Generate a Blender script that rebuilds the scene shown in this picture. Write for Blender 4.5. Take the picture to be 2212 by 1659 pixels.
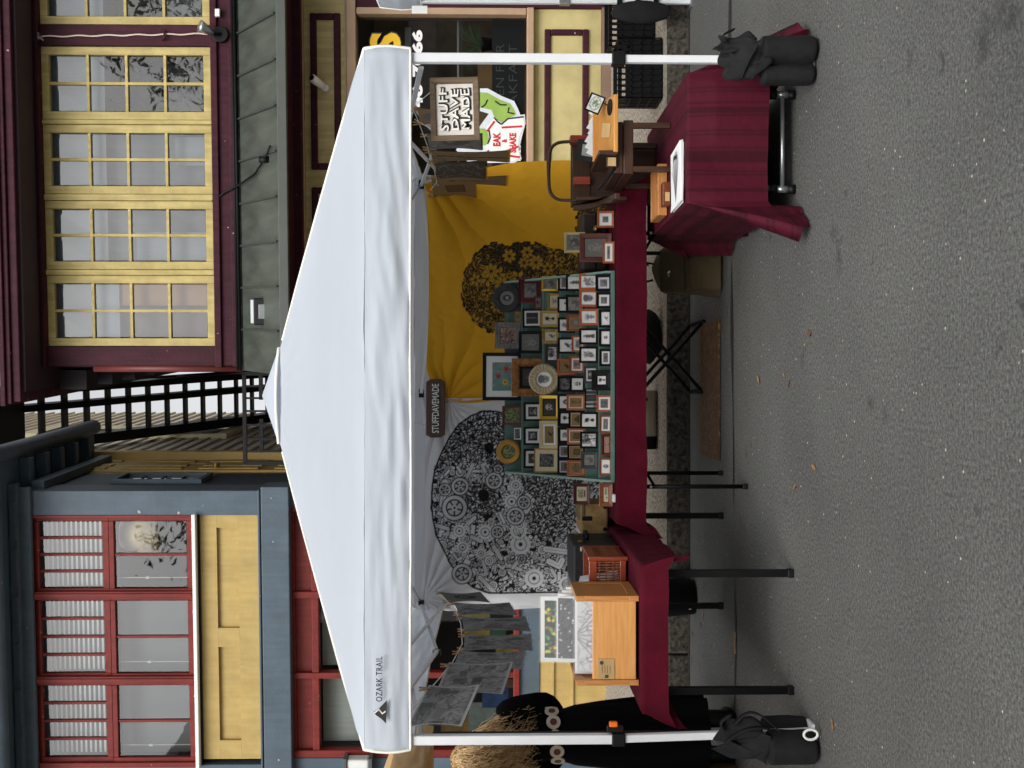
import bpy, math, random
import numpy as np
from mathutils import Vector, Matrix, noise as mnoise

# ------------------------------------------------------------------ scene, camera, light
for o in list(bpy.data.objects):
    bpy.data.objects.remove(o, do_unlink=True)
SC = bpy.context.scene
COL = SC.collection
R = math.radians
FPX, HC = 2400.0, 1.42                      # focal length in px of a 2212 px long side, eye height
TH = math.atan((1106 - 1065) / FPX)         # slight downward pitch
cam_d = bpy.data.cameras.new('camera')
cam = bpy.data.objects.new('camera', cam_d)
COL.objects.link(cam)
cam_d.sensor_fit = 'HORIZONTAL'
cam_d.sensor_width = 36.0
cam_d.lens = FPX / 2212 * 36.0
cam_d.clip_start, cam_d.clip_end = 0.05, 400
# the photographer held the phone on its side: picture right = down, picture up = right
ct, st = math.cos(TH), math.sin(TH)
cam.matrix_world = Matrix(((0, 1, 0, 0), (-st, 0, -ct, 0), (-ct, 0, st, HC), (0, 0, 0, 1)))
SC.camera = cam
SC.render.resolution_x, SC.render.resolution_y = 1024, 768
SC.view_settings.view_transform = 'Standard'
SC.view_settings.look = 'None'
SC.view_settings.exposure = 0.25
SC.view_settings.gamma = 1.0

SUN_EL, SUN_AZ = R(44), R(190)              # soft light from high behind the camera
W = bpy.data.worlds.new('World')
SC.world = W
W.use_nodes = True
wn = W.node_tree
bg = wn.nodes['Background']
sky = wn.nodes.new('ShaderNodeTexSky')
sky.sky_type = 'NISHITA'
sky.sun_disc = False
sky.sun_elevation = SUN_EL
sky.sun_rotation = SUN_AZ
sky.air_density = 1.0
sky.dust_density = 4.0
sky.ozone_density = 1.0
hs = wn.nodes.new('ShaderNodeHueSaturation')
hs.inputs['Saturation'].default_value = 0.10  # overcast: grey-white cloud light
wn.links.new(sky.outputs[0], hs.inputs['Color'])
wn.links.new(hs.outputs[0], bg.inputs['Color'])
bg.inputs['Strength'].default_value = 0.16
sun_d = bpy.data.lights.new('sun', 'SUN')
sun_d.energy = 1.1
sun_d.angle = R(38)
sun_d.color = (1.0, 0.98, 0.95)
sun = bpy.data.objects.new('sun', sun_d)
COL.objects.link(sun)
sv = Vector((math.sin(SUN_AZ) * math.cos(SUN_EL), math.cos(SUN_AZ) * math.cos(SUN_EL), math.sin(SUN_EL)))
sun.rotation_euler = (-sv).to_track_quat('-Z', 'Y').to_euler()
sun.location = (0, -3, 12)

# ------------------------------------------------------------------ measuring helpers
def ray(x, y):
    r, d = (829.5 - y) / FPX, (x - 1106) / FPX
    return Vector((r, ct - d * st, -st - d * ct))
def at(x, y, Y):
    d = ray(x, y); t = Y / d.y
    return Vector((d.x * t, Y, HC + d.z * t))
def onz(x, y, z):
    d = ray(x, y); t = (z - HC) / d.z
    return Vector((d.x * t, d.y * t, z))
PSI = R(3.8)
BO = Vector((3.3, 11.9, 0))
EX = Vector((math.cos(PSI), -math.sin(PSI), 0)); EY = Vector((math.sin(PSI), math.cos(PSI), 0))
BT = Matrix(((EX.x, EY.x, 0, BO.x), (EX.y, EY.y, 0, BO.y), (0, 0, 1, 0), (0, 0, 0, 1)))
def bl(x, y, b=0.0):
    d = ray(x, y); c = Vector((0, 0, HC))
    t = (b - (c - BO).dot(EY)) / d.dot(EY); p = c + d * t
    return (p - BO).dot(EX), p.z
def ba(x, y, a):
    d = ray(x, y); c = Vector((0, 0, HC))
    t = (a - (c - BO).dot(EX)) / d.dot(EX); p = c + d * t
    return (p - BO).dot(EY), p.z

# ------------------------------------------------------------------ mesh builder
class MB:
    def __init__(s, T=None):
        s.v, s.f, s.T, s.c = [], [], T, None
    def add(s, vs, fs):
        n = len(s.v)
        s.v += [tuple(v) for v in vs]
        s.f += [tuple(i + n for i in f) for f in fs]
        return s
    def box(s, x0, x1, y0, y1, z0, z1):
        if x0 > x1: x0, x1 = x1, x0
        if y0 > y1: y0, y1 = y1, y0
        if z0 > z1: z0, z1 = z1, z0
        return s.add([(x0,y0,z0),(x1,y0,z0),(x1,y1,z0),(x0,y1,z0),(x0,y0,z1),(x1,y0,z1),(x1,y1,z1),(x0,y1,z1)],
                     [(0,3,2,1),(4,5,6,7),(0,1,5,4),(1,2,6,5),(2,3,7,6),(3,0,4,7)])
    def bar(s, p, q, w, h=None, up=(0, 0, 1)):
        p, q = Vector(p), Vector(q); h = h or w
        d = (q - p).normalized(); u = Vector(up)
        if abs(d.dot(u)) > .98: u = Vector((0, 1, 0))
        a = d.cross(u).normalized() * (w / 2); b = a.cross(d).normalized() * (h / 2)
        vs = [p-a-b, p+a-b, p+a+b, p-a+b, q-a-b, q+a-b, q+a+b, q-a+b]
        return s.add(vs, [(0,1,2,3),(7,6,5,4),(0,4,5,1),(1,5,6,2),(2,6,7,3),(3,7,4,0)])
    def tube(s, pts, r, n=8, caps=True):
        pts = [Vector(p) for p in pts]; m = len(pts)
        rs = r if isinstance(r, (list, tuple)) else [r] * m
        vs, fs = [], []
        prev = None
        for i, p in enumerate(pts):
            t = (pts[min(i+1, m-1)] - pts[max(i-1, 0)])
            t = t.normalized() if t.length > 1e-9 else Vector((0,0,1))
            if prev is None:
                a = t.cross(Vector((0,0,1)))
                if a.length < .1: a = t.cross(Vector((1,0,0)))
            else:
                a = prev - t * prev.dot(t)
                if a.length < 1e-6: a = t.cross(Vector((1,0,0)))
            a.normalize(); prev = a; b = t.cross(a)
            for k in range(n):
                an = 2 * math.pi * k / n
                vs.append(p + (a * math.cos(an) + b * math.sin(an)) * rs[i])
        for i in range(m - 1):
            for k in range(n):
                k2 = (k + 1) % n
                fs.append((i*n+k, i*n+k2, (i+1)*n+k2, (i+1)*n+k))
        if caps:
            fs.append(tuple(range(n))[::-1]); fs.append(tuple((m-1)*n+k for k in range(n)))
        return s.add(vs, fs)
    def prism(s, poly, plane, d0, d1):
        n = len(poly)
        def P(a, b, d):
            return {'xz': (a, d, b), 'yz': (d, a, b), 'xy': (a, b, d)}[plane]
        vs = [P(a, b, d0) for a, b in poly] + [P(a, b, d1) for a, b in poly]
        fs = [tuple(range(n)), tuple(range(n, 2*n))[::-1]]
        fs += [(i, n+i, n+(i+1) % n, (i+1) % n) for i in range(n)]
        return s.add(vs, fs)
    def grid(s, nu, nv, fn, wrap=False):
        vs = [fn(i/(nu - (0 if wrap else 1)), j/(nv-1)) for j in range(nv) for i in range(nu)]
        fs = []
        for j in range(nv-1):
            for i in range(nu if wrap else nu-1):
                i2 = (i+1) % nu
                fs.append((j*nu+i, j*nu+i2, (j+1)*nu+i2, (j+1)*nu+i))
        return s.add(vs, fs)
    def lathe(s, prof, c, n=16, sx=1, sy=1):
        c = Vector(c); m = len(prof)
        vs = [c + Vector((r*sx*math.cos(2*math.pi*k/n), r*sy*math.sin(2*math.pi*k/n), z)) for r, z in prof for k in range(n)]
        fs = [(i*n+k, i*n+(k+1) % n, (i+1)*n+(k+1) % n, (i+1)*n+k) for i in range(m-1) for k in range(n)]
        fs += [tuple(range(n))[::-1], tuple((m-1)*n+k for k in range(n))]
        return s.add(vs, fs)
    def disc(s, c, r, axis, t, n=20):
        """solid disc: centre, radius, axis vector, thickness"""
        ax = Vector(axis).normalized()
        return s.tube([Vector(c) - ax*t/2, Vector(c) + ax*t/2], r, n)
    def ringframe(s, w, h, fw, d, prof=None, z0=0.0):
        """mitred picture moulding in local x,z; front at -y. prof = [(inset fraction, forward)]"""
        prof = prof or [(0, 0), (0, d), (.12, d*1.05), (.85, d*.85), (1, d*.5), (1, 0)]
        vs, fs = [], []
        for f, fy in prof:
            i = fw * f
            for sx, sz in ((-1, 0), (1, 0), (1, 1), (-1, 1)):
                vs.append((sx*(w/2 - i), -fy, z0 + (i if sz == 0 else h - i)))
        m = len(prof)
        for k in range(m - 1):
            for q in range(4):
                q2 = (q+1) % 4
                fs.append((k*4+q, k*4+q2, (k+1)*4+q2, (k+1)*4+q))
        return s.add(vs, fs)

WL = {}
def wl(o): return WL[o.name]
def thing(name, label, cat, loc, rot=(0, 0, 0), group=None, M=None):
    o = bpy.data.objects.new(name, None); COL.objects.link(o)
    o.empty_display_size = .1
    if M is None:
        o.location = loc; o.rotation_euler = rot
        from mathutils import Euler
        M = Matrix.Translation(Vector(loc)) @ Euler(rot).to_matrix().to_4x4()
    else:
        o.matrix_world = M
    WL[o.name] = M.copy()
    tag(o, label, cat, group)
    return o
def tag(o, label=None, cat=None, group=None, kind=None):
    if label: o['label'] = label
    if cat: o['category'] = cat
    if group: o['group'] = group
    if kind: o['kind'] = kind
    return o
def obj(name, mb, mat, parent=None, label=None, cat=None, group=None, kind=None, smooth=False, bevel=0, sub=0, local=False, solid=0):
    """one mesh object. vertices are world (or mb.T) coordinates, or the parent's own when local"""
    V = np.array(mb.v, dtype=np.float64).reshape(-1, 3)
    if mb.T is not None:
        Tm = np.array(mb.T); V = V @ Tm[:3, :3].T + Tm[:3, 3]
    if parent is not None:
        PM = WL[parent.name]
        if not local:
            I = np.array(PM.inverted()); V = V @ I[:3, :3].T + I[:3, 3]
        c = (V.min(0) + V.max(0)) / 2
    else:
        PM = Matrix.Identity(4)
        c = (V.min(0) + V.max(0)) / 2; c[2] = V[:, 2].min()
    V = V - c
    me = bpy.data.meshes.new(name)
    me.from_pydata(V.tolist(), [], mb.f)
    me.update()
    if mb.c is not None:
        at_ = me.color_attributes.new('Col', 'FLOAT_COLOR', 'POINT')
        ca = np.ones((len(V), 4), dtype=np.float32); ca[:, :3] = np.asarray(mb.c, dtype=np.float32)
        at_.data.foreach_set('color', ca.ravel())
    if smooth:
        me.polygons.foreach_set('use_smooth', [True] * len(me.polygons))
    if mat is not None: me.materials.append(mat)
    o = bpy.data.objects.new(name, me); COL.objects.link(o)
    o.location = c
    if parent is not None: o.parent = parent
    WL[o.name] = PM @ Matrix.Translation(Vector(c))
    if solid:
        m = o.modifiers.new('thickness', 'SOLIDIFY'); m.thickness = solid; m.offset = 0
    if bevel:
        m = o.modifiers.new('bevel', 'BEVEL'); m.width = bevel; m.segments = 2; m.limit_method = 'ANGLE'; m.angle_limit = R(35)
    if sub:
        m = o.modifiers.new('sub', 'SUBSURF'); m.levels = m.render_levels = sub
    tag(o, label, cat, group, kind)
    return o
def share(src, name, loc, rot, scale=1.0, parent=None, label=None, cat=None, group=None):
    o = src.copy(); o.name = name; COL.objects.link(o)
    o.location = loc; o.rotation_euler = rot; o.scale = (scale,)*3
    o.parent = parent
    if label: tag(o, label, cat, group)
    return o

# ------------------------------------------------------------------ materials
def L(c):
    c = np.array(c, dtype=float) / 255.0
    return tuple(np.where(c <= .04045, c/12.92, ((c+.055)/1.055)**2.4))
def new_mat(name):
    m = bpy.data.materials.new(name); m.use_nodes = True
    nt = m.node_tree
    return m, nt, nt.nodes['Principled BSDF']
def MT(name, rgb, rough=.6, var=.12, scale=4.0, bump=0.0, bscale=60.0, metal=0.0, spec=.5, stretch=(1, 1, 1), rgb2=None, lin=False, coat=0.0, transl=0.0, sheen=0.0, detail=6, edge=(.35, .65), streak=0.0):
    m, nt, p = new_mat(name)
    N, LK = nt.nodes, nt.links
    c1 = rgb if lin else L(rgb)
    if rgb2 is None:
        ca = tuple(min(1, x*(1-var)) for x in c1); cb = tuple(min(1, x*(1+var)) for x in c1)
    else:
        ca, cb = c1, (rgb2 if lin else L(rgb2))
    tc = N.new('ShaderNodeTexCoord'); mp = N.new('ShaderNodeMapping'); mp.inputs['Scale'].default_value = stretch
    LK.new(tc.outputs['Object'], mp.inputs[0])
    nz = N.new('ShaderNodeTexNoise'); nz.inputs['Scale'].default_value = scale; nz.inputs['Detail'].default_value = detail; nz.inputs['Roughness'].default_value = .62
    LK.new(mp.outputs[0], nz.inputs[0])
    cr = N.new('ShaderNodeValToRGB')
    cr.color_ramp.elements[0].position, cr.color_ramp.elements[1].position = edge
    cr.color_ramp.elements[0].color = (*ca, 1); cr.color_ramp.elements[1].color = (*cb, 1)
    LK.new(nz.outputs[0], cr.inputs[0]); LK.new(cr.outputs[0], p.inputs['Base Color'])
    if streak:                                   # rain streaks, grime and chipped spots
        m2 = N.new('ShaderNodeMapping'); m2.inputs['Scale'].default_value = (9, 9, .7); LK.new(tc.outputs['Object'], m2.inputs[0])
        n3 = N.new('ShaderNodeTexNoise'); n3.inputs['Scale'].default_value = 2.2; n3.inputs['Detail'].default_value = 7; LK.new(m2.outputs[0], n3.inputs[0])
        r3 = N.new('ShaderNodeValToRGB'); r3.color_ramp.elements[0].position, r3.color_ramp.elements[1].position = .42, .62
        q = 1-streak; r3.color_ramp.elements[0].color = (q, q*.97, q*.92, 1); r3.color_ramp.elements[1].color = (1, 1, 1, 1); LK.new(n3.outputs[0], r3.inputs[0])
        mu = N.new('ShaderNodeMixRGB'); mu.blend_type = 'MULTIPLY'; mu.inputs[0].default_value = 1; LK.new(cr.outputs[0], mu.inputs[1]); LK.new(r3.outputs[0], mu.inputs[2])
        n4 = N.new('ShaderNodeTexNoise'); n4.inputs['Scale'].default_value = 16; n4.inputs['Detail'].default_value = 3; LK.new(tc.outputs['Object'], n4.inputs[0])
        r4 = N.new('ShaderNodeValToRGB'); r4.color_ramp.elements[0].position, r4.color_ramp.elements[1].position = .735, .75; LK.new(n4.outputs[0], r4.inputs[0])
        ch = N.new('ShaderNodeMixRGB'); ch.inputs[2].default_value = (.42, .39, .33, 1); LK.new(r4.outputs[0], ch.inputs[0]); LK.new(mu.outputs[0], ch.inputs[1]); LK.new(ch.outputs[0], p.inputs['Base Color'])
    p.inputs['Roughness'].default_value = rough; p.inputs['Metallic'].default_value = metal
    p.inputs['Specular IOR Level'].default_value = spec
    p.inputs['Coat Weight'].default_value = coat
    p.inputs['Sheen Weight'].default_value = sheen
    if bump:
        b = N.new('ShaderNodeBump'); b.inputs['Strength'].default_value = bump; b.inputs['Distance'].default_value = .01
        n2 = N.new('ShaderNodeTexNoise'); n2.inputs['Scale'].default_value = bscale; n2.inputs['Detail'].default_value = 5
        LK.new(mp.outputs[0], n2.inputs[0]); LK.new(n2.outputs[0], b.inputs['Height']); LK.new(b.outputs[0], p.inputs['Normal'])
    if transl:
        t = N.new('ShaderNodeBsdfTranslucent'); LK.new(cr.outputs[0], t.inputs[0])
        mx = N.new('ShaderNodeMixShader'); mx.inputs[0].default_value = transl
        LK.new(p.outputs[0], mx.inputs[1]); LK.new(t.outputs[0], mx.inputs[2])
        LK.new(mx.outputs[0], N['Material Output'].inputs[0])
    return m
def WOOD(name, a, b, axis=0, rough=.45, scale=6, coat=.15):
    st_ = [14, 14, 14]; st_[axis] = 1.0
    m = MT(name, a, rough, rgb2=b, scale=scale, stretch=st_, bump=.12, bscale=scale*2.5, coat=coat, edge=(.3, .7), detail=8)
    return m
def PRINT(name, rough=.75, coat=0.0, transl=0.0, bump=0.0):
    m, nt, p = new_mat(name)
    a = nt.nodes.new('ShaderNodeVertexColor'); a.layer_name = 'Col'
    nt.links.new(a.outputs[0], p.inputs['Base Color'])
    p.inputs['Roughness'].default_value = rough; p.inputs['Coat Weight'].default_value = coat
    if bump:
        tc = nt.nodes.new('ShaderNodeTexCoord')
        n2 = nt.nodes.new('ShaderNodeTexNoise'); n2.inputs['Scale'].default_value = 25; n2.inputs['Detail'].default_value = 6
        b = nt.nodes.new('ShaderNodeBump'); b.inputs['Strength'].default_value = bump; b.inputs['Distance'].default_value = .01
        nt.links.new(tc.outputs['Object'], n2.inputs[0]); nt.links.new(n2.outputs[0], b.inputs['Height']); nt.links.new(b.outputs[0], p.inputs['Normal'])
    if transl:
        t = nt.nodes.new('ShaderNodeBsdfTranslucent'); nt.links.new(a.outputs[0], t.inputs[0])
        mx = nt.nodes.new('ShaderNodeMixShader'); mx.inputs[0].default_value = transl
        nt.links.new(p.outputs[0], mx.inputs[1]); nt.links.new(t.outputs[0], mx.inputs[2])
        nt.links.new(mx.outputs[0], nt.nodes['Material Output'].inputs[0])
    return m
def GLASS(name, tint=(.9, .93, .93), ior=1.5, boost=.05, wob=.0):
    m, nt, p = new_mat(name)
    N, LK = nt.nodes, nt.links
    N.remove(p)
    tr = N.new('ShaderNodeBsdfTransparent'); tr.inputs[0].default_value = (*tint, 1)
    gl = N.new('ShaderNodeBsdfGlossy'); gl.inputs['Roughness'].default_value = .015
    fr = N.new('ShaderNodeFresnel'); fr.inputs[0].default_value = ior
    ad = N.new('ShaderNodeMath'); ad.inputs[1].default_value = boost; LK.new(fr.outputs[0], ad.inputs[0])
    if wob:
        tc = N.new('ShaderNodeTexCoord'); nz = N.new('ShaderNodeTexNoise'); nz.inputs['Scale'].default_value = 3
        bp = N.new('ShaderNodeBump'); bp.inputs['Strength'].default_value = wob; bp.inputs['Distance'].default_value = .02
        LK.new(tc.outputs['Object'], nz.inputs[0]); LK.new(nz.outputs[0], bp.inputs['Height']); LK.new(bp.outputs[0], gl.inputs['Normal'])
    mx = N.new('ShaderNodeMixShader')
    LK.new(ad.outputs[0], mx.inputs[0]); LK.new(tr.outputs[0], mx.inputs[1]); LK.new(gl.outputs[0], mx.inputs[2])
    LK.new(mx.outputs[0], N['Material Output'].inputs[0])
    return m

m_maroon = MT('maroon_paint', (64, 24, 37), .6, .18, 3, .3, 25, spec=.2, streak=.3)
m_yellow = MT('cream_yellow_paint', (190, 173, 113), .55, .14, 5, .3, 40, spec=.3, streak=.14)
m_cream = MT('cream_panel_paint', (190, 176, 124), .6, .10, 3, .2, 40, spec=.3, streak=.18)
m_beige = MT('tan_trim_paint', (168, 140, 112), .55, .10, 4, .15, 40)
m_blue = MT('slate_blue_paint', (78, 92, 104), .5, .12, 3, .2, 40, spec=.3, streak=.07)
m_dblue = MT('dark_blue_paint', (62, 80, 92), .5, .15, 3, .12, 40)
m_red = MT('brick_red_paint', (118, 35, 28), .5, .14, 4, .25, 30, spec=.3, streak=.22)
m_ypan = MT('ochre_panel_paint', (178, 154, 95), .55, .10, 3, .25, 25, spec=.3, streak=.06)
m_white = MT('white_paint', (226, 226, 222), .5, .05)
m_awn = MT('patinated_metal', (74, 80, 73), .5, .42, 2.6, .1, 12, stretch=(1.5, .5, .5), metal=.25)
m_blacksteel = MT('black_steel', (10, 10, 11), .5, .3, 8, spec=.2)
m_dark = MT('dark_interior', (30, 29, 28), .9, .4, 2)
m_curt = MT('voile_curtain', (150, 158, 166), .9, .06, 3, stretch=(20, 20, 1))
m_card = MT('cardboard_board', (176, 138, 104), .9, .1, 3)
m_glass = GLASS('window_glass', boost=.08, wob=.03)
m_glassd = GLASS('shop_glass', tint=(.7, .74, .74), ior=1.38, boost=.0, wob=.02)
m_pglass = GLASS('picture_glass', tint=(.98, .98, .98), ior=1.25, boost=.0)
m_print = PRINT('printed_paper')
m_fabricprint = PRINT('printed_cotton', .9, 0, .12, bump=.25)
m_canvas = MT('white_canopy_fabric', (212, 219, 228), .6, .02, 3, .35, 9, transl=.36, spec=.25, stretch=(.5, .5, 2.2))
m_leg = MT('white_powder_coat', (228, 230, 232), .35, .04)
m_blk = MT('black_plastic', (14, 14, 15), .5, .2, 20, spec=.25)
m_orange = MT('orange_plastic', (240, 110, 20), .4, .05)
m_nylon = MT('black_nylon', (32, 32, 33), .85, .2, 12, .4, 40, spec=.2)
m_marooncloth = MT('maroon_cotton', (76, 8, 27), .9, .18, 9, .9, 11, spec=.15)
m_alum = MT('brushed_aluminium', (176, 178, 180), .3, .06, metal=.8)
# ------------------------------------------------------------------ lettering
def text_geo(s, offset=0.0, extrude=.02, spacing=1.0):
    cu = bpy.data.curves.new('lettering', 'FONT'); cu.body = s; cu.size = 1; cu.extrude = extrude; cu.offset = offset
    cu.space_character = spacing; cu.resolution_u = 3
    ob = bpy.data.objects.new('lettering', cu); COL.objects.link(ob)
    dg = bpy.context.evaluated_depsgraph_get()
    me = bpy.data.meshes.new_from_object(ob.evaluated_get(dg))
    V = np.array([v.co[:] for v in me.vertices]); F_ = [tuple(p.vertices) for p in me.polygons]
    bpy.data.objects.remove(ob, do_unlink=True); bpy.data.curves.remove(cu); bpy.data.meshes.remove(me)
    return V, F_
def lettering(mb, s, cx, y, cz, w, h, offset=.01, depth=.002, warp=None, spacing=1.0):
    """text facing -y, centred at cx,cz, scaled to w x h"""
    V, F_ = text_geo(s, offset, .02, spacing)
    lo, hi = V.min(0), V.max(0)
    U = (V - (lo + hi) / 2) / (hi - lo)
    X, Z, D = U[:, 0], U[:, 1], U[:, 2]
    if warp: X, Z = warp(X, Z)
    mb.add(np.stack([cx + X * w, y - D * depth, cz + Z * h], 1).tolist(), F_)
    return mb

# ------------------------------------------------------------------ ground
def asphalt():
    m, nt, p = new_mat('asphalt')
    N, LK = nt.nodes, nt.links
    tc = N.new('ShaderNodeTexCoord')
    def nz(sc, det=4, ro=.6):
        n = N.new('ShaderNodeTexNoise'); n.inputs['Scale'].default_value = sc; n.inputs['Detail'].default_value = det; n.inputs['Roughness'].default_value = ro
        LK.new(tc.outputs['Object'], n.inputs[0]); return n
    def ramp(src, e):
        r = N.new('ShaderNodeValToRGB'); cr = r.color_ramp
        cr.elements[0].position, cr.elements[0].color = e[0][0], (*e[0][1], 1)
        cr.elements[1].position, cr.elements[1].color = e[-1][0], (*e[-1][1], 1)
        for q in e[1:-1]:
            k = cr.elements.new(q[0]); k.color = (*q[1], 1)
        LK.new(src, r.inputs[0]); return r
    g = lambda v: (v, v, v*.98)
    base = ramp(nz(.9, 6).outputs[0], [(.3, g(.085)), (.7, g(.125))])
    grain = ramp(nz(74, 5, .82).outputs[0], [(.34, g(.18)), (.48, g(.8)), (.60, g(1.4)), (.74, g(2.9))])
    mul = N.new('ShaderNodeMixRGB'); mul.blend_type = 'MULTIPLY'; mul.inputs[0].default_value = 1
    LK.new(base.outputs[0], mul.inputs[1]); LK.new(grain.outputs[0], mul.inputs[2])
    vo = N.new('ShaderNodeTexVoronoi'); vo.inputs['Scale'].default_value = 34; LK.new(tc.outputs['Object'], vo.inputs[0])
    near = ramp(vo.outputs['Distance'], [(.10, g(1)), (.2, g(0))])
    sep = N.new('ShaderNodeSeparateColor'); LK.new(vo.outputs['Color'], sep.inputs[0])
    pick = ramp(sep.outputs[0], [(.93, g(0)), (.95, g(1))])
    fm = N.new('ShaderNodeMixRGB'); fm.blend_type = 'MULTIPLY'; fm.inputs[0].default_value = 1
    LK.new(near.outputs[0], fm.inputs[1]); LK.new(pick.outputs[0], fm.inputs[2])
    mx = N.new('ShaderNodeMixRGB'); mx.inputs[2].default_value = (.55, .53, .46, 1)
    LK.new(fm.outputs[0], mx.inputs[0]); LK.new(mul.outputs[0], mx.inputs[1])
    # oil stains and old repairs
    st_ = ramp(nz(2.3, 5, .7).outputs[0], [(.62, g(1)), (.72, g(.5))])
    m2 = N.new('ShaderNodeMixRGB'); m2.blend_type = 'MULTIPLY'; m2.inputs[0].default_value = 1
    LK.new(mx.outputs[0], m2.inputs[1]); LK.new(st_.outputs[0], m2.inputs[2])
    sp = ramp(nz(7.5, 3, .5).outputs[0], [(.68, g(1)), (.74, g(.5))])
    m3 = N.new('ShaderNodeMixRGB'); m3.blend_type = 'MULTIPLY'; m3.inputs[0].default_value = 1
    LK.new(m2.outputs[0], m3.inputs[1]); LK.new(sp.outputs[0], m3.inputs[2])
    LK.new(m3.outputs[0], p.inputs['Base Color'])
    p.inputs['Roughness'].default_value = .85
    b = N.new('ShaderNodeBump'); b.inputs['Strength'].default_value = .5; b.inputs['Distance'].default_value = .006
    LK.new(nz(74, 5, .82).outputs[0], b.inputs['Height']); LK.new(b.outputs[0], p.inputs['Normal'])
    return m
m_asphalt = asphalt()
KY = 8.02
mb = MB(); mb.add([(-150, -150, 0), (150, -150, 0), (150, KY+.05, 0), (-150, KY+.05, 0)], [(0, 1, 2, 3)])
obj('road', mb, m_asphalt, kind='structure')
m_side = MT('exposed_aggregate', (70, 64, 58), .9, rgb2=(190, 178, 160), scale=38, bump=.6, bscale=45, detail=4, edge=(.36, .62))
m_kerb = MT('worn_shaded_concrete', (28, 26, 23), .95, rgb2=(92, 86, 75), scale=28, bump=.8, bscale=40, detail=8)  # kerb front darkened in colour for the shade under the tables
m_kerbtop = MT('lit_top_concrete', (92, 88, 80), .95, rgb2=(166, 158, 142), scale=34, bump=.6, bscale=50, detail=8)  # paler copy: light on the kerb top put into the colour
SZ = .157
mb = MB(); mb.add([(-150, KY+.16, SZ), (150, KY+.16, SZ), (150, 150, SZ), (-150, 150, SZ)], [(0, 1, 2, 3)])
obj('pavement', mb, m_side, kind='structure')
x = -14.0; random.seed(4)
kerb = thing('kerb', None, None, (0, KY, 0)); kerb['kind'] = 'structure'
while x < 14:
    w = 2.9 + random.random() * .5
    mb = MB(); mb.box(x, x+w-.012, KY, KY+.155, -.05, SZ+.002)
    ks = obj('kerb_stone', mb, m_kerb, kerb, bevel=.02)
    mb = MB(); mb.box(x+.002, x+w-.014, KY+.012, KY+.15, SZ+.002, SZ+.006); obj('kerb_lit_top', mb, m_kerbtop, ks)
    x += w
mb = MB()                                     # tar-filled crack along the gutter and debris line
pts = []
for i in range(160):
    xx = -12 + i * .15
    pts.append((xx, 6.55 + .07 * math.sin(xx*.7) + .05 * mnoise.noise((xx*1.7, 3, 0))))
for k, (xx, yy) in enumerate(pts):
    wv = max(.0005, .055 * mnoise.noise((xx*1.6, 7, 1)) + .012)
    mb.v += [(xx, yy-wv, .004), (xx, yy+wv, .004)]
    if k: mb.f.append((2*k-2, 2*k, 2*k+1, 2*k-1))
obj('tar_seam', mb, MT('bitumen', (34, 34, 34), .8, .3, 30, .4, 60), kind='structure')
mb = MB(); mb.box(-14, 14, KY-.035, KY-.002, 0, .009)
obj('gutter_grit', mb, MT('gutter_grit', (26, 24, 22), .95, rgb2=(70, 64, 54), scale=60, bump=.8, bscale=80), kind='stuff')

# ------------------------------------------------------------------ sash window: frame > muntin, pane
def sash(parent, name, a0, a1, z0, z1, cols, rows, fw, mw, mat, b0=0.0, glass=None, T=BT, depth=.06):
    mb = MB(T)
    mb.box(a0, a0+fw, b0, b0+depth, z0, z1); mb.box(a1-fw, a1, b0, b0+depth, z0, z1)
    mb.box(a0+fw, a1-fw, b0, b0+depth, z0, z0+fw*1.15); mb.box(a0+fw, a1-fw, b0, b0+depth, z1-fw, z1)
    fr = obj(name, mb, mat, parent, bevel=.006)
    ia0, ia1, iz0, iz1 = a0+fw, a1-fw, z0+fw*1.15, z1-fw
    cw, rh = (ia1-ia0)/cols, (iz1-iz0)/rows
    for c in range(1, cols):
        mb = MB(T); x = ia0 + c*cw; mb.box(x-mw/2, x+mw/2, b0+.012, b0+depth-.004, iz0, iz1)
        obj('muntin', mb, mat, fr, bevel=.003)
    for r in range(1, rows):
        mb = MB(T); z = iz0 + r*rh; mb.box(ia0, ia1, b0+.010, b0+depth-.006, z-mw/2, z+mw/2)
        obj('muntin', mb, mat, fr, bevel=.003)
    for c in range(cols):
        for r in range(rows):
            mb = MB(T); q = mw*.4
            t1, t2 = random.uniform(-.0015, .0015), random.uniform(-.0015, .0015)
            x0, x1, y0, y1 = ia0+c*cw+q, ia0+(c+1)*cw-q, iz0+r*rh+q, iz0+(r+1)*rh-q
            bb = b0 + depth*.55
            mb.add([(x0, bb+t1, y0), (x1, bb-t1, y0), (x1, bb+t2, y1), (x0, bb-t2, y1)], [(0, 1, 2, 3)])
            obj('pane', mb, glass or m_glass, fr)
    return fr

# ------------------------------------------------------------------ maroon shop building
def A(y, V=280, b=0.0): return bl(V, y, b)[0]
def Z(V, y=400, b=0.0): return bl(V, y, b)[1]
aL = A(800)                      # left corner
aR = A(-260)
maroon = thing('shop_building', 'maroon and cream shop building with metal pent roof and tall windows', 'building', BT @ Vector((aL, 0, SZ)))
zt, zb = Z(94), Z(463)
zsill = Z(517)
zsof = Z(86)
wins = [(-104, 53), (101, 258.5), (269.5, 419), (434, 582), (595, 747.5)]
mb = MB(BT)
mb.box(A(790), A(748.5), -.03, .3, zsill, zsof)                       # left pilaster
mb.box(A(100), A(54), -.03, .3, zsill, zsof)                          # pilaster with the cord
mb.box(A(-105), aR, -.03, .3, zsill, zsof)
mb.box(A(748.5), A(-105), 0, .3, zt, zsof)                            # head
obj('wall', mb, m_maroon, maroon, bevel=.006)
mb = MB(BT); mb.box(A(790), aR, -.05, .3, Z(508), zb-.004)
obj('sill_band', mb, m_maroon, maroon, bevel=.01)
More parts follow.
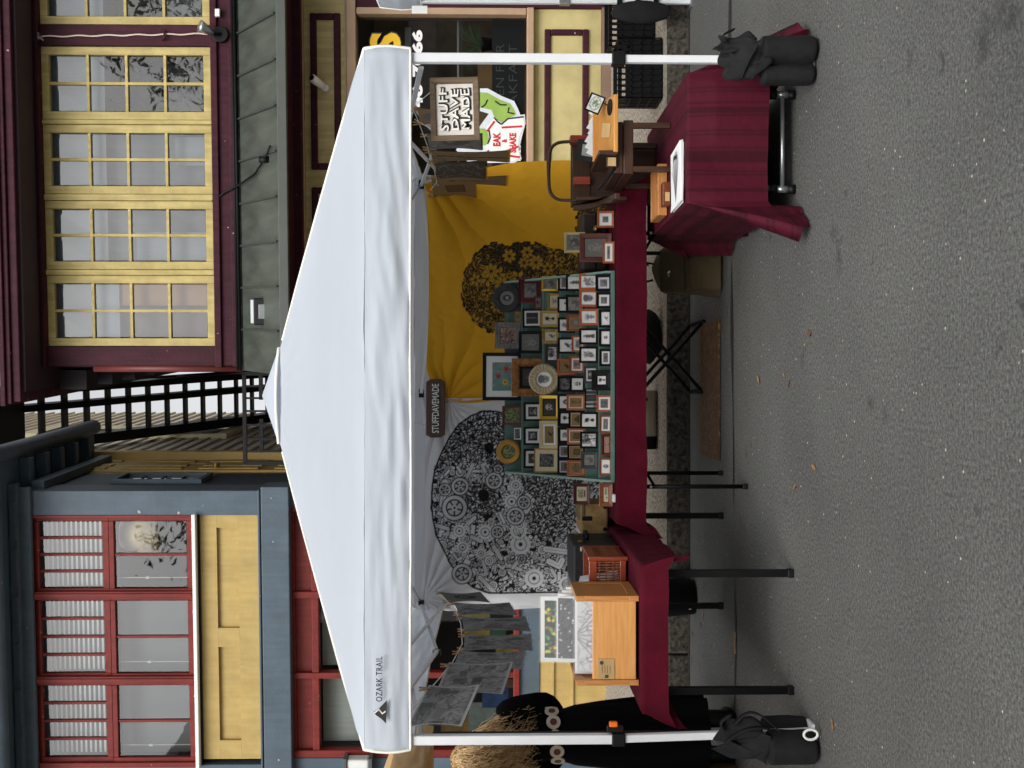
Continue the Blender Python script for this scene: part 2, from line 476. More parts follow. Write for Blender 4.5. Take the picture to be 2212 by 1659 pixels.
mb = MB(BT); mb.box(A(793), aR, -.085, .2, zb-.07, zb+.004); mb.box(A(792), aR, -.07, .2, Z(512), Z(500))
obj('sill_moulding', mb, m_maroon, maroon, bevel=.01)
mb = MB(BT); mb.box(aL+.02, aR, 8.8, 9, SZ, zsof); mb.box(aL+.26, aR, .31, 8.8, zsill-.2, zsill-.02); obj('back_wall_and_floor', mb, m_dark, maroon, kind='stuff')
mb = MB(BT); mb.box(aL+.02, aL+.25, .31, 8.79, SZ, zsof)
obj('side_wall', mb, MT('side_wall_maroon', (70, 36, 44), .6, .15, 3), maroon)
# stepped cornice
mb = MB(BT); a0 = A(868, 40, -.55)
mb.box(a0+.10, aR, -.50, 9, zsof, zsof+.03)
obj('soffit', mb, MT('soffit_paint', (48, 28, 36), .7, .1), maroon)
mb = MB(BT); mb.box(a0, aR, -.56, 9, zsof+.03, zsof+.11); mb.box(a0-.02, aR, -.59, 9, zsof+.112, zsof+.16); mb.box(a0-.04, aR, -.62, 9, zsof+.162, zsof+.215)
obj('cornice', mb, m_maroon, maroon, bevel=.008)
mb = MB(BT); mb.box(A(793), aR, -.10, .02, zsof-.05, zsof-.002)
obj('frieze_moulding', mb, m_maroon, maroon, bevel=.012)
m_brk = MT('bracket_paint', (30, 22, 26), .7, .1)
for k in range(5):
    mb = MB(BT); mb.box(a0+.06, aL-.02, .4+k*.9, .75+k*.9, zsof-.3+.02*k, zsof); obj('bracket', mb, m_brk, maroon)
# corner downpipe
mb = MB(BT); ax = aL+.02
mb.tube([(ax, .1, zsof-.5), (ax, .1, zsill+.02)], .045, 10)
obj('downpipe', mb, MT('downpipe_red', (110, 48, 46), .5, .1), maroon, smooth=True)
# yellow mullions and window frames
for (y1, y2) in ((258.5, 269.5), (419, 434), (582, 595)):
    mb = MB(BT); mb.box(A(y2)+.004, A(y1)-.004, -.022, .1, zb, zt)
    obj('mullion', mb, m_yellow, maroon, bevel=.008)
random.seed(7)
m_plant = MT('houseplant_leaf', (40, 48, 34), .6, .4, 12)
for i, (y1, y2) in enumerate(wins):
    w = sash(maroon, 'window', A(y2), A(y1), zb, zt, 2, 4, .085 if i else .085, .03, m_yellow, .0, depth=.075)
    zm = zb + (zt-zb) * .66
    mb = MB(BT); mb.box(A(y2)-.02, A(y1)+.02, .16, .17, zm if i != 4 else zb+(zt-zb)*.6, zt)
    obj('blind', mb, m_curt, w)
    if i in (2, 3):
        mb = MB(BT); mb.box(A(y2)-.02, A(y1)+.02, .30, .31, zb, zt)
        obj('curtain', mb, MT('grey_curtain', (116, 119, 123), .9, .12, 2, stretch=(9, 9, 1)), w)
        mb = MB(BT); q = (A(y1)-A(y2)); c = A(y2)+q*(.15 if i == 3 else .45)
        mb.box(c, c+q*.42, .22, .24, zb+.03, zb+(zt-zb)*(.5 if i == 3 else .26))
        obj('leaning_sash', mb, m_curt, w)
    if i == 4:
        mb = MB(BT); mb.box(A(y2)-.02, A(y1)+.02, .28, .29, zb, zt); obj('curtain', mb, MT('brown_grey_curtain', (120, 110, 106), .9, .1, 2), w)
        mb = MB(BT); mb.box(A(660), A(602), .2, .22, zb+.01, zb+(zt-zb)*.68); obj('cardboard_sheet', mb, m_card, w)
    if i < 2:
        mb = MB(BT); mb.box(A(y2)-.02, A(y1)+.02, 1.0, 1.02, zb-.3, zt); obj('interior_wall', mb, MT('interior_grey', (120, 122, 122), .9, .15, 1.5), w)
        # houseplant behind the glass
        mb = MB(BT); cx = A((y1+y2)/2) + (.12 if i else -.3)
        for k in range(150):
            h = random.random(); ang = random.uniform(0, 6.28); rr = random.uniform(.02, .34) * (.4+h)
            p = Vector((cx + rr*math.cos(ang), .48 + .2*math.sin(ang)*rr/.3, zb + .1 + h*1.15))
            d = Vector((random.uniform(-1, 1), random.uniform(-.3, .3), random.uniform(-1, .4))).normalized() * random.uniform(.07, .14)
            n = d.cross(Vector((0, 1, .2))).normalized() * .018
            mb.add([p, p+d*.5+n, p+d, p+d*.5-n], [(0, 1, 2, 3)])
        obj('houseplant_leaves', mb, m_plant, w)
# pent roof of standing-seam metal
zr0, zr1 = Z(517), bl(600, 400, -.9)[1]
aw = obj('pent_roof', MB(BT).prism([(-.86, zr1-.02), (.0, zr0-.03), (0, zr1-.02)], 'yz', aL+.02, aR-.05), m_maroon, maroon)
nP = 13; aE = A(805, 560, -.5); a_ = aE; k = 0
step = .447
while a_ < aR - .2:
    mb = MB(BT); a2 = min(a_+step-.006, aR); z0_, z1_ = zr1, zr0
    mb.add([(a_, -.9, z0_), (a2, -.9, z0_), (a2, -.02, z1_), (a_, -.02, z1_), (a_, -.9, z0_-.03), (a2, -.9, z0_-.03), (a2, -.02, z1_-.03), (a_, -.02, z1_-.03)],
           [(0, 1, 2, 3), (7, 6, 5, 4), (0, 4, 5, 1), (2, 6, 7, 3), (1, 5, 6, 2), (3, 7, 4, 0)])
    obj('roof_panel', mb, m_awn, aw)
    mb = MB(BT); mb.bar((a2, -.895, z0_+.012), (a2, -.025, z1_+.012), .02, .03)
    obj('seam', mb, MT('seam_metal', (52, 56, 52), .5, .2) if k == 0 else bpy.data.materials['seam_metal'], aw)
    a_ += step; k += 1
zg = zr1
mb = MB(BT); mb.box(aE-.02, aR, -.93, -.86, zg-.10, zg-.008); obj('eave_board', mb, MT('eave_grey', (70, 74, 68), .5, .12, 2), aw, bevel=.006)
mb = MB(BT); mb.tube([(aE, -.06, zr0+.03), (aR, -.06, zr0+.04)], .018, 8); mb.tube([(aE, -.085, zr0+.0), (aR, -.085, zr0+.012)], .016, 8)
obj('conduit', mb, m_blacksteel, aw, smooth=True)
# shop front
def ZS(V, b=0.0): return bl(V, 150, b)[1]
mb = MB(BT); mb.box(aL+.02, aR, -.12, .3, ZS(632), zr1-.11); obj('fascia_beam', mb, m_maroon, maroon, bevel=.01)
mb = MB(BT); mb.box(aL+.02, aR, -.09, .25, ZS(652), ZS(632)-.003); mb.box(aL+.02, aR, -.04, .25, ZS(657), ZS(652)-.003); obj('cornice_strip', mb, m_beige, maroon, bevel=.008)
mb = MB(BT); mb.box(aL+.02, aR, 0, .25, ZS(747), ZS(657)-.003); obj('transom_panel', mb, m_cream, maroon)
def moulding(name, y0, y1, V0, V1, b, wd, parent, mat=m_maroon):
    mb = MB(BT); a0, a1, z0, z1 = A(y1, (V0+V1)/2), A(y0, (V0+V1)/2), ZS(V1), ZS(V0)
    mb.box(a0, a1, b-.03, b+.02, z0, z0+wd); mb.box(a0, a1, b-.03, b+.02, z1-wd, z1)
    mb.box(a0, a0+wd, b-.028, b+.02, z0+wd, z1-wd); mb.box(a1-wd, a1, b-.028, b+.02, z0+wd, z1-wd)
    return obj(name, mb, mat, parent, bevel=.012)
moulding('panel_moulding', 29, 367, 671, 736, 0, .07, maroon)
moulding('panel_moulding', 405, 700, 671, 736, 0, .07, maroon)
mb = MB(BT); mb.box(aL+.02, aR, -.05, .2, ZS(770), ZS(750)); mb.box(aL+.02, aR, -.02, .2, ZS(750)+.003, ZS(745)); obj('window_head', mb, m_beige, maroon, bevel=.008)
zgt, zgb = ZS(772), ZS(1137)
mb = MB(BT); mb.box(A(34, 950), A(19, 950), -.06, .2, zgb, zgt); obj('window_post', mb, m_beige, maroon, bevel=.01)
mb = MB(BT); mb.box(A(620, 950), A(600, 950), -.06, .2, zgb, zgt); obj('window_post', mb, m_beige, maroon, bevel=.01)
mb = MB(BT); mb.box(A(19, 950)+.003, aR, -.04, .2, SZ, zgt); obj('door_surround', mb, m_maroon, maroon, bevel=.01)
mb = MB(BT); mb.box(aL+.02, A(620, 950)-.003, -.04, .2, SZ, zgt); obj('corner_pier', mb, m_maroon, maroon, bevel=.01)
mb = MB(BT); mb.add([(A(600, 950), .08, zgb), (A(34, 950), .08, zgb), (A(34, 950), .08, zgt), (A(600, 950), .08, zgt)], [(0, 1, 2, 3)])
obj('shop_window_pane', mb, m_glassd, maroon)
mb = MB(BT); mb.box(A(610, 950), A(19, 950), -.09, .2, ZS(1153), zgb-.003); obj('window_sill', mb, m_beige, maroon, bevel=.012)
mb = MB(BT); mb.box(A(610, 950), A(19, 950), .0, .2, ZS(1298), ZS(1153)-.003); mb.box(A(610, 950), A(24, 950), -.02, .2, ZS(1160), ZS(1153)-.004); obj('stall_riser', mb, MT('weathered_cream', (180, 167, 116), .65, .16, 2.5, .25, 30, spec=.3), maroon)
moulding('riser_moulding', 64, 420, 1176, 1271, 0, .065, maroon)
mb = MB(BT); mb.box(aL, aR, -.04, .2, SZ-.02, ZS(1298)-.003); obj('plinth', mb, MT('plinth_brown', (122, 98, 82), .7, .12, 4), maroon)
# dim room behind the shop window
mb = MB(BT); mb.box(A(640, 950), aR, 2.6, 2.65, SZ, zgt+.2); obj('shop_back_wall', mb, MT('shop_back', (92, 78, 60), .9, .5, 1.6), maroon)
mb = MB(BT); mb.box(A(640, 950), aR, .3, 2.6, SZ, SZ+.05); mb.box(A(640, 950), aR, .3, 2.6, zgt+.1, zgt+.16); obj('shop_floor_and_ceiling', mb, m_dark, maroon)
mb = MB(BT)
for k in range(4): mb.box(A(590, 950)+k*.9, A(590, 950)+k*.9+.62, 1.2+.3*(k % 2), 1.7+.3*(k % 2), SZ+.05, SZ+.8+.25*(k % 3))
obj('shop_counter', mb, MT('shop_furniture', (92, 74, 56), .6, .25, 2), maroon)
# spiky plant inside the shop window
a, z = bl(1040, 95, .45)
sp_ = thing('potted_plant', 'spiky green pot plant inside the shop window above the chalkboard', 'plant', BT @ Vector((a, .45, z-.2)))
mb = MB(BT); mb.lathe([(.06, -.2), (.09, -.02), (.095, 0), (.085, 0)], (a, .45, z), 14); obj('pot', mb, m_blk, sp_, smooth=True)
mb = MB(BT); rr_ = random.Random(3)
for k in range(60):
    an = rr_.uniform(0, 6.28); l = rr_.uniform(.2, .42); h = rr_.uniform(.05, .3)
    P = [Vector((a+l*t*math.cos(an), .45+l*t*math.sin(an)*.6, z+h*math.sin(t*2.2)-.1*t*t)) for t in (0, .33, .66, 1)]
    for i in range(3): mb.add([P[i]+Vector((0, 0, .008*(1-i/3))), P[i]-Vector((0, 0, .008*(1-i/3))), P[i+1]-Vector((0, 0, .008*(1-(i+1)/3))), P[i+1]+Vector((0, 0, .008*(1-(i+1)/3)))], [(0, 1, 2, 3)])
obj('blades', mb, MT('spiky_leaf', (70, 92, 56), .6, .3, 10), sp_, kind='stuff')
mb = MB(BT); a0_, z0_ = bl(990, 500, .5); a1_, z1_ = bl(990, 40, .5); mb.box(a0_, a1_, .5, .52, z0_-.01, z0_+.01); mb.box(a0_, a1_, .9, 1.0, z0_+.55, z0_+.62); obj('shop_rail', mb, MT('shop_rail', (150, 150, 146), .5, .1), maroon)
mb = MB(BT); mb.disc((a-.35, .9, zgt-.45), .1, (0, 0, 1), .05, 16); obj('ceiling_lamp', mb, m_white, maroon)
mb = MB(BT); mb.box(a-1.6, a+.1, 1.1, 1.14, z-.25, z+.05); obj('shop_shelf', mb, MT('shop_oak', (140, 104, 62), .6, .2, 3), maroon)
# lettering on the glass
def wa(y, V): return bl(V, y, .07)
mb = MB(BT); a0, z1 = wa(120, 797); a1, z0 = wa(67, 868)
lettering(mb, 'S', (a0+a1)/2, .070, (z0+z1)/2, (a1-a0), (z1-z0), offset=.06)
obj('window_letter', mb, MT('black_vinyl', (40, 40, 36), .4, .05), maroon)
mb = MB(BT); lettering(mb, 'S', (a0+a1)/2, .064, (z0+z1)/2, (a1-a0)*.86, (z1-z0)*.93, offset=.045)
obj('window_letter', mb, MT('yellow_vinyl', (246, 196, 20), .4, .04), maroon)
m_wv = MT('white_vinyl', (238, 238, 236), .4, .03)
mb = MB(BT); a0, z1 = wa(235, 891); a1, z0 = wa(65, 913)
lettering(mb, '46-7066', (a0+a1)/2, .066, (z0+z1)/2, (a1-a0), (z1-z0), offset=.05, spacing=1.05)
obj('window_numbers', mb, m_wv, maroon)
mb = MB(BT); a0, z0 = wa(430, 1133); a1, z1 = wa(40, 1063); mb.box(a0, a1, .12, .14, z0, z1)
bd = obj('chalkboard', mb, MT('blackboard', (14, 15, 16), .6, .3, 6), maroon)
mb = MB(BT); m_chalk = MT('dim_led_dots', (92, 96, 98), .7, .05)
for V, s, ya, yb in ((1080, 'OPEN FOR', 250, 95), (1108, 'BREAKFAST', 290, 95)):
    a0, z0 = bl(V+9, ya, .118); a1, z1 = bl(V-9, yb, .118)
    lettering(mb, s, (a0+a1)/2, .118, (z0+z1)/2, a1-a0, z1-z0, offset=-.012)
obj('board_lettering', mb, m_chalk, bd)
mb = MB(BT); a0, z1 = wa(434, 1117); a1, z0 = wa(288, 1127)
lettering(mb, 'insta@__lir323art', (a0+a1)/2, .066, (z0+z1)/2, a1-a0, z1-z0, offset=0)
obj('window_handle_text', mb, m_wv, maroon)
# painted window decal: pale outline, green shape and a red-striped white shirt
def decal(name, pts, b, mat, parent):
    mb = MB(BT); P = [bl(V, y, b) for V, y in pts]
    mb.prism([(a, z) for a, z in P], 'xz', b-.001, b+.001)
    return obj(name, mb, mat, parent)
def cp(x, y): return ((1000+x/2.011)/1.8228, y/2.011/1.8228)       # crop pixels to picture pixels
def cps(*q): return [cp(*p) for p in q]
m_pale = MT('pale_grey_paint', (206, 212, 218), .6, .08, 8)
m_grn = MT('leaf_green_paint', (140, 172, 76), .6, .1, 6)
m_shirt = MT('white_window_paint', (232, 232, 230), .6, .05, 6)
m_redp = MT('red_window_paint', (196, 36, 44), .6, .08)
dec = decal('window_decal', cps((1790, 700), (1850, 700), (1960, 760), (2060, 800), (2090, 860), (2110, 910), (2145, 905), (2150, 980), (2125, 1070), (2100, 1180), (2120, 1260), (2060, 1290), (1700, 1290), (1600, 1190), (1640, 1100), (1780, 1060), (1780, 1010), (1860, 900), (1790, 880)), .064, m_pale, maroon)
decal('green_shape', cps((1790, 730), (1850, 735), (1950, 790), (2030, 820), (2060, 870), (2075, 910), (2010, 935), (1960, 970), (1905, 930), (1880, 870), (1790, 850)), .060, m_grn, dec)
decal('green_shape', cps((1770, 1015), (1830, 1020), (1860, 1060), (1855, 1130), (1830, 1150), (1610, 1150), (1640, 1110), (1760, 1090)), .060, m_grn, dec)
decal('striped_shirt', cps((1900, 935), (1960, 990), (2010, 945), (2130, 930), (2140, 990), (2100, 1080), (2090, 1180), (2110, 1250), (2050, 1275), (1880, 1275), (1830, 1160), (1870, 1120), (1840, 1010)), .060, m_shirt, dec)
for q in (((1905, 960), (1845, 1040), .02), ((2125, 1000), (1960, 1010), .02), ((2095, 1160), (1990, 1200), .02), ((2105, 1245), (1960, 1225), .02), ((1920, 1270), (1850, 1190), .02)):
    p0, p1 = bl(*cp(*q[0]), .057), bl(*cp(*q[1]), .057)
    mb = MB(BT); mb.bar((p0[0], .057, p0[1]), (p1[0], .057, p1[1]), .002, .022, up=(p1[1]-p0[1], 0, p0[0]-p1[0])); obj('stripe', mb, m_redp, dec)
mb = MB(BT)
for s, V0, V1, y0, y1 in (('EAK', 1065, 1081, 316, 286), ('&', 1084, 1095, 308, 300), ('SHAKE', 1100, 1115, 330, 287)):
    a0, z0 = bl(V1, y0, .056); a1, z1 = bl(V0, y1, .056)
    lettering(mb, s, (a0+a1)/2, .056, (z0+z1)/2, a1-a0, z1-z0, offset=.05)
obj('decal_lettering', mb, m_redp, dec)
mb = MB(BT)
for pts in (((1850, 790), (1830, 830), (1800, 850)), ((1910, 800), (1950, 830), (2000, 830)), ((2020, 850), (2010, 890), (2060, 900)), ((1860, 1030), (1870, 1090), (1850, 1140)), ((1960, 985), (2010, 940), (2135, 925)), ((1900, 930), (1930, 965), (1960, 985))):
    P = [bl(*cp(*p), .056) for p in pts]; mb.tube([(a, .056, z) for a, z in P], .008, 4)
obj('ink_outline', mb, bpy.data.materials['black_vinyl'], dec)

# fittings on the facade (things of their own)
def spot(name, label, cat, y, V, b=-.03):
    a, z = bl(V, y, b); return a, b, z
a, b, z = spot('', '', '', 76, 478, -.06)
lamp = thing('outdoor_spotlight', 'outdoor spotlight with chrome head on the maroon sill', 'lamp', BT @ Vector((a, b, z-.1)))
mb = MB(BT); mb.disc((a, b-.02, z), .085, (0, 1, 0), .06, 16); obj('mount_box', mb, m_blk, lamp, bevel=.008)
mb = MB(BT); mb.tube([(a, b-.05, z), (a-.02, b-.12, z+.05)], .018, 8); obj('arm', mb, m_blk, lamp)
mb = MB(BT); mb.tube([(a-.02, b-.14, z+.05), (a+.03, b-.2, z+.14), (a+.04, b-.22, z+.17)], [.03, .055, .068], 14); obj('lamp_head', mb, m_alum, lamp, smooth=True)
mb = MB(BT); mb.box(a+.18, a+.26, b-.06, b-.02, z+.0, z+.05); obj('sensor', mb, m_white, lamp, bevel=.005)
mb = MB(BT)
p0 = bl(90, 79, -.045); p1 = bl(455, 73, -.045); n = 40
mb.tube([(p0[0]+(p1[0]-p0[0])*t/n+.006*math.sin(t*.9), -.048, p0[1]+(p1[1]-p0[1])*t/n) for t in range(n+1)], .008, 5)
cord = obj('pulley_rope', mb, MT('white_cord', (216, 200, 180), .8, .1), None, 'pale cord with a pulley running down the maroon pilaster', 'cord')
a, z = bl(76, 78, -.05); mb = MB(BT); mb.disc((a, -.06, z), .06, (0, 1, 0), .05, 6); mb.tube([(a, -.06, z-.03), (a-.05, -.06, z-.09)], .012, 6); obj('pulley', mb, m_alum, cord)
a, z = bl(348, 76, -.05); mb = MB(BT); mb.tube([(a-.05, -.05, z), (a-.04, -.07, z-.04), (a+.04, -.07, z-.04), (a+.05, -.05, z)], .012, 6); obj('cleat', mb, m_maroon, cord)
# flood light standing on the pent roof
tb = .5; a, z = bl(574, 673, -.52)
fl = thing('floodlight', 'small black floodlight with clear lens on the metal pent roof', 'lamp', BT @ Vector((a, -.5, z-.1)))
mb = MB(BT); mb.box(a-.14, a+.14, -.56, -.48, z-.10, z+.12); obj('housing', mb, m_blk, fl, bevel=.015)
mb = MB(BT); mb.box(a-.075, a+.075, -.572, -.56, z-.055, z+.065); obj('lens', mb, MT('frosted_lens', (112, 118, 118), .25, .3, 9, coat=.3), fl, bevel=.004)
mb = MB(BT); mb.box(a-.12, a+.12, -.55, -.49, z+.12, z+.15); obj('visor', mb, m_alum, fl)
mb = MB(BT)
for s in (-1, 1): mb.bar((a+s*.135, -.52, z+.0), (a+s*.135, -.52, z-.12), .02, .03); mb.disc((a+s*.14, -.52, z+.01), .025, (1, 0, 0), .03, 10)
obj('bracket', mb, m_blk, fl)
# black cable looping over the roof
mb = MB(BT); q = [(462, 436), (490, 415), (520, 400), (555, 375), (575, 345), (588, 315)]
P = []
for i, (V, y) in enumerate(q):
    bb = -.07 if V < 515 else -.04 - .86*(V-515)/85 - .05
    a, z = bl(V, y, bb); P.append((a, bb, z+.02))
mb.tube(P, .011, 6); mb.box(P[-2][0]-.03, P[-2][0]+.03, P[-2][1]-.03, P[-2][1]+.03, P[-2][2]-.05, P[-2][2]+.05)
obj('black_cable', mb, m_blk, None, 'black electric cable looping from the window sill over the pent roof', 'cable', smooth=True)
a, z = bl(700, 190, -.03)
sc = thing('security_camera', 'small white security camera on the cream transom panel', 'camera', BT @ Vector((a, -.03, z-.05)))
mb = MB(BT); mb.tube([(a, 0, z-.02), (a, -.06, z)], .04, 12); obj('base', mb, m_white, sc, smooth=True)
mb = MB(BT); mb.tube([(a+.01, -.07, z+.0), (a+.05, -.16, z+.07), (a+.07, -.2, z+.1)], [.035, .045, .045], 12); obj('camera_body', mb, m_white, sc, smooth=True)
mb = MB(BT); mb.disc((a+.072, -.204, z+.103), .03, (.2, -.4, .3), .01, 12); obj('camera_lens', mb, m_blk, sc)
# ------------------------------------------------------------------ slate-blue and red building
def AB(y, V=300, b=.1): return bl(V, y, b)[0]
def ZB(V, b=.1, y=1380): return bl(V, y, b)[1]
lR = AB(1059); lL = AB(1800)
blue = thing('corner_building', 'slate blue building with red window frames and ochre panels', 'building', BT @ Vector((lR, .1, SZ)))
zE = ZB(30)
mb = MB(BT)
mb.box(AB(1112), lR, .06, .5, ZB(566), ZB(36)); mb.box(AB(1662), AB(1650), .06, .5, ZB(566), ZB(36)); mb.box(lL, AB(1662), .06, .5, ZB(566), ZB(36))
mb.box(AB(1650), AB(1112), .06, .5, ZB(74), ZB(36))
obj('wall', mb, m_blue, blue, bevel=.008)
mb = MB(BT); mb.box(lL, lR-.25, 2.4, 2.55, SZ, ZB(36)); mb.box(lL, lR-.25, .51, 2.4, ZB(590)-.1, ZB(590)+.05); obj('back_wall_and_floor', mb, m_dark, blue, kind='stuff')
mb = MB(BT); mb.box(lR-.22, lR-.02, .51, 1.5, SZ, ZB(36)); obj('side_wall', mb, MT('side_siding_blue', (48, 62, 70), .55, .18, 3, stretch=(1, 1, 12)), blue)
mb = MB(BT); mb.box(AB(1650), AB(1112), .10, .18, ZB(426), ZB(418)); obj('window_bottom_rail', mb, m_red, blue)
# three red windows: transom light of four, lower sash of two
zT, zM0, zM1, zB0 = ZB(78), ZB(241), ZB(251), ZB(420)
bounds = [(1112, 1284), (1284, 1467), (1467, 1648)]
m_blind = MT('white_blind', (220, 221, 218), .6, .04)
for i, (y1, y2) in enumerate(bounds):
    w = sash(blue, 'transom_window', AB(y2)+.01, AB(y1)-.01, zM0+.006, zT, 4, 1, .06, .03, m_red, .10)
    for k in range(13):
        zz = zM0 + .09 + k * (zT - zM0 - .14) / 13
        mb = MB(BT); mb.add([(AB(y2)+.06, .26, zz), (AB(y1)-.06, .26, zz), (AB(y1)-.06, .275, zz+.028), (AB(y2)+.06, .275, zz+.028)], [(0, 1, 2, 3)])
        obj('blind_slat', mb, m_blind, w)
    mb = MB(BT); mb.box(AB(y2)+.06, AB(y1)-.06, .25, .3, zM0+.05, zM0+.08); obj('blind_rail', mb, m_blind, w)
    mb = MB(BT); mb.box(AB(y2), AB(y1), .42, .44, zM0, zT); obj('inner_curtain', mb, MT('grey_room', (78, 80, 80), .9, .15, 2) if i == 0 else bpy.data.materials['grey_room'], w)
    w = sash(blue, 'lower_window', AB(y2)+.012, AB(y1)-.012, zB0, zM0+.002, 2, 1, .055, .03, m_red, .09)
    if i:
        mb = MB(BT); mb.box(AB(y2), AB(y1), .40, .42, zB0, zM0); obj('inner_curtain', mb, MT('grey_room2', (120, 124, 124), .9, .08, 2) if i == 1 else bpy.data.materials['grey_room2'], w)
    else:
        mb = MB(BT); mb.box(AB(y2), AB(y1), 1.4, 1.42, zB0-.3, zM0); obj('interior_wall', mb, m_dark, w)
    mb = MB(BT); xx = AB(y2)+.16; mb.tube([(xx, .22, zB0+.03), (xx, .22, zM0-.05)], .005, 5); mb.box(xx-.012, xx+.012, .21, .235, zB0+.52, zB0+.56); obj('blind_cord', mb, m_white, w)
for y in (1284, 1467):
    mb = MB(BT); mb.box(AB(y+9), AB(y-9), .045, .14, zB0-.02, zT+.004); mb.box(AB(y+5), AB(y-5), .03, .06, zB0, zT); obj('window_mullion', mb, m_red, blue, bevel=.008)
mb = MB(BT); mb.box(AB(1650), AB(1112), .05, .16, zT+.006, zT+.06); mb.box(AB(1654), AB(1644), .05, .16, zB0-.05, zT+.06); mb.box(AB(1118), AB(1111), .05, .16, zB0-.05, zT+.06); obj('window_casing', mb, m_red, blue, bevel=.006)
mb = MB(BT); mb.box(AB(1652), AB(1108), -.02, .3, ZB(432), ZB(424)); obj('window_sill', mb, m_white, blue, bevel=.006)
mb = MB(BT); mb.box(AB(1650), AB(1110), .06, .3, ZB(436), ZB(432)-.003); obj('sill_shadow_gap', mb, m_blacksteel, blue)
# table lamp inside
a, z = bl(325, 1150, .5)
lp = thing('table_lamp', 'table lamp with beige shade and turned black base behind the glass', 'lamp', BT @ Vector((a, .5, zB0-.25)))
mb = MB(BT); zl = z; mb.lathe([(.27, -.12), (.19, .30), (.185, .30), (.265, -.12)], (a, .5, zl), 20); obj('lamp_shade', mb, MT('linen_shade', (226, 204, 160), .8, .08, 20), lp, smooth=True)
mb = MB(BT); mb.lathe([(.05, -.75), (.16, -.7), (.07, -.62), (.1, -.55), (.05, -.48), (.1, -.4), (.05, -.32), (.16, -.26), (.02, -.2), (.02, -.05)], (a, .5, zl), 14); obj('lamp_base', mb, m_blk, lp, smooth=True)
# ochre panel with recessed fields
mb = MB(BT); mb.box(AB(1640), AB(1103), .14, .3, ZB(563), ZB(436)); obj('ochre_panel', mb, m_ypan, blue)
for (ya, yb) in ((1103, 1140), (1357, 1398), (1600, 1640)):
    mb = MB(BT); mb.box(AB(yb), AB(ya), .095, .15, ZB(518)-.001, ZB(472)+.001); obj('panel_stile', mb, m_ypan, blue)
mb = MB(BT); mb.box(AB(1640), AB(1103), .095, .15, ZB(563), ZB(518)-.002); obj('panel_rail', mb, m_ypan, blue)
mb = MB(BT); mb.box(AB(1640), AB(1103), .095, .15, ZB(472)+.002, ZB(436)); obj('panel_rail', mb, m_ypan, blue)
mb = MB(BT); mb.box(lL, AB(1052, 600, -.06), -.06, .3, ZB(627, -.06), ZB(567, -.06)); mb.box(lL, AB(1056, 600), .02, .3, ZB(572)+.02, ZB(563)); obj('storefront_beam', mb, m_blue, blue, bevel=.01)
# eaves with gutter and brackets
zE = ZB(38)
mb = MB(BT); aE0 = bl(25, 985, -.35)[0]
mb.tube([(lL, -.40, zE+.0), (aE0-.06, -.40, zE+.02), (aE0, -.36, zE+.02), (aE0, -.2, zE+.02), (aE0, 2.6, zE+.0)], .095, 12); obj('gutter', mb, m_blue, blue, smooth=True)
mb = MB(BT); mb.box(lL, aE0-.08, -.33, 2.6, zE+.0, zE+.10); obj('eave', mb, m_dblue, blue)
mb = MB(BT); mb.box(lL, lR+.05, .0, .06, zE-.22, zE); mb.box(lL, lR+.1, -.06, .05, zE-.10, zE-.002); obj('frieze', mb, m_blue, blue, bevel=.008)
for k in range(9):
    mb = MB(BT); x0 = lR - .3 - k*.52; mb.box(x0-.2, x0+.2, -.075, -.062, zE-.09, zE-.02); obj('eave_bracket', mb, m_blue, blue, bevel=.01)
for k in range(5):
    mb = MB(BT); mb.box(lR+.02, aE0-.1, .25+k*.45, .36+k*.45, zE-.13, zE-.004); obj('eave_bracket', mb, m_dblue, blue, bevel=.01)
mb = MB(BT); mb.box(lR-.015, lR+.09, .2, 2.4, zE-.3, zE-.15); obj('side_frieze', mb, m_dblue, blue, bevel=.01)
# side wall window facing the alley
b0, b1 = .7, 1.7
for k in range(1):
    w = None
    mb = MB(BT); zz0, zz1 = ZB(400), ZB(215)
    mb.box(lR-.02, lR+.03, b0+k*.7, b0+k*.7+.05, zz0, zz1); mb.box(lR-.02, lR+.03, b0+k*.7+.5, b0+k*.7+.55, zz0, zz1); mb.box(lR-.02, lR+.03, b0+k*.7, b0+k*.7+.55, zz0-.05, zz0); mb.box(lR-.02, lR+.03, b0+k*.7, b0+k*.7+.55, zz1, zz1+.05)
    w = obj('side_window', mb, m_dblue, blue)
    for r_ in range(4):
        mb = MB(BT); za = zz0+(zz1-zz0)*r_/4+.02; zb_ = zz0+(zz1-zz0)*(r_+1)/4-.02
        mb.add([(lR-.002, b0+k*.7+.06, za), (lR-.002, b0+k*.7+.49, za), (lR-.002, b0+k*.7+.49, zb_), (lR-.002, b0+k*.7+.06, zb_)], [(0, 1, 2, 3)])
        obj('pane', mb, MT('mirror_pane', (150, 156, 160), .05, .02, metal=.9) if 'mirror_pane' not in bpy.data.materials else bpy.data.materials['mirror_pane'], w)
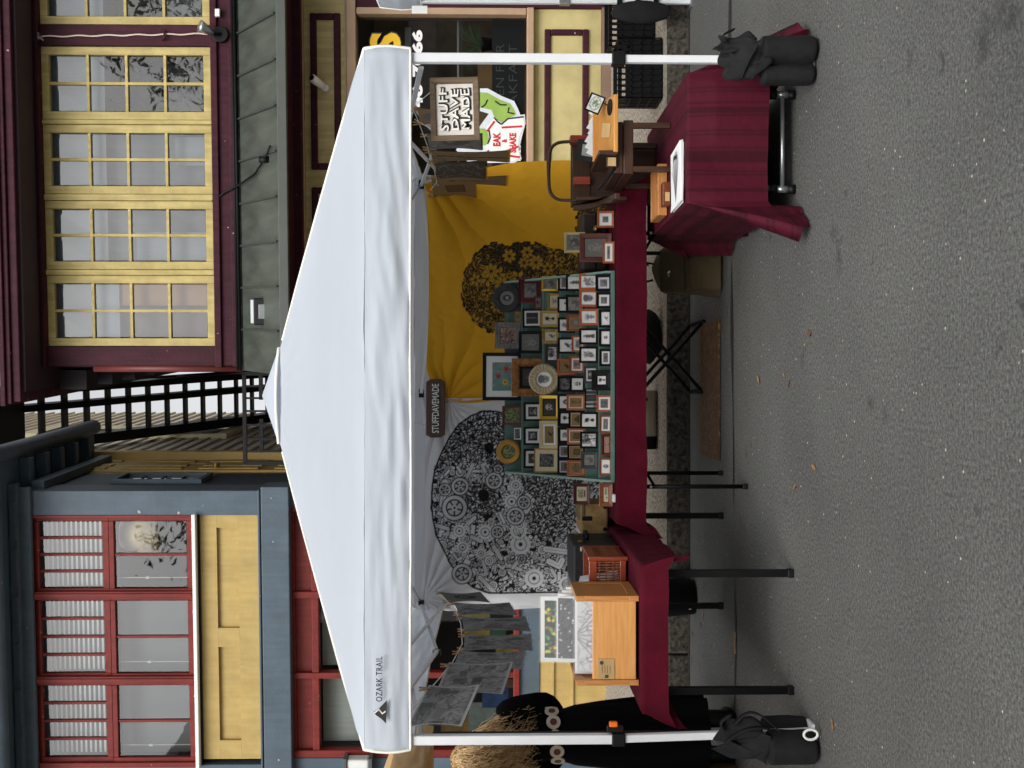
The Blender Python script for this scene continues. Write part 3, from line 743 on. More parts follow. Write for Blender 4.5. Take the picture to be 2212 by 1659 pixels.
# red shopfront below the beam
zf = lambda V: bl(V, 1380, .12)[1]
mb = MB(BT); mb.box(AB(1634), AB(1096), .12, .2, zf(675), zf(627)+.02); obj('red_panel_board', mb, m_red, blue)
sty = [(1096, 1104), (1276, 1291), (1451, 1464), (1618, 1634)]
for ya, yb in sty:
    mb = MB(BT); mb.box(AB(yb, 700), AB(ya, 700), .06, .2, zf(1120), zf(630)); obj('red_stile', mb, m_red, blue, bevel=.008)
mb = MB(BT); mb.box(AB(1634, 700), AB(1096, 700), .075, .2, zf(690), zf(675)); mb.box(AB(1634, 700), AB(1096, 700), .08, .2, zf(640), zf(628)); obj('red_rail', mb, m_red, blue, bevel=.008)
mb = MB(BT); mb.box(AB(1634, 700), AB(1096, 700), .03, .2, zf(1122), zf(1109)); obj('red_sill', mb, m_red, blue, bevel=.008)
for k, (ya, yb) in enumerate(((1104, 1276), (1291, 1451), (1464, 1618))):
    mb = MB(BT); mb.add([(AB(yb, 700), .15, zf(1109)), (AB(ya, 700), .15, zf(1109)), (AB(ya, 700), .15, zf(690)), (AB(yb, 700), .15, zf(690))], [(0, 1, 2, 3)])
    obj('shop_pane', mb, m_glassd, blue)
    mb = MB(BT); mb.box(AB(yb, 700), AB(ya, 700), .34, .36, zf(900), zf(690)); obj('pane_reflection_sheet', mb, MT('pale_pane_reflection', (206, 206, 198), .9, .06, 3, stretch=(8, 8, 1)) if k == 0 else bpy.data.materials['pale_pane_reflection'], blue)  # pale sheet behind the glass, coloured to stand for the panes' reflection
mb = MB(BT); mb.box(lL, AB(1096, 900), 2.2, 2.25, SZ, zf(627)); obj('shop_back_wall', mb, m_dark, blue)
for q0, q1 in ((lL, AB(1634, 700)-.003), (AB(1096, 700)+.003, lR)):
    mb = MB(BT); mb.box(q0, q1, .06, .3, SZ, zf(627)); obj('shopfront_pier', mb, m_blue, blue, bevel=.01)
mb = MB(BT); mb.box(AB(1634, 1140), AB(1096, 1140), .08, .3, zf(1165), zf(1122)-.003); obj('sill_board', mb, m_blue, blue)
mb = MB(BT); mb.box(AB(1634, 1200), AB(1096, 1200), .1, .3, SZ, zf(1165)-.003); obj('stall_riser', mb, m_ypan, blue)
for V in (1194, 1236):
    mb = MB(BT); mb.box(AB(1634, 1200), AB(1096, 1200), .07, .1, zf(V+3), zf(V-3)); obj('riser_bead', mb, m_ypan, blue, bevel=.004)
# goods behind the shop glass
random.seed(12)
cols_ = [(120, 102, 34), (40, 72, 54), (120, 120, 114), (84, 54, 34), (34, 60, 100), (110, 116, 110), (120, 90, 44), (58, 80, 74)]
for k, (V, y, w_, h_) in enumerate(((1030, 1340, .4, .3), (1050, 1360, .25, .45), (1010, 1300, .3, .3), (1085, 1475, .1, .55), (1070, 1500, .3, .3), (1050, 1550, .35, .4), (1000, 1570, .3, .5), (1060, 1600, .3, .3), (1090, 1400, .3, .2), (985, 1480, .4, .3))):
    a, z = bl(V, y, .3)
    mb = MB(BT); mb.box(a-w_/2, a+w_/2, .24+k*.012, .25+k*.012, z-h_/2, z+h_/2)
    obj('shop_poster', mb, MT('poster_paint_%d' % k, cols_[k % 8], .7, .4, 6), blue)
mb = MB(BT); a, z = bl(1110, 1340, .5); mb.box(AB(1420, 1100), AB(1250, 1100), .45, .9, SZ, zf(1115)); obj('display_shelf', mb, m_dark, blue)
a, z = bl(775, 1655, .0)
ln = thing('wall_lantern', 'grey and white wall lantern on the slate blue pier', 'lantern', BT @ Vector((a, 0, z-.2)))
mb = MB(BT); mb.box(a-.11, a+.11, -.1, .06, z-.12, z+.12); obj('lantern_glass', mb, MT('lantern_glass', (214, 216, 212), .3, .08), ln, bevel=.02)
mb = MB(BT); mb.box(a-.13, a+.13, -.12, .06, z+.12, z+.16); mb.box(a-.13, a+.13, -.12, .06, z-.16, z-.12); mb.box(a-.012, a+.012, -.115, -.1, z-.12, z+.12); obj('lantern_frame', mb, MT('lantern_grey', (72, 78, 80), .4, .1), ln, bevel=.004)

# ------------------------------------------------------------------ alley: door wing, clapboard house, steel stairs
wing = thing('yellow_wing', 'ochre rear wing with panelled doors in the alley', 'building', BT @ Vector((lR, 2.5, SZ)))
m_ochre = MT('alley_ochre', (196, 168, 104), .6, .08, 3)  # plain ochre paint of the alley wing
bW0, bW1 = 1.52, ba(300, 994, lR)[0]
mb = MB(BT); mb.box(lR-.24, lR-.03, bW0, bW1, SZ, ba(230, 994, lR)[1]); obj('wall', mb, m_ochre, wing)
zw = [ba(555, 1020, lR)[1], ba(500, 1020, lR)[1]]
for k in range(4):
    q0 = bW0 + .12 + k*.62; zd0 = 5.2
    mb = MB(BT); mb.box(lR-.03, lR, q0, q0+.55, 3.2, 7.2)
    d = obj('door', mb, m_ochre, wing, bevel=.01)
    for j in range(4):
        mb = MB(BT); z0_ = 3.4 + j*.95; mb.box(lR-.005, lR+.02, q0+.08, q0+.22, z0_, z0_+.75); mb.box(lR-.005, lR+.02, q0+.31, q0+.47, z0_, z0_+.75); obj('raised_panel', mb, m_ochre, d, bevel=.012)
mb = MB(BT); bk, zk = ba(468, 1006, lR+.05); mb.disc((lR+.06, bk, zk), .04, (1, 0, 0), .06, 12); obj('door_knob', mb, MT('brass', (150, 124, 60), .3, .1, metal=.9), d)
# clapboard house further back
aC = lR + .02
bC0 = bW1 + .02; bC1 = ba(380, 893, aC)[0]
house = thing('clapboard_house', 'weathered white clapboard house at the back of the alley', 'house', BT @ Vector((aC, bC0, SZ)))
m_clap = MT('weathered_clapboard', (214, 206, 184), .8, rgb2=(240, 234, 216), scale=2, stretch=(1, .4, 9))
ztop = ba(20, 900, aC)[1]
mb = MB(BT); z = 2.5; bd_ = .19
while z < 12.5:
    for (q0, q1) in ((bC0, bC1),):
        mb.add([(aC+.035, q0, z), (aC+.035, q1, z), (aC+.0, q1, z+bd_), (aC+.0, q0, z+bd_), (aC-.02, q0, z), (aC-.02, q1, z)], [(0, 1, 2, 3), (5, 4, 0, 1)])
    z += bd_
obj('clapboards', mb, m_clap, house, kind='stuff')
mb = MB(BT); mb.box(aC-4, aC-.025, bC0, bC1, SZ, 12.5); obj('wall', mb, m_clap, house)
mb = MB(BT); mb.box(aC-.02, aC+.09, bC0-.02, bC0+.16, 2, 12.5); obj('corner_board', mb, m_ochre, house)
mb = MB(BT); mb.box(aC, aC+.08, bC0+2.2, bC0+2.35, 5.6, 8.3); mb.box(aC, aC+.08, bC0+3.3, bC0+3.45, 5.6, 8.3); mb.box(aC, aC+.1, bC0+2.1, bC0+3.55, 8.3, 8.5); mb.box(aC, aC+.1, bC0+2.1, bC0+3.55, 5.45, 5.6)
wf = obj('window', mb, MT('cream_casing', (214, 204, 164), .6, .06), house)
mb = MB(BT); mb.box(aC+.02, aC+.04, bC0+2.35, bC0+3.3, 5.6, 8.3); obj('pane', mb, m_dark, wf)
mb = MB(BT); mb.add([(aC+.25, bC0+1.5, 12.4), (aC+.25, bC1, 12.4), (aC-3.5, bC1, 15), (aC-3.5, bC0+1.5, 15)], [(0, 1, 2, 3)]); mb.box(aC-.1, aC+.25, bC0+1.5, bC1, 12.3, 12.4); obj('roof', mb, MT('brown_shingle', (96, 80, 66), .9, .3, 12), house)
# black steel stair rising towards the street
stair = thing('steel_stair', 'black steel outside stair with open treads in the alley', 'stairs', BT @ Vector((aL-.4, 4, SZ)))
sb0, sz0 = 2.6, 7.55; sb1, sz1 = 7.6, 4.55
a1s, a2s = aL-.42, aL-1.14
NT = 16
for k in range(NT):
    t = (k+.5)/NT; b = sb0+(sb1-sb0)*t; z = sz0+(sz1-sz0)*t
    mb = MB(BT); mb.box(a2s, a1s, b-.03, b+.13, z-.02, z+.02); obj('tread', mb, m_blacksteel, stair)
for a in (a1s, a2s, a1s-.22):
    mb = MB(BT); mb.bar((a, sb0-.1, sz0+.1), (a, sb1, sz1), .09 if a != a2s else .14, .26); obj('stringer', mb, m_blacksteel, stair)
for a in (a1s,):
    mb = MB(BT); mb.tube([(a, sb0-.1, sz0+1.1), (a, sb1, sz1+1.0)], .03, 8)
    for k in range(7): t = k/6; mb.tube([(a, sb0+(sb1-sb0)*t, sz0+(sz1-sz0)*t), (a, sb0+(sb1-sb0)*t, sz0+1.05+(sz1-sz0)*t)], .022, 6)
    obj('handrail', mb, m_blacksteel, stair)
mb = MB(BT); mb.box(a2s-.3, a1s+.1, sb0-1.3, sb0-.1, sz0+.0, sz0+.12); obj('landing', mb, m_blacksteel, stair)
mb = MB(BT)
for k in range(16): mb.tube([(a2s-.3+k*.07, sb0-1.28, sz0+.12), (a2s-.3+k*.07, sb0-1.28, sz0+1.05)], .006, 4)
for k in range(14): mb.tube([(a2s-.3, sb0-1.28, sz0+.12+k*.07), (a2s+.8, sb0-1.28, sz0+.12+k*.07)], .006, 4)
obj('mesh_guard', mb, m_blacksteel, stair)
mb = MB(BT)
for k in range(3): mb.bar((a2s-.3+k*.62, sb0-1.3, sz0), (a2s-.3+k*.62, sb0-1.3, sz0+1.6), .06)
mb.bar((a2s-.4, sb0-1.3, sz0+1.6), (a1s+.1, sb0-1.3, sz0+1.6), .06); obj('guard_post', mb, m_blacksteel, stair)
# balcony railing across the alley mouth
rail = thing('alley_railing', 'black steel railing panel closing the alley beside the pent roof', 'railing', BT @ Vector((aL-.6, .35, 3.3)))
P0, P1 = bl(530, 1001, .35), bl(530, 806, .35)
zr = P0[1]
mb = MB(BT); mb.bar((P0[0], .35, zr), (P1[0], .35, zr), .04); obj('top_rail', mb, m_blacksteel, rail)
mb = MB(BT); mb.bar((P0[0], .35, zr-.85), (P1[0], .35, zr-.85), .05); obj('bottom_rail', mb, m_blacksteel, rail)
for y in (1000, 807): 
    mb = MB(BT); a, _ = bl(560, y, .35); mb.bar((a, .35, zr+.02), (a, .35, zr-1.6), .04); obj('post', mb, m_blacksteel, rail)
for y in (834, 860, 888, 918, 948, 975):
    mb = MB(BT); a, _ = bl(560, y, .35); mb.bar((a, .35, zr), (a, .35, zr-.85), .022); obj('baluster', mb, m_blacksteel, rail)
mb = MB(BT); mb.bar((P0[0]+.12, .38, zr-.18), (P0[0]+.5, .38, zr-.18), .04); mb.bar((P1[0]-.3, .38, zr-.18), (P1[0], .38, zr-.18), .04); mb.box(P0[0]-.1, P1[0]+.05, .4, 1.5, zr-.92, zr-.86); obj('balcony_deck', mb, m_blacksteel, rail)
# ------------------------------------------------------------------ little drawing board: prints are vertex-coloured sheets
class Cv:
    def __init__(s, w, h, col):
        s.w, s.h = int(w), int(h)
        s.p = np.ones((s.h, s.w, 3)) * np.array(L(col))
    def _win(s, x0, x1, y0, y1):
        a, b = max(0, int(x0)), min(s.w, int(x1)+2); c, d = max(0, int(y0)), min(s.h, int(y1)+2)
        if a >= b or c >= d: return None
        Y, X = np.mgrid[c:d, a:b]
        return a, b, c, d, X.astype(float), Y.astype(float)
    def _put(s, w, m, col):
        a, b, c, d = w[:4]; m = np.clip(m, 0, 1)[..., None]
        s.p[c:d, a:b] = s.p[c:d, a:b] * (1-m) + np.array(L(col)) * m
    def ell(s, cx, cy, rx, ry, col, rot=0.0, al=1.0):
        r = max(rx, ry)+1; w = s._win(cx-r, cx+r, cy-r, cy+r)
        if not w: return
        X, Y = w[4]-cx, w[5]-cy; c_, s_ = math.cos(rot), math.sin(rot)
        q = np.sqrt(((X*c_+Y*s_)/max(rx, .1))**2 + ((-X*s_+Y*c_)/max(ry, .1))**2)
        s._put(w, ((1-q)*min(rx, ry)+.5).clip(0, 1)*al, col)
    def line(s, pts, wd, col, al=1.0, taper=False):
        xs = [p[0] for p in pts]; ys = [p[1] for p in pts]
        w = s._win(min(xs)-wd-1, max(xs)+wd+1, min(ys)-wd-1, max(ys)+wd+1)
        if not w: return
        X, Y = w[4], w[5]; best = np.full(X.shape, 1e9); n = len(pts)-1
        for i in range(n):
            x0, y0 = pts[i]; x1, y1 = pts[i+1]; dx, dy = x1-x0, y1-y0; l2 = dx*dx+dy*dy+1e-9
            t = (((X-x0)*dx+(Y-y0)*dy)/l2).clip(0, 1)
            d = np.hypot(X-x0-t*dx, Y-y0-t*dy)
            hw = wd/2
            if taper:
                g = (i+t)/n; d = d + hw*(1-np.sin(np.pi*(g*.96+.02)))
            best = np.minimum(best, d-hw)
        s._put(w, (.5-best).clip(0, 1)*al, col)
    def poly(s, pts, col, al=1.0):
        xs = [p[0] for p in pts]; ys = [p[1] for p in pts]
        w = s._win(min(xs), max(xs), min(ys), max(ys))
        if not w: return
        s._put(w, inpoly(w[4], w[5], pts).astype(float)*al, col)
    def rect(s, x0, y0, x1, y1, col, al=1.0):
        s.poly([(x0, y0), (x1, y0), (x1, y1), (x0, y1)], col, al)
    def noise(s, amt, sc, rng, x0=0, y0=0, x1=None, y1=None, tint=(1, 1, 1)):
        x1 = x1 or s.w; y1 = y1 or s.h; x0, y0, x1, y1 = map(int, (x0, y0, x1, y1))
        h, w_ = y1-y0, x1-x0
        if h < 1 or w_ < 1: return
        g = rng.random((int(h/sc)+3, int(w_/sc)+3)); yy = np.arange(h)/sc; xx = np.arange(w_)/sc
        iy, ix = yy.astype(int), xx.astype(int); fy, fx = (yy-iy)[:, None], (xx-ix)[None, :]
        v = g[iy][:, ix]*(1-fy)*(1-fx)+g[iy+1][:, ix]*fy*(1-fx)+g[iy][:, ix+1]*(1-fy)*fx+g[iy+1][:, ix+1]*fy*fx
        s.p[y0:y1, x0:x1] *= (1+amt*(v-.5)*2)[..., None].clip(0.03, 3)
def inpoly(X, Y, pts):
    r = np.zeros(X.shape, bool); n = len(pts); j = n-1
    for i in range(n):
        xi, yi = pts[i]; xj, yj = pts[j]
        c = ((yi > Y) != (yj > Y)) & (X < (xj-xi)*(Y-yi)/(yj-yi+1e-12)+xi)
        r ^= c; j = i
    return r
def sheet(cv, fn):
    """grid mesh of the drawing; fn(u,v) -> point, u left..right, v bottom..top"""
    mb = MB(); w, h = cv.w, cv.h
    mb.v = [tuple(fn(i/(w-1), 1-j/(h-1))) for j in range(h) for i in range(w)]
    mb.f = [(j*w+i, (j+1)*w+i, (j+1)*w+i+1, j*w+i+1) for j in range(h-1) for i in range(w-1)]
    mb.c = np.clip(cv.p, 0, 1).reshape(-1, 3)
    return mb

def picture(kind, w, h, seed, res=.0035):
    """small drawings: kind picks paper and motif"""
    rng = np.random.default_rng(seed)
    W_, H_ = max(10, int(w/res)), max(10, int(h/res))
    paper = {'k': (150, 122, 80), 'd': (70, 66, 64), 'c': (214, 204, 178), 'p': (176, 130, 112), 'g': (120, 118, 112)}.get(kind[0], (240, 239, 236))
    c = Cv(W_, H_, paper); c.noise(.06, 5, rng)
    ink = (58, 48, 34) if kind[0] == 'k' else (70, 70, 72)
    X = lambda f: f*W_; Y = lambda f: (1-f)*H_
    S = min(W_, H_); mo = kind[1:]
    def hatch(n, x0, x1, y0, y1, col=ink, al=.6, ln=.12, wd=1.0):
        for _ in range(n):
            x, y = rng.uniform(x0, x1), rng.uniform(y0, y1); a = rng.uniform(0, 3.14); l = ln*rng.uniform(.4, 1.2)
            c.line([(X(x-l*math.cos(a)), Y(y-l*math.sin(a))), (X(x), Y(y)+rng.uniform(-.02, .02)*S), (X(x+l*math.cos(a)), Y(y+l*math.sin(a)))], wd, col, al)
    if mo == 'bird':
        c.ell(X(.5), Y(.45), S*.2, S*.12, ink, -.6); c.ell(X(.6), Y(.62), S*.08, S*.07, ink); c.line([(X(.42), Y(.36)), (X(.25), Y(.2))], S*.06, ink); c.line([(X(.66), Y(.63)), (X(.76), Y(.6))], S*.03, ink); c.line([(X(.5), Y(.35)), (X(.52), Y(.2)), (X(.62), Y(.18))], 1.2, ink)
    elif mo == 'plant':
        for k in range(7):
            a = -1.2+k*.4; c.line([(X(.5), Y(.36)), (X(.5+.12*math.sin(a)), Y(.55)), (X(.5+.34*math.sin(a)), Y(.5+.34*math.cos(a)))], S*.09, (126, 126, 128), .8, True)
        c.poly([(X(.36), Y(.36)), (X(.64), Y(.36)), (X(.59), Y(.1)), (X(.41), Y(.1))], (150, 150, 150)); c.line([(X(.34), Y(.36)), (X(.66), Y(.36))], S*.05, (96, 96, 98))
    elif mo == 'face':
        c.ell(X(.5), Y(.52), S*.26, S*.36, (170, 170, 170)); c.ell(X(.5), Y(.72), S*.28, S*.2, (110, 110, 112)); c.ell(X(.42), Y(.54), S*.04, S*.03, ink); c.ell(X(.6), Y(.54), S*.04, S*.03, ink); c.line([(X(.5), Y(.52)), (X(.53), Y(.42)), (X(.48), Y(.41))], 1.3, ink); c.line([(X(.42), Y(.32)), (X(.6), Y(.32))], 1.4, ink); hatch(30, .3, .7, .2, .85, (96, 96, 98), .45, .06)
    elif mo == 'figure':
        c.ell(X(.5), Y(.8), S*.07, S*.09, ink); c.poly([(X(.42), Y(.72)), (X(.58), Y(.72)), (X(.66), Y(.12)), (X(.34), Y(.12))], (120, 120, 120)); hatch(24, .38, .62, .15, .7, ink, .5, .08)
    elif mo == 'dark':
        c.rect(0, 0, W_, H_, (52, 50, 50), .85); hatch(60, .02, .98, .02, .98, (170, 168, 164), .35, .12)
    elif mo == 'etch':
        c.rect(0, 0, W_, H_, (128, 126, 123), .85); c.ell(X(.5), Y(.48), S*.24, S*.3, (84, 84, 86), .4, .8); c.ell(X(.4), Y(.6), S*.12, S*.1, (168, 168, 165), .3, .7); c.noise(.35, 3.5, rng); hatch(14, .05, .95, .05, .95, (70, 70, 72), .25, .14, 1.3)
    elif mo == 'forest':
        c.rect(0, 0, W_, H_, (186, 186, 182), .7)
        for k in range(16): x = rng.uniform(0, 1); c.line([(X(x), Y(0)), (X(x+rng.uniform(-.04, .04)), Y(1))], rng.uniform(1, 4), (46, 46, 46), .8)
        hatch(40, 0, 1, 0, .3, (60, 60, 60), .6, .1)
    elif mo == 'skull':
        c.ell(X(.5), Y(.58), S*.26, S*.28, (196, 192, 184)); c.rect(X(.36), Y(.4), X(.64), Y(.2), (196, 192, 184)); c.ell(X(.4), Y(.55), S*.08, S*.08, (34, 32, 32)); c.ell(X(.6), Y(.55), S*.08, S*.08, (34, 32, 32)); c.poly([(X(.5), Y(.48)), (X(.46), Y(.38)), (X(.54), Y(.38))], (34, 32, 32)); hatch(20, .38, .62, .2, .32, (60, 58, 56), .7, .04)
    elif mo == 'xray':
        c.rect(0, 0, W_, H_, (44, 44, 46)); c.ell(X(.5), Y(.5), S*.3, S*.36, (92, 92, 94)); c.ell(X(.5), Y(.5), S*.26, S*.32, (40, 40, 42)); hatch(18, .25, .75, .2, .8, (200, 200, 200), .5, .1)
    elif mo == 'glass':
        c.poly([(X(.3), Y(.88)), (X(.7), Y(.88)), (X(.56), Y(.5)), (X(.44), Y(.5))], (112, 92, 58)); c.line([(X(.5), Y(.5)), (X(.5), Y(.2))], S*.05, ink); c.line([(X(.32), Y(.18)), (X(.68), Y(.18))], S*.06, ink)
    elif mo == 'globe':
        c.ell(X(.5), Y(.5), S*.34, S*.34, ink); c.ell(X(.5), Y(.5), S*.31, S*.31, (134, 108, 70)); c.line([(X(.2), Y(.5)), (X(.8), Y(.56))], 1.2, ink); c.ell(X(.5), Y(.5), S*.14, S*.31, (112, 90, 56), 0, .5)
    elif mo == 'cube':
        c.poly([(X(.25), Y(.3)), (X(.7), Y(.25)), (X(.74), Y(.65)), (X(.3), Y(.72))], (110, 86, 52)); c.line([(X(.25), Y(.3)), (X(.7), Y(.25)), (X(.74), Y(.65)), (X(.3), Y(.72)), (X(.25), Y(.3))], 1.3, ink)
    elif mo == 'hat':
        c.ell(X(.5), Y(.4), S*.34, S*.12, ink); c.ell(X(.5), Y(.55), S*.2, S*.2, (92, 72, 44))
    elif mo == 'vase':
        c.ell(X(.5), Y(.68), S*.16, S*.14, (34, 34, 34)); c.line([(X(.5), Y(.6)), (X(.5), Y(.36))], S*.05, (34, 34, 34)); c.ell(X(.5), Y(.28), S*.12, S*.14, (34, 34, 34)); hatch(10, .35, .65, .55, .8, (34, 34, 34), .8, .08)
    elif mo == 'tree':
        c.line([(X(.6), Y(0)), (X(.55), Y(.5)), (X(.4), Y(.9))], S*.08, (40, 40, 40)); hatch(50, .2, .9, .4, 1, (50, 50, 50), .7, .1, 1.4); hatch(20, 0, 1, 0, .4, (120, 120, 120), .5, .15)
    elif mo == 'hand':
        c.ell(X(.45), Y(.35), S*.18, S*.2, (150, 148, 146))
        for k in range(4): c.line([(X(.36+k*.06), Y(.45)), (X(.34+k*.1), Y(.85-abs(k-1.5)*.05))], S*.07, (150, 148, 146))
        c.line([(X(.58), Y(.35)), (X(.74), Y(.55))], S*.07, (150, 148, 146)); hatch(30, .28, .7, .15, .8, (80, 80, 80), .5, .07)
    elif mo == 'flowers':
        c.rect(0, 0, W_, H_, (112, 158, 150))
        for k in range(70):
            col = [(200, 60, 90), (226, 190, 60), (196, 84, 60), (70, 130, 110), (220, 150, 160), (90, 150, 170)][rng.integers(6)]; x, y, a = rng.uniform(0, 1), rng.uniform(0, 1), rng.uniform(0, 6.28)
            c.line([(X(x), Y(y)), (X(x+.1*math.cos(a)), Y(y+.1*math.sin(a)))], S*.05, col, .85, True)
        for x, y, q in ((.5, .7, (196, 50, 84)), (.3, .35, (232, 198, 60)), (.75, .3, (190, 60, 70))):
            for k in range(9): a = k*.7; c.line([(X(x), Y(y)), (X(x)+S*.2*math.cos(a), Y(y)+S*.2*math.sin(a))], S*.06, q, .9, True)
            c.ell(X(x), Y(y), S*.05, S*.05, (96, 60, 40))
    elif mo == 'mandala':
        c.rect(0, 0, W_, H_, (150, 116, 92), .6)
        for k in range(160): a, r_ = rng.uniform(0, 6.28), rng.uniform(0, .5)**.9; col = [(96, 84, 110), (176, 124, 76), (70, 64, 70)][rng.integers(3)]; c.line([(W_/2+S*r_*math.cos(a), H_/2+S*r_*math.sin(a)), (W_/2+S*(r_+.07)*math.cos(a+.1), H_/2+S*(r_+.07)*math.sin(a+.1))], 2, col, .8)
        c.ell(W_/2, H_/2, S*.04, S*.04, (90, 96, 110))
    elif mo == 'stipple':
        for k in range(500): c.ell(rng.uniform(0, W_), rng.uniform(0, H_), 1.2, 1.2, [(96, 112, 70), (150, 160, 110), (60, 76, 46)][rng.integers(3)])
    elif mo == 'street':
        c.rect(0, 0, W_, H_, (138, 138, 138), .97); c.noise(.3, 7, rng); hatch(80, 0, 1, 0, 1, (60, 60, 60), .5, .13, 1.5)
        for k in range(10):
            x, y = rng.uniform(0, .8), rng.uniform(.1, .8); c.rect(X(x), Y(y+rng.uniform(.1, .25)), X(x+rng.uniform(.06, .2)), Y(y), [(70, 70, 70), (116, 116, 116)][k % 2], .7)
        hatch(20, 0, 1, 0, 1, (150, 150, 150), .4, .12)
    elif mo == 'oval':
        c.ell(X(.5), Y(.5), S*.22, S*.3, (50, 50, 52)); hatch(14, .4, .6, .4, .62, (170, 170, 170), .6, .04)
    elif mo == 'foliage':
        c.rect(0, 0, W_, H_, (44, 62, 40))
        for k in range(260): col = [(70, 130, 70), (232, 220, 70), (190, 50, 40), (120, 180, 110), (30, 40, 26), (40, 70, 50)][min(5, int(rng.exponential(1.6))) if rng.random() < .5 else rng.integers(6)]; x, y, a = rng.uniform(0, W_), rng.uniform(0, H_), rng.uniform(0, 6.28); c.line([(x, y), (x+S*.07*math.cos(a), y+S*.07*math.sin(a))], S*.05, col, .9, True)
    elif mo == 'snow':
        c.rect(0, 0, W_, H_, (96, 98, 100)); hatch(90, 0, 1, 0, 1, (50, 52, 54), .5, .08, 1.5)
        for k in range(90): c.ell(rng.uniform(0, W_), rng.uniform(0, H_), rng.uniform(.5, 1.3), rng.uniform(.5, 1.2), (236, 236, 238))
        c.ell(X(.4), Y(.2), S*.3, S*.16, (214, 214, 214)); c.line([(X(.35), Y(.3)), (X(.33), Y(.62))], S*.08, (220, 220, 220), 1, True); c.line([(X(.45), Y(.3)), (X(.47), Y(.6))], S*.08, (220, 220, 220), 1, True)
    elif mo == 'gothic':
        c.rect(0, 0, W_, H_, (214, 214, 216)); hatch(140, 0, 1, 0, 1, (130, 130, 134), .5, .09, 1.0)
        for k in range(7): c.line([(X(.02+k*.16), Y(0)), (X(.1+k*.14), Y(.6)), (X(.5), Y(1.05))], 1.2, (126, 126, 130), .8)
        for k in range(9): c.ell(X(.06+k*.11), Y(.45+.3*(k % 2)), S*.05, S*.09, (104, 104, 108), 0, .8); c.ell(X(.06+k*.11), Y(.45+.3*(k % 2)), S*.03, S*.06, (222, 222, 224))
    elif mo == 'fungi':
        c.rect(X(.05), Y(.95), X(.95), Y(.05), (232, 232, 232))
        for k in range(40): a = rng.uniform(-1.2, 1.2); c.line([(X(.5), Y(.1)), (X(.5+.2*math.sin(a)), Y(.45)), (X(.5+.5*math.sin(a)*rng.uniform(.6, 1)), Y(.5+.42*math.cos(a)))], 1.1, (84, 84, 86), .7)
    else:
        hatch(40, .22, .78, .2, .8, (110, 110, 112), .6, .14, 1.3); c.ell(X(.5), Y(.5), S*.16, S*.2, (160, 160, 160), .3, .6)
    return c
_picture = picture
def picture(kind, w, h, seed, res=.0035):
    if 'notice' in kind:
        c = Cv(max(10, w/.003), max(10, h/.003), (222, 212, 180)); rng = np.random.default_rng(seed)
        if kind.endswith('2'):
            c.ell(c.w*.28, c.h*.62, c.h*.14, c.h*.14, (40, 40, 40))
            for k in range(4): c.line([(c.w*.5, c.h*(.3+k*.12)), (c.w*.9, c.h*(.3+k*.12))], 1, (120, 116, 100))
        else:
            for k in range(60):                               # plain dotted patch where the code stood
                c.ell(rng.uniform(.25, .75)*c.w, rng.uniform(.15, .6)*c.h, 1.2, 1.2, (150, 142, 118))
            c.line([(c.w*.3, c.h*.76), (c.w*.7, c.h*.76)], 2.2, (60, 56, 50))
        return c
    return _picture(kind, w, h, seed, res)
# ------------------------------------------------------------------ canopies
def canopy_fn(cx, cy, half, ze, zp, zv, seed, roll_right=False):
    rnd = random.Random(seed)
    N = 56
    def ringpt(r, s):
        s = (s % 1.0) * 4; k = int(s); t = s - k
        return {0: (-r + 2*r*t, -r), 1: (r, -r + 2*r*t), 2: (r - 2*r*t, r), 3: (-r, r - 2*r*t)}[k % 4]
    def corner(s):
        t = (s*4) % 1.0; return abs(2*t-1)
    rings = []
    for i in range(22):
        f = i/21; r = .05 + .95*f; rings.append(('roof', r))
    ro = []
    tot = N*4
    def pt(kind, r, s):
        co = corner(s); mid = 1 - co**2
        if kind == 'roof':
            x, y = ringpt(half*r, s); z = ze + (zp-ze)*(1-r)
            z -= .022*mid*math.sin(math.pi*min(1, r))*1.0
            z += .005*mnoise.noise((x*3+seed, y*3, 0)) + .004*abs(mnoise.noise((x*7+y*3, y*9-x*2, seed)))*(.3+r) + .006*(1-min(1, abs(x/half*1.0)/(r+.01)))*0
            z += .007*math.exp(-((r-.30)/.16)**2)*mnoise.noise((s*46, r*3, seed+5))
            z -= .012*max(0, (r-.93)/.07)**2
        else:
            t = r; x, y = ringpt(half*(1.0 + .006*math.sin(t*3.1)), s)
            s4 = (s % 1)*4-1; dr = 1.0
            if roll_right and 0 < s4 < 1: dr = 1-.72*min(1, min(s4, 1-s4)/.05)
            z = (ze-.012) + (zv-(ze-.012))*t*dr
            amp = (.005+.015*t)*(mid**.5*.8+.25); wv_c = 0
            q = s*4*3.05
            wv = .8*mnoise.noise((q*.8, t*2.6+seed, 1)) + .8*mnoise.noise((q*2.2+t*2.0, t*4.5, seed)) + .5*mnoise.noise((q*3.5-t*3, t*8, seed+4)) + .3*mnoise.noise((q*9+t*4, t*9, seed+2)) + .9*(abs(mnoise.noise((q*2.6+t*1.2, t*3.2+q*.7, seed+11)))**.5-.5)
            n = {0: (0, -1), 1: (1, 0), 2: (0, 1), 3: (-1, 0)}[int((s % 1)*4) % 4]
            x += n[0]*amp*wv; y += n[1]*amp*wv
            z += .006*t*mnoise.noise((q*1.3, 2, seed)) - .012*t*mid*0
        return (cx+x, cy+y, z)
    return pt, tot
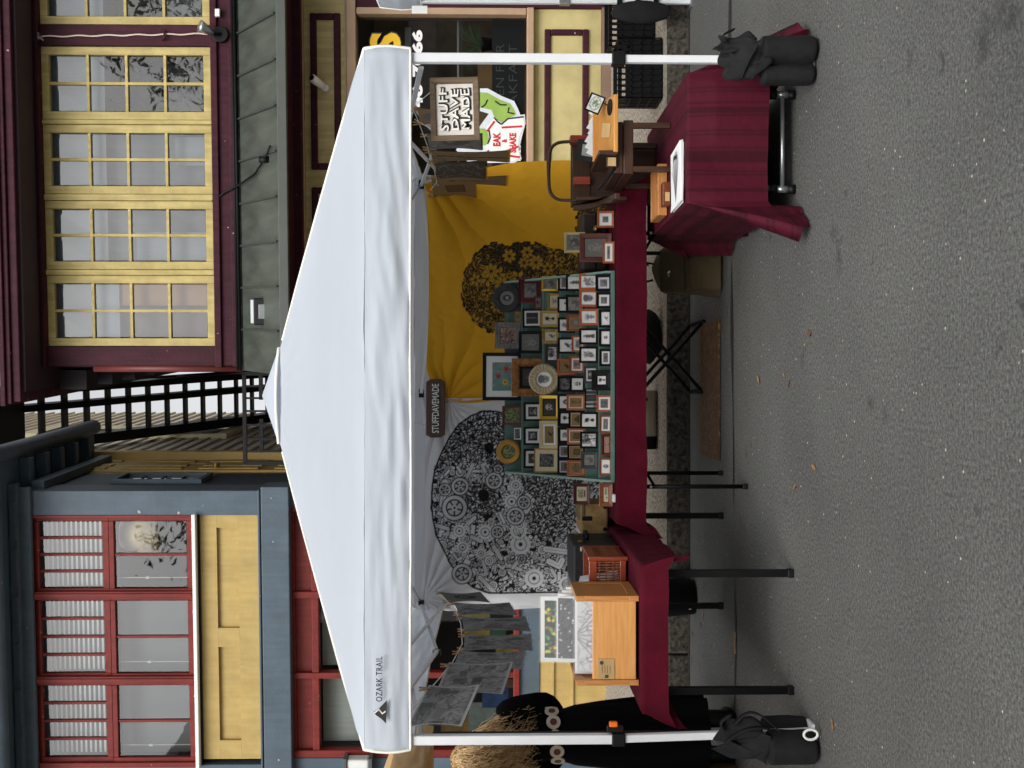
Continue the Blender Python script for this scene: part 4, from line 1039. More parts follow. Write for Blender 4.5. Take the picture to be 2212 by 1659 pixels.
def build_canopy(parent, cx, cy, half, ze, zp, zv, seed, mat, trim=None, vent=True, roll_right=False):
    pt, tot = canopy_fn(cx, cy, half, ze, zp, zv, seed, roll_right)
    tot = 360
    mb = MB(); mb.grid(tot, 22, lambda u, v: pt('roof', 1-.96*v, u), wrap=True)
    o = obj('roof_fabric', mb, mat, parent, smooth=True)
    mb = MB(); mb.grid(tot, 16, lambda u, v: pt('val', 1-v, u), wrap=True)
    va = obj('valance', mb, mat, parent, smooth=True)
    if trim:
        mb = MB(); mb.tube([pt('val', 1.0, k/tot) for k in range(tot)] + [pt('val', 1.0, 0)], .006, 5, False); obj('hem_binding', mb, trim, va, smooth=True)
        mb = MB()
        for k in range(4):
            mb.tube([pt('val', t, k/4) for t in (1, .75, .5, .25, 0)] + [pt('roof', r, k/4) for r in (1, .8, .6, .4, .2)], .007, 5, False)
        obj('corner_binding', mb, trim, o, smooth=True)
    # raised vent cap
    if vent:
        zc = ze+(zp-ze)*.83+.008
        def cap(u, v):
            r = half*.172*(1-v*.999); s = (u % 1)*4; k = int(s) % 4; t = s-int(s)
            x, y = {0: (-r+2*r*t, -r), 1: (r, -r+2*r*t), 2: (r-2*r*t, r), 3: (-r, r-2*r*t)}[k]
            sag = .02*(1-abs(2*t-1)**2)*(1-v)
            return (cx+x, cy+y, zc+(zp+.03-zc)*v + sag*(.8 if v < .1 else .2))
        mb = MB(); mb.grid(64, 8, cap, wrap=True); c = obj('vent_cap', mb, mat, parent, smooth=True)
        if trim:
            mb = MB(); mb.tube([cap(k/64, 0) for k in range(65)], .008, 5, False); obj('cap_binding', mb, trim, c, smooth=True)
    return va
TX, TF, TRr = -.066, 4.919, 7.931
HALF = 1.506
TCY = (TF+TRr)/2
tent = thing('canopy_tent', 'white pop-up canopy tent over the art stall', 'tent', (TX, TCY, 0))
m_trim = MT('ivory_binding', (240, 238, 228), .6, .03)
ZE, ZP, ZV = 1.995, 2.72, 1.782
val = build_canopy(tent, TX, TCY, HALF+.033, ZE, ZP, ZV, 3, m_canvas, m_trim, roll_right=True)
for i, (sx, yy, lean) in enumerate(((-1, TF, -.012), (1, TF, 0), (-1, TRr, 0), (1, TRr, 0))):
    x = TX+sx*HALF; lx = x + (.025 if i == 0 else 0)
    base = 0 if yy < KY else SZ
    mb = MB(); mb.bar((x, yy, .86), (x, yy, ZE-.03), .042, .042, up=(0, 1, 0))
    lg = obj('leg', mb, m_leg, tent, bevel=.006)
    mb = MB(); mb.bar((lx, yy, base+.01), (x, yy, .88), .034, .034, up=(0, 1, 0)); obj('inner_tube', mb, m_leg, lg, bevel=.005)
    mb = MB(); mb.box(x-.029, x+.029, yy-.029, yy+.029, .835, .895); obj('collar', mb, m_blk, lg, bevel=.006)
    if i == 0:
        mb = MB(); mb.box(x+.03, x+.055, yy-.018, yy+.018, .842, .915); mb2 = MB(); mb2.box(x+.036, x+.075, yy-.014, yy+.014, .868, .905)
        obj('catch', mb, m_blk, lg, bevel=.004); obj('release_button', mb2, m_orange, lg, bevel=.005)
    mb = MB(); mb.box(lx-.045, lx+.045, yy-.045, yy+.045, base+.001, base+.014); obj('foot_plate', mb, m_leg, lg)
# scissor trusses
def truss(p, q, z0=1.74, z1=1.93):
    p, q = Vector(p), Vector(q)
    for k in range(2):
        a = p.lerp(q, k/2); b = p.lerp(q, (k+1)/2); m = (a+b)/2
        off = (q-p).normalized().cross(Vector((0, 0, 1)))*.012
        for s in (1, -1):
            mb = MB()
            za, zb_ = (z1, z0) if s == 1 else (z0, z1)
            mb.bar(Vector((a.x, a.y, za))+off*s, Vector((b.x, b.y, zb_))+off*s, .014, .024); t = obj('truss_bar', mb, m_leg, tent, bevel=.003)
            mb = MB(); d = (b-a).normalized()*.03
            mb.bar(Vector((b.x, b.y, zb_))-d, Vector((b.x, b.y, zb_))+d, .032, .036); obj('joint', mb, m_blk, t)
xl, xr = TX-HALF+.02, TX+HALF-.02
truss((xl, TF+.03, 0), (xl, TRr-.03, 0)); truss((xr, TF+.03, 0), (xr, TRr-.03, 0)); truss((xl, TRr-.01, 0), (xr, TRr-.01, 0)); truss((xl, TF+.01, 0), (xr, TF+.01, 0), 1.82, 1.95)
for sx in (-1, 1):
    for yy in (TF, TRr):
        mb = MB(); mb.tube([(TX+sx*(HALF-.02), yy+(.02 if yy < 6 else -.02), ZE-.06), (TX, TCY, ZP-.14)], .011, 6); obj('rafter', mb, m_leg, tent, smooth=True)
mb = MB(); mb.disc((TX, TCY, ZP-.16), .045, (0, 0, 1), .07, 12); obj('hub', mb, m_blk, tent)
# logo and lettering on the front valance
yv = TF-(HALF+.03-HALF)-.047
yv = TCY-(HALF+.033)*1.006-.018
m_ink = MT('black_print', (26, 26, 28), .6, .05)
mb = MB(); c = at(819, 1467, yv); lettering(mb, 'OZARK TRAIL', c.x, yv, c.z, .196, .028, offset=.004, depth=.003, spacing=1.12)
obj('brand_lettering', mb, m_ink, val)
mb = MB(); c = at(834, 1538, yv)
mb.prism([(c.x-.05, c.z), (c.x+.052, c.z-.004), (c.x+.012, c.z+.034), (c.x+.002, c.z+.054), (c.x-.012, c.z+.045), (c.x-.03, c.z+.02)], 'xz', yv-.002, yv+.002); obj('mountain_logo', mb, m_ink, val)
mb = MB(); mb.tube([(c.x-.002, yv-.003, c.z+.05), (c.x+.012, yv-.003, c.z+.03), (c.x-.006, yv-.003, c.z+.016), (c.x+.004, yv-.003, c.z+.002)], .0035, 5); obj('logo_line', mb, m_trim, val)

# ------------------------------------------------------------------ weight bags at the front legs
def weight_bag(label, x, y, tubes, flaps, straps, ring=None):
    t = thing('weight_bag', label, 'sandbag', (x, y, 0), group='weight bags on the front legs')
    for k, (dx, dy, r, h, tilt) in enumerate(tubes):
        def f(u, v, k=k):
            an = u*2*math.pi
            rr = r*(1-.06*abs(2*v-1)**4)*(1+.06*math.sin(3*an+k)+.05*mnoise.noise((math.cos(an)*2, math.sin(an)*2, v*3+k)))
            if v < .06: rr *= .35+.65*(v/.06)**.5
            if v > .93: rr *= max(0.02, ((1-v)/.07)**.5)
            return (x+dx+tilt*v*h+rr*math.cos(an), y+dy+rr*math.sin(an), .002+h*v)
        mb = MB(); mb.grid(28, 26, f, wrap=True); obj('sand_tube', mb, m_nylon, t, smooth=True, sub=1)
    for k, pts in enumerate(flaps):
        P = [Vector(p) for p in pts]
        def g(u, v):
            a = P[0].lerp(P[1], u); b = P[3].lerp(P[2], u); p = a.lerp(b, v)
            return p + Vector((.012*math.sin(v*5+k)+.008*mnoise.noise((u*4, v*4, k)), -.03*math.sin(math.pi*u)*math.sin(math.pi*min(1, v+.2)) + .012*mnoise.noise((u*5, v*3, k+5)), .012*math.sin(u*6+k)))
        mb = MB(); mb.grid(14, 14, g); obj('flap', mb, m_nylon, t, smooth=True, solid=.006)
    for P in straps:
        mb = MB(); n = len(P)
        for i in range(n):
            p = Vector(P[i]); mb.v += [tuple(p+Vector((0, -.016, 0))), tuple(p+Vector((0, .016, 0)))]
            if i: mb.f.append((2*i-2, 2*i-1, 2*i+1, 2*i))
        obj('strap', mb, m_nylon, t, smooth=True, solid=.005)
    if ring:
        mb = MB(); c = Vector(ring); mb.tube([c+Vector((.022*math.cos(a), 0, .03*math.sin(a))) for a in [k*2*math.pi/16 for k in range(17)]], .006, 6, False); obj('ring_label', mb, m_white, t, smooth=True)
    return t
def arc(a, b, h, n=10, out=(0, 0, 1)):
    a, b, o = Vector(a), Vector(b), Vector(out)
    return [a.lerp(b, k/n) + o*h*math.sin(math.pi*k/n) for k in range(n+1)]
xr_, xl_ = TX+HALF, TX-HALF+.025
weight_bag('charcoal twin-tube weight bag wrapped round the tent leg by the striped table', xr_, TF,
    [(.025, -.075, .064, .26, -.02), (-.075, -.05, .05, .25, -.015)],
    [[(xr_-.10, TF-.08, .25), (xr_+.05, TF-.11, .27), (xr_+.10, TF-.02, .40), (xr_-.02, TF-.02, .42)],
     [(xr_-.12, TF-.07, .27), (xr_-.02, TF-.12, .20), (xr_+.02, TF-.06, .38), (xr_-.08, TF-.03, .40)],
     [(xr_+.02, TF-.09, .28), (xr_+.10, TF-.05, .28), (xr_+.11, TF+.03, .40), (xr_+.03, TF-.03, .44)],
     [(xr_-.05, TF-.06, .22), (xr_+.06, TF-.13, .24), (xr_+.04, TF-.05, .33), (xr_-.05, TF-.05, .33)]],
    [arc((xr_+.06, TF-.06, .40), (xr_+.12, TF-.05, .36), .03), arc((xr_-.1, TF-.06, .33), (xr_+.02, TF-.14, .28), .02, out=(0, -1, .4))])
weight_bag('charcoal weight bag with white ring on the tent leg by the pine crate', xl_, TF,
    [(-.045, -.08, .075, .23, .0), (-.01, .06, .06, .22, 0)],
    [[(xl_-.12, TF-.07, .22), (xl_+.02, TF-.13, .22), (xl_+.03, TF-.03, .36), (xl_-.06, TF-.02, .40)],
     [(xl_+.0, TF-.10, .24), (xl_+.07, TF-.06, .26), (xl_+.08, TF+.0, .38), (xl_-.02, TF-.03, .44)],
     [(xl_-.11, TF-.04, .25), (xl_-.04, TF-.12, .21), (xl_-.02, TF-.05, .38), (xl_-.08, TF-.0, .44)]],
    [arc((xl_+.05, TF-.05, .36), (xl_+.03, TF-.11, .17), .07, out=(1, 0, .2)), arc((xl_+.02, TF-.04, .40), (xl_+.09, TF-.04, .37), .03), arc((xl_-.02, TF-.07, .40), (xl_+.05, TF-.11, .22), .05, out=(.6, -.4, .2))],
    ring=(xl_+.035, TF-.15, .05))

# ------------------------------------------------------------------ neighbouring stalls
nt = thing('neighbour_canopy', 'white canopy corner of the next stall by the black crate', 'tent', (4.25, 6.42, 0))
build_canopy(nt, 4.27, 6.45, 1.56, 2.24, 2.9, 1.93, 9, m_canvas, m_trim, vent=False)
for xx, yy in ((2.735, 7.93), (5.79, 7.93), (2.735, 4.9), (5.79, 4.9)):
    mb = MB(); mb.bar((xx, yy, .9), (xx, yy, 2.2), .042, .042, up=(0, 1, 0)); lg = obj('leg', mb, m_leg, nt, bevel=.006)
    mb = MB(); mb.bar((xx, yy, .01), (xx, yy, .92), .034, .034, up=(0, 1, 0)); obj('inner_tube', mb, m_leg, lg, bevel=.005)
    mb = MB(); mb.box(xx-.028, xx+.028, yy-.028, yy+.028, .87, .95); obj('collar', mb, m_alum, lg, bevel=.006)
    mb = MB(); mb.box(xx-.05, xx+.05, yy-.05, yy+.05, .001, .012); obj('foot_plate', mb, m_alum, lg)
mb = MB(); c = at(905, 24, 7.90); mb.box(c.x-.02, c.x+.035, 7.89, 7.893, c.z-.06, c.z+.05); obj('care_label', mb, m_white, nt)
# black bag strapped to that leg
lb = thing('leg_bag', 'slim black bag strapped to the white leg of the next stall', 'bag', (2.62, 7.88, .4))
def f(u, v):
    an = u*6.283; w = .075*math.sin(math.pi*min(1, .1+v*.9))**.5
    return (2.66+w*math.cos(an)*1.1-.03, 7.84+.05*math.sin(an)*w/.075, .19+.40*v+.02*mnoise.noise((u*3, v*5, 2)))
mb = MB(); mb.grid(20, 18, f, wrap=True); obj('bag_body', mb, m_nylon, lb, smooth=True)
for z in (.24, .37, .5):
    mb = MB(); mb.box(2.70, 2.77, 7.895, 7.965, z, z+.035); obj('strap', mb, m_blk, lb)
# tan canopy to the left
tc_ = thing('tan_canopy', 'tan canvas canopy edge of the stall behind the person', 'tent', (-3.3, 4.4, 0))
m_tan = MT('tan_canvas', (214, 178, 130), .7, .08, 4, .3, 12, transl=.15)
build_canopy(tc_, -3.32, 4.42, 1.5, 1.92, 2.5, 1.735, 21, m_tan, None, vent=False)
for xx, yy in ((-4.78, 2.96), (-4.78, 5.88), (-1.86, 5.88)):
    mb = MB(); mb.bar((xx, yy, 0.0), (xx, yy, 1.9), .034, .034, up=(0, 1, 0)); lg = obj('leg', mb, m_blacksteel, tc_)
    if xx > -2:
        for k in range(26):
            mb = MB(); mb.disc((xx, yy-.0175, .5+k*.05), .005, (0, 1, 0), .002, 8); obj('pin_hole', mb, m_alum, lg)
# ------------------------------------------------------------------ printed wall cloths
def leafstroke(c, rng, x, y, ln, wd, fill, ink, curl=.6):
    a = rng.uniform(0, 6.283); b = a + rng.uniform(-curl, curl)
    p = [(x, y), (x+ln*.5*math.cos(a), y+ln*.5*math.sin(a)), (x+ln*.5*math.cos(a)+ln*.5*math.cos(b), y+ln*.5*math.sin(a)+ln*.5*math.sin(b))]
    c.line(p, wd+1.7, ink, 1, False); c.line(p, wd, fill, 1, True)
def doodle(c, rng, mask, dark, fill, ink, n_mech, n_leaf):
    ys, xs = np.nonzero(mask); keep = c.p.copy()
    c.p[mask] = L(ink)
    mid = tuple(int(v*.62) for v in fill)
    def pick(cond):
        for _ in range(40):
            k = rng.integers(len(xs)); x, y = xs[k], ys[k]
            if cond(dark[y, x]): return float(x), float(y)
        return float(x), float(y)
    for k in range(n_mech):
        x, y = pick(lambda d: d < .3); q = rng.random()
        s_ = rng.uniform(.5, 1.15) * (2.3 if k > n_mech-110 else 1.0)
        if q < .34:
            a = rng.uniform(0, 6.28); l = rng.uniform(4, 11)*s_; b = a + rng.choice([0, 0, 1.57, -1.57])
            p = [(x, y), (x+l*math.cos(a), y+l*math.sin(a)), (x+l*math.cos(a)+l*.6*math.cos(b), y+l*math.sin(a)+l*.6*math.sin(b))]
            w_ = rng.uniform(2, 4)*s_; c.line(p, w_+1.7, ink); c.line(p, w_, fill); 
            if w_ > 4: c.line(p, 1.0, mid, .7)
        elif q < .62:
            r = rng.uniform(2.5, 6)*s_; c.ell(x, y, r+1.0, r+1.0, ink); c.ell(x, y, r, r, fill); c.ell(x, y, r*.62, r*.62, ink); c.ell(x, y, r*.62-1.0, r*.62-1.0, fill)
            if r > 4: c.ell(x, y, r*.2, r*.2, ink)
            if r > 7:
                for t in range(14): c.line([(x+r*math.cos(t*.449), y+r*math.sin(t*.449)), (x+(r+2)*math.cos(t*.449), y+(r+2)*math.sin(t*.449))], 2, fill)
        elif q < .82:
            a = rng.uniform(0, 3.14); w_, h_ = rng.uniform(2, 5)*s_, rng.uniform(1.5, 3.5)*s_; ca, sa = math.cos(a), math.sin(a)
            def P(u, v, g): return (x+(u*(w_+g))*ca-(v*(h_+g))*sa, y+(u*(w_+g))*sa+(v*(h_+g))*ca)
            sq = ((-1, -1), (1, -1), (1, 1), (-1, 1))
            c.poly([P(u, v, 1.0) for u, v in sq], ink); c.poly([P(u, v, 0) for u, v in sq], fill)
        else:
            leafstroke(c, rng, x, y, rng.uniform(5, 9)*s_, rng.uniform(1.6, 3), fill, ink)
    for k in range(n_leaf):
        x, y = pick(lambda d: d >= .3 if n_mech else True)
        leafstroke(c, rng, x, y, rng.uniform(4, 11) if n_mech else rng.uniform(6, 17), rng.uniform(1.4, 2.8) if n_mech else rng.uniform(.9, 1.9), fill if rng.random() < .85 else mid, ink, .9)
    return keep
def tapestry(name, label, x0, x1, z0, z1, Y, base, seed, res, draw, shape):
    W_, H_ = int((x1-x0)/res), int((z1-z0)/res)
    c = Cv(W_, H_, base); rng = np.random.default_rng(seed)
    def px(V, y):
        p = at(V, y, Y); return ((p.x-x0)/(x1-x0)*W_, (z1-p.z)/(z1-z0)*H_)
    draw(c, rng, px)
    mb = sheet(c, lambda u, v: shape(x0+(x1-x0)*u, z0+(z1-z0)*v, u, v))
    return obj(name, mb, m_fabricprint, None, label, 'wall hanging', smooth=True)
def cA(x, y): return ((1650+x/2.073)/1.8228, (600+y/2.073)/1.8228)
def cB(x, y): return ((1600+x/1.844)/1.8228, (1500+y/1.844)/1.8228)
def smooth_mask(c, pts, rng, rough=2.2):
    Y_, X_ = np.mgrid[0:c.h, 0:c.w].astype(float)
    g1 = rng.random((c.h//5+3, c.w//5+3)); g2 = rng.random((c.h//5+3, c.w//5+3))
    n1 = np.kron(g1, np.ones((5, 5)))[:c.h, :c.w]; n2 = np.kron(g2, np.ones((5, 5)))[:c.h, :c.w]
    return inpoly(X_+(n1-.5)*2*rough, Y_+(n2-.5)*2*rough, pts)
YB = 7.88
def draw_yellow(c, rng, px):
    pts = [px(*cA(*p)) for p in ((330, 1100), (345, 1010), (390, 910), (460, 830), (540, 770), (600, 742), (660, 742), (720, 770), (760, 750), (830, 740), (940, 742), (1040, 765), (1120, 790), (1190, 815), (1260, 830), (1330, 900), (1345, 1010), (1345, 1300), (735, 1410), (620, 1475), (580, 1470), (520, 1440), (440, 1390), (390, 1320), (350, 1240), (330, 1160))]
    m = smooth_mask(c, pts, rng)
    t = [px(*cA(*p)) for p in ((1265, 700), (1275, 560), (1290, 500), (1340, 430), (1400, 390), (1480, 330), (1500, 400), (1505, 490), (1440, 500), (1380, 520), (1345, 570), (1340, 700))]
    m |= smooth_mask(c, t, rng)
    keep = doodle(c, rng, m, np.ones((c.h, c.w)), (200, 152, 42), (10, 10, 14), 0, 2600)
    for pp in (pts, t): c.line(pp + [pp[0]], 3.0, (12, 12, 16))
    # dark hollow between the two lobes
    for k in range(420):
        x, y = px(*cA(rng.normal(800, 80), rng.normal(860, 55)))
        leafstroke(c, rng, x, y, rng.uniform(3, 8), 1.0, (120, 92, 34), (14, 14, 18))
    for k in range(46):                                     # blossoms and broad leaves among the scrollwork
        x, y = px(*cA(rng.uniform(350, 1330), rng.uniform(760, 1460))); r = rng.uniform(6, 12); n_ = int(rng.integers(5, 9)); a0_ = rng.uniform(0, 6)
        for t_ in range(n_):
            a = a0_+t_*6.283/n_; p = [(x+1.5*math.cos(a), y+1.5*math.sin(a)), (x+r*.6*math.cos(a+.15), y+r*.6*math.sin(a+.15)), (x+r*math.cos(a), y+r*math.sin(a))]
            c.line(p, r*.42+2.2, (10, 10, 14), 1, True); c.line(p, r*.42, (206, 158, 46), 1, True); c.line(p, .8, (10, 10, 14), .7)
        c.ell(x, y, 1.8, 1.8, (10, 10, 14))
    c.p[~m] = keep[~m]
    ink = (16, 16, 20)
    for k, g in enumerate(('3', 'G', 'H', 'V', '3', 'N')):
        x0_, y0_ = px(*cA(1525, 345+k*24)); h = 5; w = 3.4
        S_ = {'3': [(-1, -1), (1, -.8), (0, 0), (1, .6), (-1, 1)], 'G': [(1, -1), (-1, 0), (0, 1), (1, .2), (0, .1)], 'H': [(-1, -1), (-1, 1), (-1, 0), (1, 0), (1, -1), (1, 1)], 'V': [(-1, -1), (0, 1), (1, -1)], 'N': [(-1, 1), (-1, -1), (1, 1), (1, -1)]}[g]
        c.line([(x0_+a*w*.8, y0_+b*h) for a, b in S_], 1.6, ink)
    c.noise(.07, 30, rng)
cR = at(905, 368, YB); cL = at(952, 862, YB)
def fold(x, z, cx, cz, n, amp, reach):
    dx, dz = x-cx, z-cz; r = math.hypot(dx, dz)+1e-6
    return amp*math.sin(math.atan2(dz, dx)*n + 3.2*mnoise.noise((x*.9, z*.9, 3)))*math.exp(-(r/reach)**1.4)*min(1, r/.15)
def shape_yellow(x, z, u, v):
    d = fold(x, z, cR.x, cR.z, 9, .030, 1.2) + fold(x, z, cL.x, cL.z, 8, .026, .7) + .014*mnoise.noise((x*2.2, z*1.2, 0)) + .005*mnoise.noise((x*9, z*7, 5))
    d += .004*mnoise.noise((x*22, z*16, 6))
    top = 1.905 - .03*math.sin(math.pi*u) - .10*max(0, .14-u)/.14
    zz = z if v < .75 else z + (top-1.91)*((v-.75)/.25)
    if u > .93: zz -= .11*(v**3)*0
    xx = x + .02*mnoise.noise((z*2, 1, 0))*(u > .98)
    k = max(0, (u-.86)/.14)*v**3; xx -= .19*k; 
    return (xx, YB - abs(d)*.8 - .0, zz)
tapestry('yellow_wall_cloth', 'mustard yellow cloth printed with a black leafy head drawing at the stall back', -.135, 1.6, .345, 1.91, YB, (228, 168, 32), 5, .0052, draw_yellow, shape_yellow)
YW = 7.9
def draw_white(c, rng, px):
    pts = [px(*cB(*p)) for p in ((185, 900), (190, 760), (210, 640), (250, 540), (310, 420), (380, 320), (450, 260), (540, 222), (640, 225), (700, 240), (750, 300), (1000, 300), (1500, 700), (1500, 1525), (900, 1535), (600, 1532), (480, 1490), (400, 1430), (330, 1340), (270, 1220), (220, 1120), (195, 1000))]
    m = smooth_mask(c, pts, rng)
    Y_, X_ = np.mgrid[0:c.h, 0:c.w].astype(float)
    dk = np.zeros((c.h, c.w))
    def blob(x, y, rx, ry):
        p = px(*cB(x, y)); q = px(*cB(x+rx, y+ry)); return ((X_-p[0])/abs(q[0]-p[0]))**2 + ((Y_-p[1])/abs(q[1]-p[1]))**2 < 1
    hair = inpoly(X_, Y_, [px(*cB(*p)) for p in ((150, 700), (300, 560), (560, 560), (760, 640), (800, 100), (400, 100), (150, 500))])
    dk[hair] = .6; dk[blob(550, 860, 115, 105)] = 1; dk[blob(1060, 980, 150, 150)] = 1; dk[blob(1050, 740, 200, 80)] = 1
    keep = doodle(c, rng, m, dk, (222, 222, 224), (24, 24, 26), 2600, 1900)
    c.p[~m] = keep[~m]; c.line(pts + [pts[0]], 2.5, (14, 14, 16))
    for (x, y, r) in ((350, 920, 88), (635, 725, 58), (660, 1095, 42), (790, 980, 62), (390, 765, 60), (850, 880, 46), (405, 1395, 70), (665, 640, 30), (835, 1290, 26), (280, 790, 42)):
        a = px(*cB(x, y)); b = px(*cB(x+r, y)); R_ = abs(b[1]-a[1])
        c.ell(a[0], a[1], R_+1.5, R_+1.5, (14, 14, 16)); c.ell(a[0], a[1], R_, R_, (206, 206, 208)); c.ell(a[0], a[1], R_*.72, R_*.72, (20, 20, 22)); c.ell(a[0], a[1], R_*.6, R_*.6, (196, 196, 198))
        for t in range(5): c.line([(a[0], a[1]), (a[0]+R_*.62*math.cos(t*1.257+x), a[1]+R_*.62*math.sin(t*1.257+x))], 2.4, (30, 30, 32))
        c.ell(a[0], a[1], R_*.24, R_*.24, (206, 206, 208)); c.ell(a[0], a[1], R_*.1, R_*.1, (20, 20, 22))
    for (x, y, rx, ry) in ((560, 830, 40, 45), (600, 490, 34, 40)):
        a = px(*cB(x, y)); b = px(*cB(x+rx, y+ry)); c.ell(a[0], a[1], abs(b[0]-a[0]), abs(b[1]-a[1]), (12, 12, 14))
cW = at(915, 1292, YW); cP = at(955, 868, YW)
def shape_white(x, z, u, v):
    d = fold(x, z, cW.x, cW.z, 12, .03, .8) + fold(x, z, cP.x, cP.z, 14, .035, .6) + .012*mnoise.noise((x*2, z*1.1, 9)) + .004*mnoise.noise((x*10, z*8, 5)) + .0035*mnoise.noise((x*22, z*16, 2))
    k = max(0, (.12-u)/.12)
    return (x + .012*math.sin(z*7)*k, YW - .022 - abs(d)*.7 + k*.02*math.sin(z*9), z + .10*max(0, (u-.88)/.12)*-1*v**4)
tapestry('white_wall_cloth', 'white cloth printed with a black machine-part skull at the stall back', -1.60, -.10, .42, 1.9, YW, (224, 224, 226), 8, .0048, draw_white, shape_white)
# name plaque where the cloths meet
pc = at(941, 882, 7.80)
pq = thing('name_plaque', 'small brown wooden plaque with cream routed letters hanging above the cloths', 'plaque', (pc.x, 7.80, pc.z-.07))
w, h = .205, .066
mb = MB(); mb.prism([(pc.x-w, pc.z-h*.55), (pc.x-w*.9, pc.z-h), (pc.x+w*.9, pc.z-h), (pc.x+w, pc.z-h*.55), (pc.x+w, pc.z+h*.55), (pc.x+w*.9, pc.z+h), (pc.x-w*.9, pc.z+h), (pc.x-w, pc.z+h*.55)], 'xz', 7.79, 7.81)
obj('board', mb, WOOD('walnut_plaque', (62, 34, 22), (92, 54, 34)), pq, bevel=.004)
mb = MB(); lettering(mb, 'STUFFDAVEMADE', pc.x+.006, 7.785, pc.z-.006, .345, .05, offset=.03, depth=.004); obj('letter_shadow', mb, m_ink, pq)
mb = MB(); lettering(mb, 'STUFFDAVEMADE', pc.x, 7.781, pc.z, .345, .05, offset=.02, depth=.004); obj('letters', mb, m_trim, pq)
mb = MB(); mb.tube([(pc.x-.12, 7.80, pc.z+h), (pc.x-.10, 7.86, 1.98)], .002, 4); mb.tube([(pc.x+.12, 7.80, pc.z+h), (pc.x+.10, 7.86, 1.98)], .002, 4); obj('hanger_wire', mb, m_alum, pq, kind='stuff')

# ------------------------------------------------------------------ tables and cloths
def cloth(x0, x1, y0, y1, z, dF, dL, dR, dB, seed, step=.014, stripes=None, tail=None, hem=None):
    nx = int((x1-x0+dL+dR)/step); ny = int((y1-y0+dF+dB)/step)
    mb = MB(); col = []
    def f(u, v):
        s = x0-dL+(x1-x0+dL+dR)*u; t = y0-dF+(y1-y0+dF+dB)*v
        ol, orr = max(0, x0-s), max(0, s-x1); of, ob = max(0, y0-t), max(0, t-y1)
        ox, oy = max(ol, orr), max(of, ob)
        x, y, zz = min(max(s, x0), x1), min(max(t, y0), y1), z
        sx = -1 if ol else 1; sy = -1 if of else 1
        mn, mx_ = min(ox, oy), max(ox, oy)
        if mx_ > 0:
            zz = z - mx_ - .28*mn
            w1 = .028*min(1, mx_/.13)
            if ox >= oy: x += sx*(.004 + w1*(.6+mnoise.noise((t*3.5, seed, 0))+.5*mnoise.noise((t*9, zz*2, seed))) + .30*mn); y += sy*(.55*mn) 
            else: y += sy*(.004 + w1*(.5+mnoise.noise((s*3.5, seed+3, 0))+.5*mnoise.noise((s*9, zz*2, seed))) + .30*mn); x += sx*.55*mn
            r = .012
            if mx_ < r: zz = z - mx_*mx_/(2*r)
        else:
            zz += .0015*mnoise.noise((s*6, t*6, seed))
        zz += .010*mnoise.noise((s*3, t*3, seed+8))*min(1, mx_/.1)
        zz = max(zz, .012 + .01*abs(mnoise.noise((s*9, t*9, 1))))
        return (x, y, zz)
    mb.grid(nx, ny, f)
    if stripes:
        cols = []
        for j in range(ny):
            for i in range(nx):
                s = x0-dL+(x1-x0+dL+dR)*(i/(nx-1)); g = (x1-s)/(x1-x0)
                g = g if 0 <= g <= 1 else (g % 1.0)
                k = .58 if any(a <= g <= b for a, b in stripes) else 1.0
                cols.append(tuple(k*c_ for c_ in (.07, .0035, .0135)))
        mb.c = cols
    return mb
def leg_bar(t, x, y, ztop, w, mat, foot=None, round_=False):
    mb = MB()
    if round_: mb.tube([(x, y, .012), (x, y, ztop)], w/2, 10)
    else: mb.box(x-w/2, x+w/2, y-w/2, y+w/2, .012, ztop)
    l = obj('leg', mb, mat, t, smooth=round_)
    mb = MB(); mb.box(x-w*.6, x+w*.6, y-w*.6, y+w*.6, 0, .03); obj('rubber_foot', mb, m_blk, l, bevel=.004)
    return l
# long table
mt_ = thing('folding_table', 'long folding table with black tube legs under the framed drawings', 'table', (.15, 6.5, 0))
mb = MB(); mb.box(-.76, 1.06, 6.1, 6.86, .70, .738); obj('table_top', mb, m_white, mt_, bevel=.008)
for x, y in ((.838, 6.17), (-.571, 6.17), (.807, 6.84), (-.55, 6.84)): leg_bar(mt_, x, y, .70, .025, m_blacksteel, round_=True)
for x, d in ((.838, -.3), (-.571, .3)):
    mb = MB(); mb.tube([(x, 6.17, .52), (x+d, 6.17, .70)], .009, 6); obj('brace', mb, m_blacksteel, mt_, smooth=True)
    mb = MB(); mb.disc((x, 6.15, .545), .008, (0, 1, 0), .01, 10); obj('rivet', mb, m_alum, mt_)
mb = cloth(-.765, 1.065, 6.095, 6.865, .742, .165, .20, .20, .15, 3)
obj('table_cloth', mb, m_marooncloth, None, 'plain dark maroon cloth over the long middle table', 'tablecloth', smooth=True)
# left table
lt_ = thing('narrow_table', 'narrow table with square black legs reaching into the stall', 'table', (-1.17, 6.0, 0))
mb = MB(); mb.box(-1.5, -.845, 5.1, 6.93, .70, .736); obj('table_top', mb, m_blk, lt_, bevel=.006)
for x, y in ((-.894, 5.23), (-1.447, 5.23), (-1.369, 6.84), (-.813, 6.84)): leg_bar(lt_, x, y, .70, .033, m_blacksteel)
mb = cloth(-1.505, -.84, 5.095, 6.935, .741, .125, .17, .20, .1, 7)
obj('table_cloth', mb, m_marooncloth, None, 'maroon cloth over the narrow table under the pine crate', 'tablecloth', smooth=True)
